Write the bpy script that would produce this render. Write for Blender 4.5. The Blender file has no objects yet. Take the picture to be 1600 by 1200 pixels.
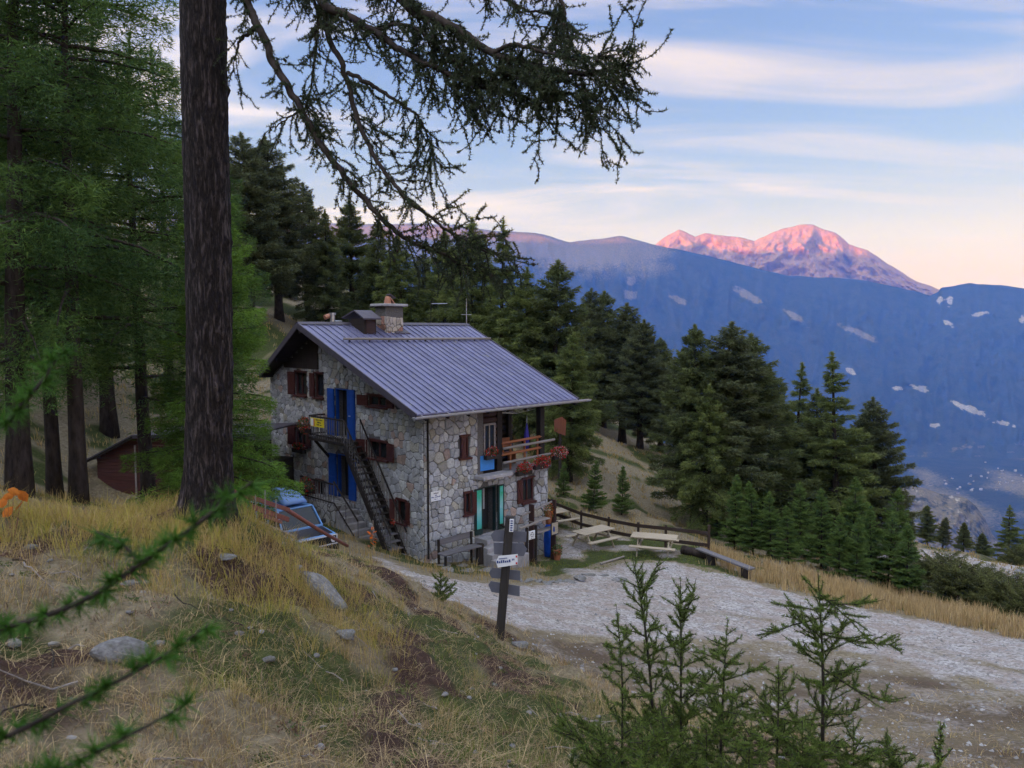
import bpy, math, random
import numpy as np
from mathutils import Vector, Matrix

S = bpy.context.scene
R = math.radians
# ------------------------------------------------------------------ camera, sky, sun, exposure
CAMZ = 8.2                      # eye height above the forecourt at the house corner
PITCH = R(3.96)
FPX = 1200.0                    # focal length in photo pixels (photo 1600 wide)
cam_d = bpy.data.cameras.new("camera"); cam = bpy.data.objects.new("camera", cam_d)
S.collection.objects.link(cam)
cam.location = (0, 0, CAMZ); cam.rotation_euler = (R(90) - PITCH, 0, 0)
cam_d.sensor_width = 36; cam_d.lens = 36 * FPX / 1600
cam_d.clip_start = 0.05; cam_d.clip_end = 40000
cam_d.dof.use_dof = True; cam_d.dof.focus_distance = 24; cam_d.dof.aperture_fstop = 7.0
S.camera = cam

SUN_EL, SUN_AZ = R(1.0), math.atan2(-0.8, -0.6)     # azimuth from +Y towards +X
W = bpy.data.worlds.new("World"); S.world = W; W.use_nodes = True
nt = W.node_tree; nt.nodes.clear()
def wn(t, **k):
    n = nt.nodes.new(t)
    for a, b in k.items(): setattr(n, a, b)
    return n
sky = wn("ShaderNodeTexSky", sky_type='NISHITA', sun_disc=False)
sky.sun_elevation = R(5.0); sky.sun_rotation = SUN_AZ
sky.altitude = 1900; sky.air_density = 1.0; sky.dust_density = 0.7; sky.ozone_density = 2.0
tc = wn("ShaderNodeTexCoord")
sep = wn("ShaderNodeSeparateXYZ"); nt.links.new(tc.outputs["Generated"], sep.inputs[0])
def wm(op, a, b=None, c=None):
    n = wn("ShaderNodeMath", operation=op)
    for i, v in enumerate((a, b, c)):
        if v is None: continue
        if isinstance(v, (int, float)): n.inputs[i].default_value = v
        else: nt.links.new(v, n.inputs[i])
    return n.outputs[0]
# cirrus sheet: project the view direction on a high plane, stretch along one axis
zc = wm('MAXIMUM', wm('ADD', sep.outputs[2], 0.10), 0.03)
px_ = wm('DIVIDE', sep.outputs[0], zc); py_ = wm('DIVIDE', sep.outputs[1], zc)
cmb = wn("ShaderNodeCombineXYZ"); nt.links.new(px_, cmb.inputs[0]); nt.links.new(py_, cmb.inputs[1])
mp = wn("ShaderNodeMapping"); mp.inputs["Rotation"].default_value = (0, 0, R(24)); mp.inputs["Scale"].default_value = (0.55, 1.5, 1)
mp.inputs["Location"].default_value = (0.35, 0.4, 0)
nt.links.new(cmb.outputs[0], mp.inputs[0])
n1 = wn("ShaderNodeTexNoise"); n1.inputs["Scale"].default_value = 1.1; n1.inputs["Detail"].default_value = 9
n1.inputs["Roughness"].default_value = 0.56; n1.inputs["Distortion"].default_value = 0.9
nt.links.new(mp.outputs[0], n1.inputs["Vector"])
n2 = wn("ShaderNodeTexNoise"); n2.inputs["Scale"].default_value = 0.5; n2.inputs["Detail"].default_value = 3
nt.links.new(cmb.outputs[0], n2.inputs["Vector"])
cm = wm('ADD', wm('MULTIPLY', n1.outputs["Fac"], 0.75), wm('MULTIPLY', n2.outputs["Fac"], 0.35))
mr = wn("ShaderNodeMapRange", interpolation_type='SMOOTHSTEP')
nt.links.new(cm, mr.inputs[0]); mr.inputs[1].default_value = 0.50; mr.inputs[2].default_value = 0.74
mr.inputs[3].default_value = 0.0; mr.inputs[4].default_value = 0.80
tint = wn("ShaderNodeMixRGB", blend_type='MULTIPLY'); tint.inputs[0].default_value = 1
tr_ = wn("ShaderNodeValToRGB"); nt.links.new(sep.outputs[2], tr_.inputs[0])      # white balance, evening pink low down; overhead sky brightened as added ground fill
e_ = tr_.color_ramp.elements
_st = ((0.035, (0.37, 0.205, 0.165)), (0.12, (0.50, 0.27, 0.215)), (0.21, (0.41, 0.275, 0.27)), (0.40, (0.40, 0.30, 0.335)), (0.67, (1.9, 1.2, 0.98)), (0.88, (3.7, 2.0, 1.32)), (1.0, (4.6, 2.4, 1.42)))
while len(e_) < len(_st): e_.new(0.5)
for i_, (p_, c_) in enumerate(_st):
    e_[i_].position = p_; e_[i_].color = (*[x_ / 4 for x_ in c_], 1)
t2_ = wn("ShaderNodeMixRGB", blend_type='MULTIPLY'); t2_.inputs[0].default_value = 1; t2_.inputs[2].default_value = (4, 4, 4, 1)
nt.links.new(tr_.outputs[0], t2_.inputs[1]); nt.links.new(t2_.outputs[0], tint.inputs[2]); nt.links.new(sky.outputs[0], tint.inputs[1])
cl = wn("ShaderNodeMixRGB", blend_type='MIX'); nt.links.new(mr.outputs[0], cl.inputs[0])
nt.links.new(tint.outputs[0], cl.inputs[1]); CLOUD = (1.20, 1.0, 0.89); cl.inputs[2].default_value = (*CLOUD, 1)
# evening glow: dome multiplied up towards the sun's side, added fill for the ground
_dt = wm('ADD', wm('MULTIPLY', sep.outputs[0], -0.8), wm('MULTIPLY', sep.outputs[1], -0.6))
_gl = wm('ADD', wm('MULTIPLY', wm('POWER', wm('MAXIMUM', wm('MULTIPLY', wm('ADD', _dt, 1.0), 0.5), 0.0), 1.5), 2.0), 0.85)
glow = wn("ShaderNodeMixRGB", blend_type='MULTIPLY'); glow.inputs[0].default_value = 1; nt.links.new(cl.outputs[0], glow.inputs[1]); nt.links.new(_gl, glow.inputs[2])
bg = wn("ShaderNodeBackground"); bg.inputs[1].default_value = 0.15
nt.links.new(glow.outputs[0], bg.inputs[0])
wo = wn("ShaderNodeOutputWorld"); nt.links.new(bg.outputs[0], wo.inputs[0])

sun_d = bpy.data.lights.new("sun", 'SUN'); sun = bpy.data.objects.new("sun", sun_d); S.collection.objects.link(sun)
sun_d.energy = 2.0; sun_d.angle = R(0.5); sun_d.color = (0.82, 0.40, 0.14)
sun_dir = Vector((-0.8 * math.cos(SUN_EL), -0.6 * math.cos(SUN_EL), math.sin(SUN_EL)))
sun.rotation_euler = sun_dir.to_track_quat('Z', 'Y').to_euler()

S.view_settings.view_transform = 'Standard'; S.view_settings.look = 'None'
S.view_settings.exposure = 2.75; S.view_settings.gamma = 1; S.view_settings.use_curve_mapping = False
S.render.engine = 'CYCLES'
cy = S.cycles
cy.use_denoising = True
try: cy.denoiser = 'OPENIMAGEDENOISE'; cy.denoising_input_passes = 'RGB_ALBEDO_NORMAL'
except Exception: pass
cy.max_bounces = 6; cy.diffuse_bounces = 3; cy.glossy_bounces = 2; cy.transmission_bounces = 3
cy.volume_bounces = 1; cy.transparent_max_bounces = 6; cy.use_adaptive_sampling = True; cy.adaptive_threshold = 0.02
cy.sample_clamp_indirect = 6; cy.caustics_reflective = False; cy.caustics_refractive = False

# ------------------------------------------------------------------ helpers
_F = np.array([0, math.cos(PITCH), -math.sin(PITCH)]); _U = np.array([0, math.sin(PITCH), math.cos(PITCH)])
_CAM = np.array([0, 0, CAMZ])
def ray(px, py): return _F + np.array([1., 0, 0]) * (px - 800) / FPX + _U * (600 - py) / FPX
def at(px, py, d): return _CAM + ray(px, py) * d          # point at camera depth d metres

def link(o): S.collection.objects.link(o); return o
def tag(o, label=None, cat=None, group=None, kind=None):
    if label: o["label"] = label
    if cat: o["category"] = cat
    if group: o["group"] = group
    if kind: o["kind"] = kind
    return o
def empty(name, loc=(0, 0, 0), rz=0.0):
    o = bpy.data.objects.new(name, None); link(o); o.location = loc; o.rotation_euler = (0, 0, rz)
    o.empty_display_size = 0.1
    return o
def copy_tree(o, parent=None):
    c = o.copy(); link(c)
    if parent: c.parent = parent
    for ch in o.children: copy_tree(ch, c)
    return c

class MB:
    """collects polygons, builds ONE mesh object"""
    def __init__(s): s.v = []; s.f = []; s.m = []; s.mats = []
    def mi(s, mat):
        if mat not in s.mats: s.mats.append(mat)
        return s.mats.index(mat)
    def add(s, vs, fs, mat):
        b = len(s.v); k = s.mi(mat)
        s.v += [tuple(map(float, p)) for p in vs]
        for f in fs: s.f.append([i + b for i in f]); s.m.append(k)
    def box(s, lo, hi, mat, M=None):
        x0, y0, z0 = lo; x1, y1, z1 = hi
        vs = [(x0,y0,z0),(x1,y0,z0),(x1,y1,z0),(x0,y1,z0),(x0,y0,z1),(x1,y0,z1),(x1,y1,z1),(x0,y1,z1)]
        if M is not None: vs = [M @ Vector(p) for p in vs]
        s.add(vs, [(0,3,2,1),(4,5,6,7),(0,1,5,4),(1,2,6,5),(2,3,7,6),(3,0,4,7)], mat)
    def bbox(s, lo, hi, mat, b=0.012, M=None):
        """box with chamfered edges"""
        lo = np.array(lo, float); hi = np.array(hi, float); b = min(b, (hi - lo).min() * 0.4)
        vs = []; idx = {}
        for cx in (0, 1):
            for cy_ in (0, 1):
                for cz in (0, 1):
                    c = np.array([(lo, hi)[cx][0], (lo, hi)[cy_][1], (lo, hi)[cz][2]])
                    sg = np.array([1 if cx == 0 else -1, 1 if cy_ == 0 else -1, 1 if cz == 0 else -1])
                    for a in range(3):
                        p = c.copy()
                        for k in range(3):
                            if k != a: p[k] += sg[k] * b
                        idx[(cx, cy_, cz, a)] = len(vs); vs.append(p)
        fs = []
        for a in range(3):
            o = [(a + 1) % 3, (a + 2) % 3]
            for side in (0, 1):
                q = []
                for (i, j) in ((0,0),(1,0),(1,1),(0,1)):
                    c = [0,0,0]; c[a] = side; c[o[0]] = i; c[o[1]] = j; q.append(idx[(*c, a)])
                fs.append(q if side else q[::-1])
        for a in range(3):                      # edges along axis a
            o = [(a + 1) % 3, (a + 2) % 3]
            for i in (0, 1):
                for j in (0, 1):
                    c0 = [0,0,0]; c0[o[0]] = i; c0[o[1]] = j; c1 = c0[:]; c1[a] = 1
                    q = [idx[(*c0, o[0])], idx[(*c0, o[1])], idx[(*c1, o[1])], idx[(*c1, o[0])]]
                    fs.append(q)
        for c in [(x,y,z) for x in (0,1) for y in (0,1) for z in (0,1)]:
            fs.append([idx[(*c, 0)], idx[(*c, 1)], idx[(*c, 2)]])
        if M is not None: vs = [M @ Vector(p) for p in vs]
        s.add(vs, fs, mat)
    def tube(s, pts, rad, mat, n=8, cap=True):
        pts = [np.array(p, float) for p in pts]
        if np.isscalar(rad): rad = [rad] * len(pts)
        rings = []; up = np.array([0, 0, 1.])
        prev = None
        for i, p in enumerate(pts):
            d = pts[min(i + 1, len(pts) - 1)] - pts[max(i - 1, 0)]; d /= (np.linalg.norm(d) + 1e-9)
            if prev is None:
                a = np.cross(d, up)
                if np.linalg.norm(a) < 0.1: a = np.cross(d, np.array([1., 0, 0]))
            else: a = prev - d * (prev @ d)
            a /= (np.linalg.norm(a) + 1e-9); prev = a; b_ = np.cross(d, a)
            rings.append([p + rad[i] * (a * math.cos(2*math.pi*k/n) + b_ * math.sin(2*math.pi*k/n)) for k in range(n)])
        vs = [q for r in rings for q in r]; fs = []
        for i in range(len(pts) - 1):
            for k in range(n):
                fs.append((i*n+k, i*n+(k+1)%n, (i+1)*n+(k+1)%n, (i+1)*n+k))
        if cap: fs.append(tuple(range(n))[::-1]); fs.append(tuple((len(pts)-1)*n + k for k in range(n)))
        s.add(vs, fs, mat)
    def bar(s, a, b, w, h, mat, up=(0, 0, 1)):
        a = np.array(a, float); b = np.array(b, float); d = b - a; L = np.linalg.norm(d); d /= L
        u = np.array(up, float); x = np.cross(d, u)
        if np.linalg.norm(x) < 1e-3: x = np.cross(d, np.array([1., 0, 0]))
        x /= np.linalg.norm(x); z = np.cross(x, d)
        M = Matrix(((x[0], d[0], z[0], a[0]), (x[1], d[1], z[1], a[1]), (x[2], d[2], z[2], a[2]), (0, 0, 0, 1)))
        s.bbox((-w/2, 0, -h/2), (w/2, L, h/2), mat, 0.15 * min(w, h), M)
    def prism(s, poly, d0, d1, fn, mat):
        """poly 2-D, extruded from d0 to d1; fn(a,b,d)->xyz"""
        n = len(poly)
        vs = [fn(a, b, d0) for a, b in poly] + [fn(a, b, d1) for a, b in poly]
        fs = [tuple(range(n))[::-1], tuple(range(n, 2*n))] + [(i, (i+1)%n, n+(i+1)%n, n+i) for i in range(n)]
        s.add(vs, fs, mat)
    def build(s, name, parent=None, smooth=False, mesh_only=False):
        me = bpy.data.meshes.new(name); me.from_pydata(s.v, [], s.f)
        for m in s.mats: me.materials.append(m)
        me.polygons.foreach_set("material_index", s.m)
        if smooth: me.polygons.foreach_set("use_smooth", [True] * len(s.f))
        me.update()
        if mesh_only: return me
        o = bpy.data.objects.new(name, me); link(o)
        if parent: o.parent = parent
        return o

def np_mesh(name, V, F, mats, col=None, fm=None, smooth=False):
    """V (n,3), F (m,3 or 4) arrays -> mesh, optional point colours"""
    V = np.ascontiguousarray(V, np.float32); F = np.ascontiguousarray(F, np.int32)
    me = bpy.data.meshes.new(name); k = F.shape[1]
    me.vertices.add(len(V)); me.vertices.foreach_set("co", V.ravel())
    me.loops.add(F.size); me.loops.foreach_set("vertex_index", F.ravel())
    me.polygons.add(len(F)); me.polygons.foreach_set("loop_start", np.arange(0, F.size, k, dtype=np.int32))
    for m in mats: me.materials.append(m)
    if fm is not None: me.polygons.foreach_set("material_index", np.ascontiguousarray(fm, np.int32))
    if smooth: me.polygons.foreach_set("use_smooth", np.ones(len(F), bool))
    if col is not None:
        a = me.attributes.new("Col", 'FLOAT_COLOR', 'POINT')
        c = np.ones((len(V), 4), np.float32); c[:, :3] = col
        a.data.foreach_set("color", c.ravel())
    me.update(calc_edges=True); me.validate()
    return me
def np_obj(name, V, F, mats, col=None, fm=None, smooth=False, parent=None):
    o = bpy.data.objects.new(name, np_mesh(name, V, F, mats, col, fm, smooth)); link(o)
    if parent: o.parent = parent
    return o

def _hash(ix, iy, seed):
    h = (ix.astype(np.int64) * 374761393 + iy.astype(np.int64) * 668265263 + seed * 1442695041) & 0xffffffff
    h = ((h ^ (h >> 13)) * 1274126177) & 0xffffffff
    return ((h ^ (h >> 16)) & 0xffff) / 65535.0
def vnoise(x, y, seed=0):
    x = np.asarray(x, float); y = np.asarray(y, float)
    ix = np.floor(x); iy = np.floor(y); fx = x - ix; fy = y - iy
    fx = fx*fx*(3-2*fx); fy = fy*fy*(3-2*fy); ix = ix.astype(np.int64); iy = iy.astype(np.int64)
    a = _hash(ix, iy, seed); b = _hash(ix+1, iy, seed); c = _hash(ix, iy+1, seed); d = _hash(ix+1, iy+1, seed)
    return (a*(1-fx)+b*fx)*(1-fy) + (c*(1-fx)+d*fx)*fy
def fbm(x, y, oct=4, seed=0, gain=0.5):
    r = 0; a = 1; t = 0; x = np.asarray(x, float); y = np.asarray(y, float)
    for o in range(oct):
        r = r + a * vnoise(x * 2**o, y * 2**o, seed + o * 17); t += a; a *= gain
    return r / t
def sstep(a, b, x): t = np.clip((x - a) / (b - a), 0, 1); return t*t*(3-2*t)
# ------------------------------------------------------------------ materials
def new_mat(name):
    m = bpy.data.materials.new(name); m.use_nodes = True; n = m.node_tree.nodes; n.clear()
    return m, m.node_tree
class G:
    """tiny node-graph helper"""
    def __init__(s, name):
        s.m, s.t = new_mat(name)
        s.out = s.n("ShaderNodeOutputMaterial"); s.p = s.n("ShaderNodeBsdfPrincipled")
        s.t.links.new(s.p.outputs[0], s.out.inputs[0])
    def n(s, t, **k):
        x = s.t.nodes.new(t)
        for a, b in k.items(): setattr(x, a, b)
        return x
    def set(s, sock, v):
        if isinstance(v, bpy.types.NodeSocket): s.t.links.new(v, sock)
        elif isinstance(v, tuple) and len(v) == 3: sock.default_value = (*v, 1) if len(sock.default_value) == 4 else v
        else: sock.default_value = v
    def coord(s, kind="Object", scale=None):
        c = s.n("ShaderNodeTexCoord").outputs[kind]
        if scale is not None:
            mp = s.n("ShaderNodeMapping"); s.t.links.new(c, mp.inputs[0])
            mp.inputs["Scale"].default_value = scale if isinstance(scale, tuple) else (scale,)*3
            return mp.outputs[0]
        return c
    def noise(s, vec, scale, detail=4, rough=0.55, dist=0.0):
        x = s.n("ShaderNodeTexNoise"); s.set(x.inputs["Vector"], vec); x.inputs["Scale"].default_value = scale
        x.inputs["Detail"].default_value = detail; x.inputs["Roughness"].default_value = rough; x.inputs["Distortion"].default_value = dist
        return x.outputs["Fac"]
    def voro(s, vec, scale, feature='F1', out="Distance"):
        x = s.n("ShaderNodeTexVoronoi", feature=feature); s.set(x.inputs["Vector"], vec); x.inputs["Scale"].default_value = scale
        return x.outputs[out]
    def ramp(s, fac, stops):
        x = s.n("ShaderNodeValToRGB"); s.set(x.inputs[0], fac); e = x.color_ramp.elements
        while len(e) < len(stops): e.new(0.5)
        for i, (p, c) in enumerate(stops):
            e[i].position = p; e[i].color = (*c, 1) if not np.isscalar(c) else (c, c, c, 1)
        return x.outputs[0]
    def mix(s, fac, a, b, mode='MIX'):
        x = s.n("ShaderNodeMixRGB", blend_type=mode); s.set(x.inputs[0], fac); s.set(x.inputs[1], a); s.set(x.inputs[2], b)
        return x.outputs[0]
    def math(s, op, a, b=0.0):
        x = s.n("ShaderNodeMath", operation=op); s.set(x.inputs[0], a); s.set(x.inputs[1], b); return x.outputs[0]
    def attr(s, name="Col"): 
        x = s.n("ShaderNodeAttribute"); x.attribute_name = name; return x.outputs["Color"]
    def bump(s, h, strength=0.5, dist=0.02, normal=None):
        x = s.n("ShaderNodeBump"); s.set(x.inputs["Height"], h); x.inputs["Strength"].default_value = strength; x.inputs["Distance"].default_value = dist
        if normal is not None: s.t.links.new(normal, x.inputs["Normal"])
        s.t.links.new(x.outputs[0], s.p.inputs["Normal"]); return x.outputs[0]
    def base(s, c): s.set(s.p.inputs["Base Color"], c); return s
    def rough(s, r): s.set(s.p.inputs["Roughness"], r); return s
    def spec(s, v): s.set(s.p.inputs["Specular IOR Level"], v); return s

def plain(name, c, rough=0.7, var=0.25, scale=6.0, spec=0.3, metal=0.0, bump=0.0, stretch=None):
    g = G(name); v = g.coord("Object", stretch if stretch else (1, 1, 1))
    f = g.noise(v, scale, 5, 0.6)
    lo = tuple(max(0, x * (1 - var)) for x in c); hi = tuple(min(1, x * (1 + var)) for x in c)
    g.base(g.ramp(f, [(0.3, lo), (0.7, hi)])).rough(rough).spec(spec); g.p.inputs["Metallic"].default_value = metal
    if bump: g.bump(g.noise(v, scale * 3, 5, 0.6), bump, 0.01)
    return g.m

def wood(name, c, stretch=(1, 1, 8), rough=0.75, var=0.45):
    g = G(name); v = g.coord("Object", tuple(1.0 / s if s > 1 else 6.0 for s in stretch))
    f = g.noise(v, 6, 6, 0.65, 0.4); f2 = g.noise(g.coord("Object"), 1.7, 3)
    c1 = g.ramp(f, [(0.28, tuple(x * (1 - var) for x in c)), (0.72, tuple(min(1, x * (1 + var)) for x in c))])
    g.base(g.mix(g.ramp(f2, [(0.35, 0.0), (0.7, 0.45)]), c1, tuple(x * 0.75 + 0.03 for x in c))).rough(rough).spec(0.25)
    g.bump(f, 0.35, 0.006)
    return g.m

def foliage(name, tintc=(1, 1, 1), trans=0.35, rough=0.65):
    g = G(name); c = g.attr("Col"); c = g.mix(1.0, c, tintc, 'MULTIPLY')
    g.base(c).rough(rough).spec(0.25)
    tr = g.n("ShaderNodeBsdfTranslucent"); g.set(tr.inputs[0], c)
    mx = g.n("ShaderNodeMixShader"); mx.inputs[0].default_value = trans
    g.t.links.new(g.p.outputs[0], mx.inputs[1]); g.t.links.new(tr.outputs[0], mx.inputs[2]); g.t.links.new(mx.outputs[0], g.out.inputs[0])
    return g.m

M = {}
M['needles'] = foliage("needles")
M['grass'] = foliage("grass_blades", trans=0.3)
M['leaf'] = foliage("leaves", trans=0.3)
# bark
g = G("bark"); v = g.coord("Object", (1, 1, 0.22)); f = g.math('MULTIPLY', g.math('ABSOLUTE', g.math('SUBTRACT', g.noise(g.coord("Object", (1, 1, 0.16)), 15, 5, 0.6, 0.5), 0.5)), 4.5); f2 = g.noise(g.coord("Object", (1, 1, 0.35)), 42, 6, 0.7)
h = g.mix(0.5, f, f2)
g.base(g.ramp(h, [(0.18, (0.006, 0.005, 0.005)), (0.42, (0.030, 0.023, 0.022)), (0.75, (0.12, 0.095, 0.09))])).rough(0.9).spec(0.15)
g.bump(h, 0.9, 0.03); M['bark'] = g.m
g = G("bark_dark"); v = g.coord("Object", (1, 1, 0.3)); f2 = g.noise(v, 9, 5, 0.65)
g.base(g.ramp(f2, [(0.3, (0.016, 0.012, 0.011)), (0.7, (0.07, 0.055, 0.047))])).rough(0.9).spec(0.1); M['bark_dark'] = g.m
M['twig'] = plain("twig_bark", (0.035, 0.027, 0.022), 0.9, 0.4, 30)
# wall stone: colour per stone in the Col attribute
g = G("wall_stone"); v = g.coord("Object"); c = g.attr("Col"); f = g.noise(v, 16, 6, 0.65); f2 = g.noise(v, 5, 4)
c = g.mix(1.0, c, g.ramp(f, [(0.25, (0.62, 0.62, 0.63)), (0.6, (1.0, 1.0, 1.0)), (0.8, (1.22, 1.2, 1.16))]), 'MULTIPLY')
c = g.mix(g.ramp(f2, [(0.5, 0.0), (0.72, 0.35)]), c, (0.13, 0.12, 0.10))
g.base(c).rough(0.9).spec(0.15); g.bump(f, 0.7, 0.02); M['stone'] = g.m
g = G("mortar"); v = g.coord("Object"); f = g.noise(v, 20, 6, 0.7)
g.base(g.ramp(f, [(0.3, (0.075, 0.068, 0.064)), (0.7, (0.19, 0.175, 0.165))])).rough(0.95).spec(0.1); g.bump(f, 0.6, 0.02); M['mortar'] = g.m  # tone darkened to put the joints' recess shade into the mortar colour
g = G("rubble_wall"); v = g.coord("Object"); e = g.voro(v, 3.2, 'DISTANCE_TO_EDGE'); cc = g.voro(v, 3.2, 'F1', "Color")
f = g.noise(v, 14, 6, 0.65)
st = g.mix(0.5, g.ramp(f, [(0.3, (0.2, 0.19, 0.19)), (0.7, (0.42, 0.4, 0.39))]), g.ramp(cc, [(0, 0.2), (1, 0.45)]))
g.base(g.mix(g.ramp(e, [(0.02, 0.0), (0.06, 1.0)]), (0.12, 0.11, 0.10), st)).rough(0.9).spec(0.15)
g.bump(g.ramp(e, [(0.0, 0.0), (0.1, 1.0)]), 0.8, 0.04); M['rubble'] = g.m
g = G("rock"); v = g.coord("Object"); f = g.noise(v, 5, 8, 0.68, 0.3); f2 = g.noise(v, 1.6, 3)
c = g.ramp(f, [(0.25, (0.09, 0.085, 0.085)), (0.55, (0.24, 0.235, 0.235)), (0.8, (0.4, 0.39, 0.38))])
c = g.mix(g.ramp(f2, [(0.5, 0.0), (0.68, 0.6)]), c, (0.10, 0.10, 0.06))
g.base(c).rough(0.92).spec(0.15); g.bump(f, 0.8, 0.04); M['rock'] = g.m
# roof sheet: grey-violet painted metal, rust/lichen flecks
g = G("roof_metal"); v = g.coord("Object"); f = g.noise(v, 1.3, 5, 0.6); f2 = g.noise(g.coord("Object", (3.5, 1.2, 1.2)), 2.4, 4, 0.6); f3 = g.noise(v, 30, 3)
c = g.ramp(f, [(0.3, (0.145, 0.145, 0.255)), (0.7, (0.205, 0.205, 0.335))])
c = g.mix(g.ramp(f2, [(0.60, 0.0), (0.70, 0.7)]), c, (0.34, 0.33, 0.27))
c = g.mix(g.ramp(f3, [(0.6, 0.0), (0.8, 0.3)]), c, (0.10, 0.095, 0.12))
oi = g.n('ShaderNodeObjectInfo'); c = g.mix(1.0, c, g.ramp(oi.outputs['Random'], [(0, 0.86), (1, 1.12)]), 'MULTIPLY')
g.base(c).spec(0.5); g.p.inputs["Metallic"].default_value = 0.25
g.rough(g.ramp(f3, [(0.3, 0.36), (0.7, 0.52)])); M['roof'] = g.m
M['roof_dark'] = plain("roof_trim", (0.075, 0.065, 0.085), 0.5, 0.2, 5)
M['gutter'] = plain("gutter_zinc", (0.42, 0.40, 0.42), 0.5, 0.2, 5, metal=0.2)
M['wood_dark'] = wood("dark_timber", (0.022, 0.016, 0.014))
M['wood_soffit'] = wood("soffit_boards", (0.03, 0.02, 0.016), (1, 8, 1))
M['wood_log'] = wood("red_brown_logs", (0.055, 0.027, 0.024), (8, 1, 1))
M['shutter'] = wood("red_brown_paint", (0.075, 0.020, 0.017), (1, 1, 8), 0.55, 0.3)
M['wood_new'] = wood("orange_rail_wood", (0.36, 0.13, 0.055), (8, 1, 1), 0.6, 0.25)
M['wood_grey'] = wood("weathered_wood", (0.27, 0.235, 0.215), (8, 1, 1))
M['wood_table'] = wood("pale_table_wood", (0.42, 0.35, 0.26), (8, 1, 1))
M['wood_bench'] = wood("grey_bench_wood", (0.15, 0.14, 0.15), (8, 1, 1))
M['wood_fence'] = wood("brown_fence_wood", (0.045, 0.028, 0.020), (8, 1, 1))
M['wood_post'] = wood("weathered_post", (0.035, 0.029, 0.027), (1, 1, 8))
M['wood_shed'] = wood("red_shed_boards", (0.085, 0.030, 0.026), (8, 8, 1), 0.85)
M['wood_red'] = wood("faded_red_rail", (0.20, 0.075, 0.06), (8, 1, 1))
M['blue'] = plain("blue_door_paint", (0.010, 0.065, 0.33), 0.45, 0.2, 4)
M['blue_light'] = plain("light_blue_panel", (0.05, 0.24, 0.62), 0.5, 0.15, 4)
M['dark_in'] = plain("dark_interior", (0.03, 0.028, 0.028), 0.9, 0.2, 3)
M['curtain'] = plain("curtain", (0.40, 0.40, 0.42), 0.9, 0.15, 8)
g = G("window_glass"); g.base((0.02, 0.022, 0.025)).rough(0.08).spec(0.5); M['glass'] = g.m
g = G("car_glass"); g.base((0.012, 0.014, 0.016)).rough(0.05).spec(0.6); M['car_glass'] = g.m
M['iron'] = plain("black_iron", (0.02, 0.02, 0.022), 0.5, 0.3, 10, metal=0.4)
M['steel'] = plain("steel_pipe", (0.55, 0.55, 0.57), 0.35, 0.15, 10, metal=0.8)
M['concrete'] = plain("concrete", (0.30, 0.285, 0.29), 0.9, 0.25, 4, bump=0.4)
M['slab'] = plain("stone_slab", (0.36, 0.34, 0.35), 0.85, 0.3, 5, bump=0.4)
M['copper'] = plain("terracotta_pot", (0.33, 0.12, 0.06), 0.75, 0.2, 8)
M['brick_cap'] = plain("chimney_pot_clay", (0.42, 0.20, 0.13), 0.8, 0.25, 8)
M['white'] = plain("white_paint", (0.78, 0.78, 0.80), 0.5, 0.05, 6)
M['ink'] = plain("blue_ink", (0.02, 0.05, 0.22), 0.6, 0.05, 6)
M['ink_dark'] = plain("dark_ink", (0.03, 0.03, 0.04), 0.6, 0.05, 6)
M['yellow'] = plain("yellow_plate", (0.75, 0.60, 0.03), 0.5, 0.08, 6)
M['red_mark'] = plain("red_mark", (0.55, 0.05, 0.04), 0.6, 0.1, 6)
M['sign_back'] = plain("grey_sign_back", (0.135, 0.135, 0.165), 0.55, 0.12, 5)
g = G("green_door_panel"); v = g.coord("Object"); f = g.noise(v, 5, 4, 0.6, 0.8); zz = g.n("ShaderNodeSeparateXYZ"); g.t.links.new(g.coord("Object"), zz.inputs[0])
w = g.ramp(g.math('MULTIPLY', zz.outputs[2], 0.5), [(0.0, (0.005, 0.16, 0.04)), (0.25, (0.01, 0.30, 0.10)), (0.5, (0.06, 0.42, 0.40)), (0.75, (0.30, 0.55, 0.58)), (1.0, (0.02, 0.42, 0.22))])
g.base(g.mix(g.ramp(f, [(0.45, 0.0), (0.65, 0.7)]), w, (0.10, 0.48, 0.50))).rough(0.5); M['green_panel'] = g.m
M['green_frame'] = plain("dark_green_frame", (0.012, 0.03, 0.028), 0.5, 0.2, 5)
g = G("car_paint"); g.base((0.13, 0.30, 0.62)).rough(0.28).spec(0.5); g.p.inputs["Coat Weight"].default_value = 0.5; M['car'] = g.m
g = G("car_bonnet"); v = g.coord("Object"); g.base(g.ramp(g.noise(v, 3, 3), [(0.3, (0.018, 0.019, 0.028)), (0.7, (0.03, 0.03, 0.045))])).rough(0.3).spec(0.5); M['bonnet'] = g.m
M['roofbox'] = plain("roof_box_plastic", (0.14, 0.26, 0.55), 0.38, 0.06, 4, spec=0.45)
M['tyre'] = plain("tyre_rubber", (0.02, 0.02, 0.02), 0.9, 0.2, 10)
M['chrome'] = plain("pale_trim", (0.62, 0.62, 0.68), 0.35, 0.1, 5, metal=0.3)
M['cloth_blue'] = plain("blue_cloth", (0.01, 0.09, 0.55), 0.85, 0.25, 6)
M['umbrella'] = plain("parasol_cloth", (0.08, 0.07, 0.45), 0.85, 0.25, 6)
M['plastic_orange'] = plain("orange_tape", (0.70, 0.16, 0.02), 0.6, 0.1, 6)
M['sign_wood'] = wood("rusty_board", (0.17, 0.055, 0.03), (1, 1, 8))
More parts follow.
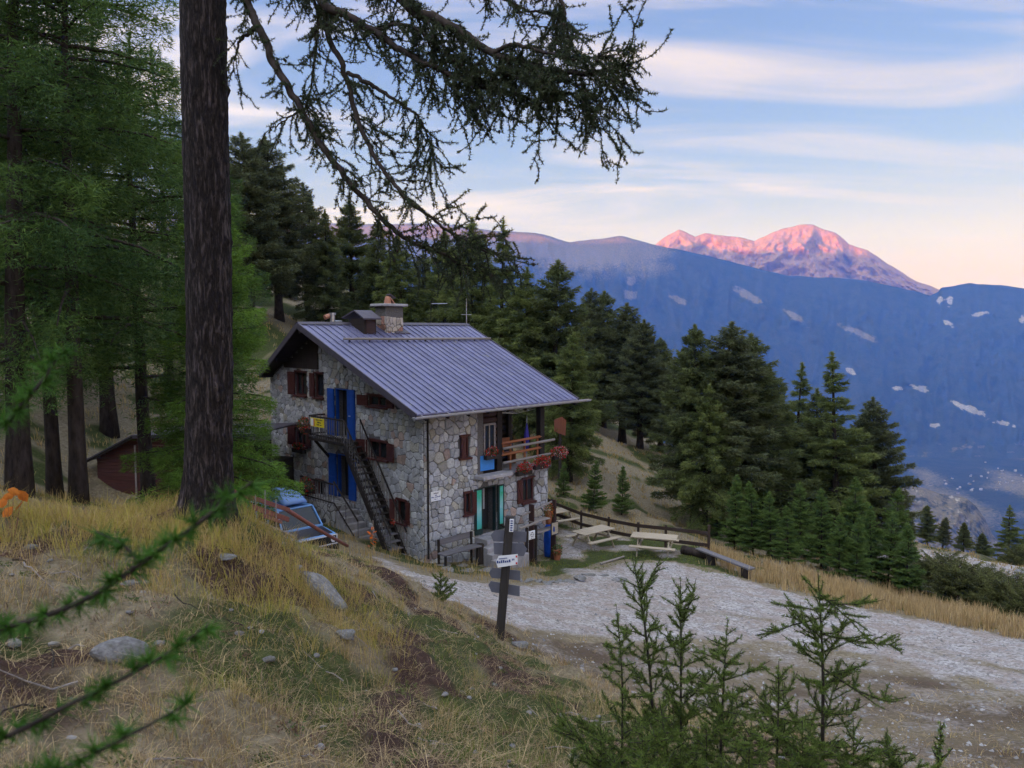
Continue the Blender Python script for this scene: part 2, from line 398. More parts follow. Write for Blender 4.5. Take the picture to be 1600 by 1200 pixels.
# ground: Col.r = gravel, Col.g = green, Col.b = bare soil
g = G("ground"); v = g.coord("Object"); sp = g.n("ShaderNodeSeparateColor"); g.t.links.new(g.attr("Col"), sp.inputs[0])
nf = g.noise(v, 9, 8, 0.7); nm = g.noise(v, 1.4, 5, 0.6); nh = g.noise(v, 40, 4, 0.7); vo = g.voro(v, 16, 'F1'); vo2 = g.voro(v, 38, 'F1')
dry = g.ramp(nf, [(0.25, (0.09, 0.07, 0.05)), (0.5, (0.23, 0.19, 0.125)), (0.75, (0.36, 0.30, 0.21))])
grn = g.ramp(nf, [(0.25, (0.022, 0.026, 0.010)), (0.55, (0.07, 0.085, 0.028)), (0.8, (0.15, 0.155, 0.06))])
soil = g.ramp(nf, [(0.25, (0.022, 0.014, 0.011)), (0.55, (0.075, 0.045, 0.036)), (0.8, (0.16, 0.10, 0.078))])
peb = g.voro(v, 16, 'F1', "Color"); pb = g.n("ShaderNodeSeparateColor"); g.t.links.new(peb, pb.inputs[0])
gr = g.ramp(g.math('ADD', g.math('MULTIPLY', pb.outputs[0], 0.45), g.math('MULTIPLY', nh, 0.55)), [(0.22, (0.15, 0.135, 0.13)), (0.5, (0.40, 0.375, 0.365)), (0.78, (0.60, 0.57, 0.56))])
gr = g.mix(g.ramp(nm, [(0.38, 0.0), (0.65, 0.75)]), gr, (0.29, 0.225, 0.185))
def soft(ch, a=0.3, b=0.7, amt=0.55):
    return g.ramp(g.math('ADD', ch, g.math('MULTIPLY', g.math('SUBTRACT', nf, 0.5), amt)), [(a, 0.0), (b, 1.0)])
c = g.mix(soft(sp.outputs[1]), dry, grn); c = g.mix(soft(sp.outputs[2]), c, soil); c = g.mix(soft(sp.outputs[0], 0.35, 0.65), c, gr)
g.base(c).rough(0.95).spec(0.1)
g.bump(g.math('ADD', g.math('MULTIPLY', vo, 0.6), g.math('ADD', g.math('MULTIPLY', vo2, 0.4), nf)), 0.8, 0.05); M['ground'] = g.m
# far mountain forest: Col.r = pale rock, Col.g = meadow
g = G("mountain_forest"); v = g.coord("Object", 0.01); sp = g.n("ShaderNodeSeparateColor"); g.t.links.new(g.attr("Col"), sp.inputs[0])
nf = g.noise(v, 6, 8, 0.7); nm = g.noise(v, 0.9, 6, 0.6)
frs = g.mix(g.ramp(nm, [(0.35, 0.0), (0.7, 0.8)]), g.ramp(nf, [(0.3, (0.008, 0.012, 0.010)), (0.7, (0.045, 0.052, 0.030))]), (0.055, 0.055, 0.04))
md = g.ramp(nf, [(0.3, (0.10, 0.085, 0.055)), (0.7, (0.20, 0.165, 0.105))])
rk = g.ramp(nf, [(0.3, (0.12, 0.11, 0.105)), (0.7, (0.42, 0.39, 0.36))])
def soft2(ch): return g.ramp(g.math('ADD', ch, g.math('MULTIPLY', g.math('SUBTRACT', nf, 0.5), 0.9)), [(0.35, 0.0), (0.6, 1.0)])
c = g.mix(soft2(sp.outputs[1]), frs, md); c = g.mix(soft2(sp.outputs[0]), c, rk)
g.base(c).rough(1.0).spec(0.0); M['mountain'] = g.m
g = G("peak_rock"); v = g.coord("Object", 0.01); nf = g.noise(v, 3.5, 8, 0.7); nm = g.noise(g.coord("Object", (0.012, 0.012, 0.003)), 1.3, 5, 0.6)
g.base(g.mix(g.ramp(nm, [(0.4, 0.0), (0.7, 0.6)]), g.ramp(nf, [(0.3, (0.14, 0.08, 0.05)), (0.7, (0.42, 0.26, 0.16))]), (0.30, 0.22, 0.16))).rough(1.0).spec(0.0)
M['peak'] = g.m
# ------------------------------------------------------------------ terrain
# control points: photo pixel + camera depth -> surveyed ground points
_ctl = [(0,1200,3.6),(400,1200,4.6),(800,1200,5.8),(1100,1200,7.6),(1280,1270,7.0),(1400,1200,9.5),(1600,1200,10.8),
 (0,1000,5.6),(200,1000,6.0),(400,1000,7.2),(560,1000,9.6),(560,1100,7.2),(700,1000,11.8),(0,838,10.0),(150,838,10.2),(325,797,10.1),(240,832,10.2),(250,880,8.2),
 (430,838,11.2),(560,885,13.2),(620,915,14.4),(700,950,15.4),(779,1004,15.0),(860,1045,14.4),(960,1085,13.6),(1100,1130,12.4),(800,1080,10.6),
 (850,960,19),(700,890,25.5),(663,880,27.2),(800,895,26.8),(900,900,26.7),(1000,960,21),(1200,960,22.5),(1200,1050,16.5),(1400,1000,21),
 (1600,1010,20.5),(1600,1100,14.6),(1175,905,28.5),(1600,985,23.6),(856,872,31.2),(925,855,33),(1020,862,32),(1107,862,32),(870,830,36),(960,780,45),
 (905,655,75),(1040,690,75),(1000,740,58),(1300,905,35),(1440,915,38),(1150,850,42),(1500,900,50),(1600,885,52),(1450,876,56),(1550,870,62),
 (434,760,34.4),(470,850,24),(600,858,28),(540,840,26),(420,840,19.5),(250,778,30),(150,780,30),(60,778,26),(0,775,22),(190,690,48),(60,700,45),
 (420,500,62),(330,560,55),(520,520,70),(700,600,72),(800,640,72),(650,600,52),(300,800,20),(120,815,16),(1500,960,33),(1600,950,33),(1400,945,33)]
_P = np.array([at(*c) for c in _ctl])
_extra = np.array([(0,0,6.6),(-3,0,7.6),(-8,3,9.0),(-12,8,8.6),(4,0,5.4),(9,2,4.2),(14,6,2.6),(0,-6,8.0),(-10,-8,12.5),(10,-8,6.0),(-20,20,7.0),(-24,40,8.6),(-40,30,15),
 (24,10,1.0),(30,22,-1.2),(40,40,-8.5),(-45,60,18),(-30,80,14),(-20,100,14),(0,110,4),(25,110,-10),(50,100,-26),(60,60,-20),(-60,5,24),(50,5,-4),(60,-30,0),(-40,-40,26),(0,-50,20),(12,75,-3.5)], float)
_P = np.vstack([_P, _extra])
def _tps(r): return r
class RBF:
    def __init__(s, P, smooth=0.15):
        s.X = P[:, :2] ; n = len(P)
        D = np.linalg.norm(s.X[:, None] - s.X[None], axis=2)
        A = np.zeros((n + 3, n + 3)); A[:n, :n] = _tps(D) - smooth * np.eye(n); A[:n, n] = 1; A[:n, n+1:] = s.X; A[n, :n] = 1; A[n+1:, :n] = s.X.T
        b = np.zeros(n + 3); b[:n] = P[:, 2]; s.w = np.linalg.solve(A, b)
    def __call__(s, x, y):
        x = np.asarray(x, float); y = np.asarray(y, float); sh = x.shape; x = x.ravel(); y = y.ravel(); o = np.empty(len(x))
        for i in range(0, len(x), 20000):
            xx = x[i:i+20000]; yy = y[i:i+20000]
            D = np.sqrt((xx[:, None] - s.X[None, :, 0])**2 + (yy[:, None] - s.X[None, :, 1])**2)
            o[i:i+20000] = _tps(D) @ s.w[:-3] + s.w[-3] + s.w[-2] * xx + s.w[-1] * yy
        return o.reshape(sh)
_near = RBF(_P)
def macro(x, y):
    s = 0.75 * x + 0.66 * y
    h = np.where(s > 60, -8 - 0.36 * (s - 60), -8 + 0.2 * (60 - s))
    h = h + 22 * (fbm(x / 160, y / 160, 4, 5) - 0.5)
    return np.clip(h, -900, 420) + np.where(h < -880, 6 * fbm(x / 200, y / 200, 3, 9), 0)
def hbase(x, y):
    x = np.asarray(x, float); y = np.asarray(y, float)
    r = np.maximum(np.abs(x) / 75.0, np.abs(y - 40) / 85.0); w = sstep(0.75, 1.5, r)
    return _near(np.clip(x, -110, 110), np.clip(y, -90, 170)) * (1 - w) + macro(x, y) * w
# road outline
def hit(px, py, dmax=200):
    d = np.concatenate([np.linspace(1.5, 60, 400), np.linspace(60.5, dmax, 150)]); r = ray(px, py); P = _CAM[None] + d[:, None] * r[None]
    below = P[:, 2] < hbase(P[:, 0], P[:, 1]); i = int(np.argmax(below)) if below.any() else len(d) - 1
    return P[i]
def inside(x, y, poly):
    x = np.asarray(x); c = np.zeros(x.shape, bool); n = len(poly)
    for i in range(n):
        x0, y0 = poly[i]; x1, y1 = poly[(i+1) % n]
        k = ((y0 > y) != (y1 > y)); c ^= k & (x < (x1 - x0) * (y - y0) / (y1 - y0 + 1e-12) + x0)
    return c
def sdist(x, y, poly):
    """signed distance, positive inside"""
    x = np.asarray(x, float); y = np.asarray(y, float); d = np.full(x.shape, 1e9); n = len(poly)
    for i in range(n):
        a = np.array(poly[i]); b = np.array(poly[(i+1) % n]); e = b - a; L = e @ e + 1e-12
        t = np.clip(((x - a[0]) * e[0] + (y - a[1]) * e[1]) / L, 0, 1)
        d = np.minimum(d, np.hypot(x - a[0] - t * e[0], y - a[1] - t * e[1]))
    return np.where(inside(x, y, poly), d, -d)
_road_px = [(590,872),(660,898),(720,908),(800,914),(880,908),(960,880),(1060,884),(1180,912),(1300,942),(1450,972),(1620,1003),(1660,1105),(1520,1065),(1380,1028),(1200,1008),(1050,1000),(950,998),(850,992),(770,970),(660,928)]
_q = [hit(*p) for p in _road_px]; ROAD = [(p[0], p[1]) for p in _q]
ROAD = ROAD[:11] + [(22, 18), (26, 10), (20, 6)] + ROAD[11:]
_sh_px = [(800,1010),(860,1040),(960,1080),(1100,1130),(1250,1150),(1400,1215),(1660,1215),(1660,1000),(1300,950),(1000,950),(800,960)]
SHOULDER = [tuple(hit(*p)[:2]) for p in _sh_px]
_ter_px = [(856,872),(858,815),(1107,862),(1200,905),(1100,900),(960,905),(880,915)]
TERR = [tuple(hit(*p)[:2]) for p in _ter_px]
_cl = [hit(*p)[:2] for p in ((560,882),(700,912),(900,935),(1150,962),(1400,1005),(1640,1062))]
def track(x, y):
    """signed-free distance from the middle of the cart track"""
    d = np.full(np.shape(x), 1e9)
    for a, b in zip(_cl[:-1], _cl[1:]):
        e = b - a; t = np.clip(((x - a[0]) * e[0] + (y - a[1]) * e[1]) / (e @ e), 0, 1); d = np.minimum(d, np.hypot(x - a[0] - t * e[0], y - a[1] - t * e[1]))
    return d + (fbm(x * .5, y * .5, 2, 141) - .5) * .5
def hground(x, y):
    x = np.asarray(x, float); y = np.asarray(y, float); h = hbase(x, y)
    rd = np.hypot(x, y)
    flat = np.maximum(sstep(-0.4, 0.8, sdist(x, y, ROAD)), np.maximum(sstep(-0.4, 1, sdist(x, y, TERR)), 0.8 * sstep(-0.3, 0.8, sdist(x, y, SHOULDER)))) if np.size(x) < 400000 else 0
    bank = sstep(26, 12, rd)
    b = (fbm(x * 0.55, y * 0.55, 3, 21) - 0.5) * 0.42 + (fbm(x * 1.7, y * 1.7, 3, 33) - 0.5) * 0.52 + (fbm(x * 6, y * 6, 2, 35) - 0.5) * 0.09
    m = (fbm(x * 0.35, y * 0.35, 3, 41) - 0.5) * 0.9 + (fbm(x * 1.3, y * 1.3, 2, 43) - 0.5) * 0.25
    rough = bank * b + (1 - bank) * m * sstep(20, 45, rd)
    rut = np.exp(-((track(x, y) - .85) / .24)**2) if np.size(x) < 400000 else 0
    return h + rough * (1 - flat) + flat * ((fbm(x * 2.2, y * 2.2, 3, 51) - 0.5) * 0.11 - 0.045 * rut)
def gz(x, y): return float(hground(np.array([x]), np.array([y]))[0])

def _axis(lo, hi, step, far0, far1, g):
    a = list(np.arange(lo, hi + 1e-6, step)); s = step
    x = hi
    while x < far1: s *= g; x += s; a.append(x)
    x = lo; s = step
    while x > far0: s *= g; x -= s; a.insert(0, x)
    return np.array(a)
gx = _axis(-15, 19, 0.2, -9000, 12000, 1.09); gy = _axis(0.5, 38, 0.2, -5000, 13000, 1.09)
X, Y = np.meshgrid(gx, gy); Hh = hground(X, Y)
def gcols(x, y):
    """r gravel, g green, b bare soil"""
    n1 = fbm(x * 0.8, y * 0.8, 4, 61); n2 = fbm(x * 0.45 + 7, y * 0.45, 4, 71); n3 = fbm(x * 1.6, y * 1.6, 3, 81)
    rd = np.hypot(x, y)
    sr = sdist(x, y, ROAD); stt = sdist(x, y, TERR); ss = sdist(x, y, SHOULDER)
    gravel = sstep(-0.7, 0.7, sr + (n3 - 0.5) * 1.6)
    gravel = np.maximum(gravel, 0.62 * sstep(-0.5, 0.8, stt) * sstep(0.62, 0.42, n1) + 0)
    gravel = np.where(sr > 2.5, gravel, gravel * (1 - 0.25 * sstep(0.0, 0.8, ss))); gravel = np.maximum(gravel, sstep(-0.3, 0.8, ss) * (0.16 + 0.46 * n3))
    mound = np.exp(-(((x - 30) / 14)**2 + ((y - 52) / 7)**2)); gravel = np.maximum(gravel, sstep(0.3, 0.8, mound + (n3 - 0.5) * 0.5) * 0.9)
    green = sstep(0.46, 0.66, n2) * 0.9
    crest = np.exp(-(((x + 4.2) / 3.2)**2 + ((y - 9.3) / 1.9)**2)); green = np.maximum(green, crest * 0.8)
    green = np.where(stt > 0, np.maximum(green, sstep(0.48, 0.6, n1) * 0.8), green)
    green = np.where(sr > -.6, green * .06, green); green = np.where(ss > -.3, green * .25, green)
    soil = sstep(0.47, 0.64, n1) * sstep(20, 13, rd) * 0.95
    tr = np.exp(-((np.abs((x + 1.0) + 0.10 * (y - 7) + 0.5 * (n2 - 0.5)) / 0.30)**2)) * sstep(11.5, 10, y) * sstep(3, 4, y)
    soil = np.maximum(soil, tr * 0.9)
    tk = track(x, y); onr = sr > 0.1
    gravel = np.where(onr, gravel * (1 - .50 * np.exp(-(tk / .42)**2) * n1 * 1.6 ), gravel); soil = np.where(onr, .35 * np.exp(-((tk - .85) / .2)**2) * n3, soil)
    soil = np.where(sr > -.4, np.minimum(soil, .4), np.where(ss > 0, .18 + .5 * fbm(x * .6 + 9, y * .9, 4, 171), soil))
    return gravel, green, soil
gr_, ge_, so_ = gcols(X, Y)
_far = np.hypot(X, Y) > 260
ge_ = np.where(_far, sstep(0.5, 0.72, fbm(X / 260, Y / 420, 4, 111)) * 0.62, ge_); gr_ = np.where(_far, 0, gr_)
idx = np.arange(X.size).reshape(X.shape)
F = np.stack([idx[:-1, :-1], idx[:-1, 1:], idx[1:, 1:], idx[1:, :-1]], -1).reshape(-1, 4)
ground = np_obj("ground", np.stack([X, Y, Hh], -1).reshape(-1, 3), F, [M['ground'], M['mountain']], np.stack([gr_, ge_, so_], -1).reshape(-1, 3), smooth=True)
_fc = (np.hypot(X, Y)[:-1, :-1] > 260).astype(np.int32).ravel(); ground.data.polygons.foreach_set("material_index", _fc)
tag(ground, kind="structure")

# ------------------------------------------------------------------ far mountains
def mountain(name, sky_pts, d_top, base, n=420, rows=70, amp=90, rough_px=2.0, mat='mountain', seed=1, colf=None, prof=1.0, back=1800, sharp=0.6):
    """skyline surveyed in azimuth/elevation at distance d_top; base=(distance, height) of the foot"""
    sp = np.array(sky_pts, float); pxs = np.linspace(sp[0, 0], sp[-1, 0], n)
    pys = np.interp(pxs, sp[:, 0], sp[:, 1]) + (fbm(pxs / 26.0, pxs * 0 + seed, 5, seed) - 0.5) * rough_px * 2
    V = np.zeros((rows + 4, n, 3)); C = np.zeros((rows + 4, n, 3))
    dt = d_top(pxs) if callable(d_top) else np.full(n, float(d_top))
    T = np.array([at(a, b, d) for a, b, d in zip(pxs, pys, dt)])
    az = (pxs - 800) / FPX
    db, zb = base
    for j in range(rows):
        t = j / (rows - 1)
        d = dt * (1 - t) + db * t
        z = T[:, 2] * (1 - t**prof) + zb * t**prof
        u = az * 9000 / 700.0
        gull = (1 - np.abs(2 * fbm(u * 2.3 + 0.25 * np.sin(t * 5), t * 0.9 + u * 0.3, 4, seed + 3) - 1)) ** sharp - 0.7
        gull = gull * 0.6 + 0.7 * (fbm(u * 5, t * 9, 4, seed + 5) - 0.5)
        w = min(1, t * 5) * min(1, (1 - t) * 8)
        dd = d - gull * amp * 6 * w
        V[j, :, 0] = az * dd; V[j, :, 1] = dd; V[j, :, 2] = z + gull * amp * 0.35 * w
        if colf is not None: C[j] = colf(pxs, np.full(n, t), 600 - ((V[j, :, 2] - CAMZ) / dd * FPX) - 83, u)
    for q in range(4):
        k = (q + 1) / 4.0
        V[rows + q, :, 0] = az * (dt + back * k); V[rows + q, :, 1] = dt + back * k; V[rows + q, :, 2] = T[:, 2] * (1 - k) + zb * k - 20
    V = np.concatenate([V[rows:][::-1], V[:rows]], 0); C = np.concatenate([C[rows:][::-1], C[:rows]], 0)
    r = rows + 4; ii = np.arange(r * n).reshape(r, n)
    Fm = np.stack([ii[:-1, :-1], ii[1:, :-1], ii[1:, 1:], ii[:-1, 1:]], -1).reshape(-1, 4)
    return np_obj(name, V.reshape(-1, 3), Fm, [M[mat]], C.reshape(-1, 3), smooth=True)
# pale rock outcrops and meadows on the forested slope (pixel of the survey photo, size)
_rock = [(1520,640,34,9,.38),(1440,607,26,7,.3),(1405,607,14,5,0),(1500,632,16,7,.5),(1570,662,32,7,.2),(1480,505,13,6,.5),(1530,490,22,5,-.2),(1480,470,10,16,0),(1465,468,6,14,0),(1330,580,14,8,.5),(1595,500,9,10,-.3),(1465,665,15,5,0)]
def slope_col(px, t, py, u):
    rock = np.zeros(len(px)); 
    for (a, b, w, h, s) in _rock:
        dx = px - a; dy = py - b - s * dx; w = w * .60; h = h * .56
        rock = np.maximum(rock, np.exp(-((dx / w)**2 + (dy / h)**2)) * 1.25)
    rock = np.clip((rock * 1.25 + (fbm(px / 6.0, py / 3.2, 4, 5) - 0.5) * 2.1 - 0.30) * 1.3, 0, 1) * (rock > 0.12)
    mead = sstep(0.30, 0.0, t) * sstep(1120, 980, px) * (0.45 + 0.7 * fbm(px / 30, py / 12, 3, 8))
    for (a, b, w, h, s) in ((1165,462,24,9,.45),(1240,495,22,6,.5),(985,462,14,8,.2),(985,440,8,8,0),(1060,470,20,6,.3),(1340,520,30,6,.4)): mead = np.maximum(mead, np.clip(np.exp(-(((px - a) / w)**2 + ((py - b - s * (px - a)) / h)**2)) * 1.3 + (fbm(px / 6.0, py / 3.2, 4, 25) - .5) * 1.4 - .2, 0, .8))
    mead = np.maximum(mead, 0.5 * sstep(0.62, 0.75, fbm(px / 22, py / 6, 3, 4)) * sstep(0.84, 0.95, t))
    return np.stack([rock, mead, t * 0], -1)
fr = mountain("mountain_slope", [(250,330),(420,345),(560,352),(700,352),(770,362),(800,363),(850,368),(890,380),(940,374),(968,370),(1000,378),(1035,387),(1110,402),(1180,420),(1230,432),(1300,434),(1340,437),(1400,449),(1450,462),(1462,456),(1466,449),(1510,443),(1560,446),(1600,451),(1700,462),(1900,470),(2200,480)],
              8200, (5400, -905), n=760, rows=110, amp=75, rough_px=1.6, seed=3, colf=slope_col, prof=0.8)
tag(fr, kind="structure")
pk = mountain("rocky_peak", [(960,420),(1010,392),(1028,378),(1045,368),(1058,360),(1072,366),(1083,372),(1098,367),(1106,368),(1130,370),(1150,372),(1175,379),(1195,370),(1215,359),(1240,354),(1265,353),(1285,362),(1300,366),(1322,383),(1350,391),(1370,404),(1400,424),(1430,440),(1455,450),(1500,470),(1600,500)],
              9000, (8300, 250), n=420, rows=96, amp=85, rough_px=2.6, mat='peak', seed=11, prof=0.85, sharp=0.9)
tag(pk, kind="structure")
# the massif added unseen on the sun's side, shaped to shade the valley
def shadow_massif():
    n = np.linspace(-1500, 9800, 130); V = []
    for s_, kz in ((-5200, 0), (-3900, .55), (-2500, 1), (-1500, .5), (-600, 0)):
        top = 1075 + 70 * (fbm(n / 900, n * 0 + 2, 4, 77) - 0.5)
        V.append(np.stack([0.8 * s_ - 0.6 * n, 0.6 * s_ + 0.8 * n, CAMZ - 905 * (1 - kz) + top * kz + 60 * (fbm(n / 300, n * 0 + s_, 4, 7) - 0.5) * (kz < 1)], -1))
    V = np.array(V); r, c = V.shape[:2]; ii = np.arange(r * c).reshape(r, c)
    Fm = np.stack([ii[:-1, :-1], ii[:-1, 1:], ii[1:, 1:], ii[1:, :-1]], -1).reshape(-1, 4)
    return np_obj("shadow_ridge", V.reshape(-1, 3), Fm, [M['mountain']], np.zeros((r * c, 3)), smooth=True)
tag(shadow_massif(), kind="structure")
# rocky spur below, towards the valley
def spur_col(px, t, py, u):
    r = sstep(0.5, 0.75, fbm(px / 8, py / 6, 4, 6)) * 0.5; return np.stack([r, 0.2 + 0.75 * fbm(px / 14, py / 9, 4, 16), t * 0], -1)
sp_ = mountain("rocky_hill", [(1340,815),(1370,790),(1400,768),(1425,763),(1450,765),(1475,774),(1500,778),(1520,783),(1535,795),(1550,815),(1562,840),(1600,880)],
               2600, (2100, -760), n=160, rows=60, amp=26, rough_px=2.0, seed=23, colf=spur_col, back=300)
tag(sp_, kind="structure")

# the air of the valley
def haze_box():
    b = MB(); mt, t = new_mat("valley_air")
    o = t.nodes.new("ShaderNodeOutputMaterial"); v = t.nodes.new("ShaderNodeVolumePrincipled")
    v.inputs["Color"].default_value = HAZE_COL; v.inputs["Density"].default_value = HAZE_D; v.inputs["Anisotropy"].default_value = 0.0
    v.inputs["Absorption Color"].default_value = (1, 1, 1, 1)
    t.links.new(v.outputs[0], o.inputs["Volume"])
    b.box((-9500, -5500, -1000), (12500, 13500, 1650), mt); return b.build("haze")
HAZE_COL = (0.10, 0.28, 1.0, 1); HAZE_D = 0.82e-4
tag(haze_box(), kind="stuff")
# ------------------------------------------------------------------ vegetation generators
def tri_cloud(base, dirs, length, width, rng, twist=True):
    """thin triangles: base points (n,3), unit dirs, lengths, widths -> V,F"""
    n = len(base); rv = rng.normal(size=(n, 3)); side = np.cross(dirs, rv); side /= (np.linalg.norm(side, axis=1, keepdims=True) + 1e-9)
    a = base - side * (width / 2)[:, None]; b = base + side * (width / 2)[:, None]; c = base + dirs * length[:, None]
    V = np.stack([a, b, c], 1).reshape(-1, 3); F = np.arange(3 * n).reshape(-1, 3)
    return V, F
def unit(v): return v / (np.linalg.norm(v, axis=-1, keepdims=True) + 1e-9)

def conifer(seed, H, Rm, bare, nbr, nel, el_len, el_w, droop=0.35, rise=0.15, hang=0.35, col=((0.03,0.05,0.02),(0.07,0.10,0.04)), trunk_r=0.22, taper=0.75, open_=0.0, side=0.33):
    """one conifer of height H: returns (trunk mesh builder, crown V,F,C)"""
    rng = np.random.default_rng(seed)
    tb = MB(); lean = rng.normal(size=2) * 0.012 * H
    ts = np.linspace(0, 1, 9); wob = np.cumsum(rng.normal(size=(9, 2)) * 0.02, 0)
    axis = lambda t: np.array([lean[0] * t * t + np.interp(t, ts, wob[:, 0]), lean[1] * t * t + np.interp(t, ts, wob[:, 1]), H * t])
    tb.tube([axis(t) - np.array([0, 0, 0.6 if t == 0 else 0]) for t in np.linspace(0, 0.99, 12)], [trunk_r * (1 - t * 0.93) * (1.35 if t == 0 else 1) for t in np.linspace(0, 0.99, 12)], M['bark_dark'], 8)
    Bp = []; Dd = []; Ln = []; Wd = []; Cc = []
    c0 = np.array(col[0]); c1 = np.array(col[1])
    z = np.sort(rng.uniform(0, 1, nbr)**0.85); gold = rng.uniform(0, 6.28)
    wts = []
    br = []
    for i, q in enumerate(z):
        t = bare + (0.985 - bare) * q
        prof = (1 - q)**taper * (0.55 + 0.45 * min(1, q / 0.12)) + 0.035
        L = Rm * prof * rng.uniform(0.55, 1.12)
        a = gold + i * 2.4 + rng.normal() * 0.35
        if rng.random() < open_: continue
        br.append((t, L, a, rng.uniform(0.6, 1.3))); wts.append(L**1.5 + 0.03)
    wts = np.array(wts); cnt = np.maximum(6, (nel * wts / wts.sum())).astype(int)
    for (t, L, a, dk), n in zip(br, cnt):
        o = axis(t); d = np.array([math.cos(a), math.sin(a), 0]); p = np.array([-d[1], d[0], 0])
        up = rise * (0.4 + 1.4 * t); dr = droop * dk * (1.25 - t)
        s = rng.uniform(0.1, 1, n)**0.75
        w = side * L * (1 - s**2.2) * (0.35 + 0.65 * s) + 0.10
        lat = rng.normal(size=n) * 0.5 * w
        cen = o[None] + d[None] * (L * s)[:, None] + np.array([0, 0, 1.])[None] * (L * (up * s - dr * s**2))[:, None] + np.array([0, 0, 1.]) * (0.12 * L * np.maximum(0, s - .8))[:, None]
        hg = rng.uniform(0, 1, n)**1.6 * hang * (0.4 + 0.25 * L) * (1.1 - 0.4 * s)
        cen = cen + p[None] * lat[:, None] - np.array([0, 0, 1.])[None] * hg[:, None]
        dirs = unit(d[None] * rng.uniform(0.1, 1.0, n)[:, None] + p[None] * (np.sign(lat) * rng.uniform(0, 0.9, n))[:, None] + np.stack([rng.normal(size=n) * .35, rng.normal(size=n) * .35, rng.normal(size=n) * .45 - 0.15 * hang], -1))
        Bp.append(cen); Dd.append(dirs); Ln.append(rng.uniform(0.6, 1.3, n) * el_len); Wd.append(rng.uniform(0.6, 1.3, n) * el_w)
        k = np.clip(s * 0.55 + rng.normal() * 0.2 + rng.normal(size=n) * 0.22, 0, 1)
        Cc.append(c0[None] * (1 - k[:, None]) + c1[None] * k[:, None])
        e = [o + d * (L * q_) + np.array([0, 0, L * (up * q_ - dr * q_**2)]) for q_ in (0, 0.35, 0.7, 0.95)]
        rr = 0.012 + 0.013 * L
        tb.tube(e, [rr, rr * .75, rr * .45, rr * .2], M['bark_dark'], 4, cap=False)
    # leader
    n = max(20, nel // 150); q = rng.uniform(0.9, 1.0, n)
    ax = np.array([axis(x) for x in q]); Bp.append(ax + rng.normal(size=(n, 3)) * 0.05 * (1.02 - q)[:, None] * H * 0.3)
    Dd.append(unit(np.stack([rng.normal(size=n) * .6, rng.normal(size=n) * .6, rng.uniform(0.2, 1, n)], -1))); Ln.append(np.full(n, el_len)); Wd.append(np.full(n, el_w)); Cc.append(np.repeat(c1[None], n, 0))
    Bp = np.concatenate(Bp); Dd = np.concatenate(Dd); Ln = np.concatenate(Ln); Wd = np.concatenate(Wd); Cc = np.concatenate(Cc)
    V, F = tri_cloud(Bp, Dd, Ln, Wd, rng)
    return tb, V, F, np.repeat(Cc, 3, 0)

class Tree:
    """a kind of tree: one trunk mesh + one crown mesh, planted many times as things of two parts"""
    def __init__(s, name, **k):
        s.H = k['H']; tb, V, F, C = conifer(**k); s.name = name
        s.trunk = tb.build("trunk", mesh_only=True, smooth=True); s.crown = np_mesh("crown", V, F, [M['needles']], C)
    def plant(s, loc, H, label, group, rot=0.0, wide=1.0, cat="tree"):
        e = empty(s.name, loc, rot); k = H / s.H; _j = random.Random(label); e.scale = (k * wide * _j.uniform(.88, 1.14), k * wide * _j.uniform(.88, 1.14), k); e.rotation_euler = (_j.gauss(0, .018), _j.gauss(0, .018), rot); tag(e, label, cat, group)
        for nm, me in (("trunk", s.trunk), ("crown", s.crown)):
            o = bpy.data.objects.new(nm, me); link(o); o.parent = e
        return e

def tufts(P, D, rng, n=10, ln=0.025, wd=0.0022, spread=1.0, col=((0.05,0.09,0.02),(0.10,0.17,0.04)), cvar=0.25):
    """brushes of needles at points P with axis D"""
    m = len(P); B = np.repeat(P, n, 0); A = np.repeat(D, n, 0)
    d = unit(A * rng.uniform(0.1, 0.9, (m * n, 1)) + unit(rng.normal(size=(m * n, 3))) * spread)
    L = rng.uniform(0.6, 1.15, m * n) * ln; Wd = np.full(m * n, wd) * rng.uniform(0.7, 1.2, m * n)
    V, F = tri_cloud(B, d, L, Wd, rng)
    k = np.clip(np.repeat(rng.uniform(0, 1, m), n) * 0.7 + rng.normal(size=m * n) * cvar + 0.15, 0, 1)[:, None]
    C = np.array(col[0])[None] * (1 - k) + np.array(col[1])[None] * k
    return V, F, np.repeat(C, 3, 0)
def merge(parts):
    Vs, Fs, Cs = [], [], []; b = 0
    for V, F, C in parts:
        Vs.append(V); Fs.append(F + b); Cs.append(C); b += len(V)
    return np.concatenate(Vs), np.concatenate(Fs), np.concatenate(Cs)
def polyline(pts, step):
    pts = np.array(pts, float); seg = np.linalg.norm(np.diff(pts, axis=0), axis=1); s = np.concatenate([[0], np.cumsum(seg)])
    q = np.arange(0, s[-1], step); 
    P = np.stack([np.interp(q, s, pts[:, k]) for k in range(3)], -1)
    T = unit(np.gradient(P, axis=0)) if len(P) > 1 else np.array([[0, 0, 1.]])
    return P, T, q / max(s[-1], 1e-6)
def smooth_path(pts, n=24):
    pts = np.array(pts, float); t = np.linspace(0, len(pts) - 1, n); P = np.vstack([2 * pts[0] - pts[1], pts, 2 * pts[-1] - pts[-2]])
    o = []
    for x in t:
        i = min(int(x), len(pts) - 2); f = x - i; p0, p1, p2, p3 = P[i], P[i+1], P[i+2], P[i+3]
        o.append(0.5 * (2*p1 + (p2-p0)*f + (2*p0-5*p1+4*p2-p3)*f*f + (3*p1-p0-3*p2+p3)*f**3))
    return np.array(o)

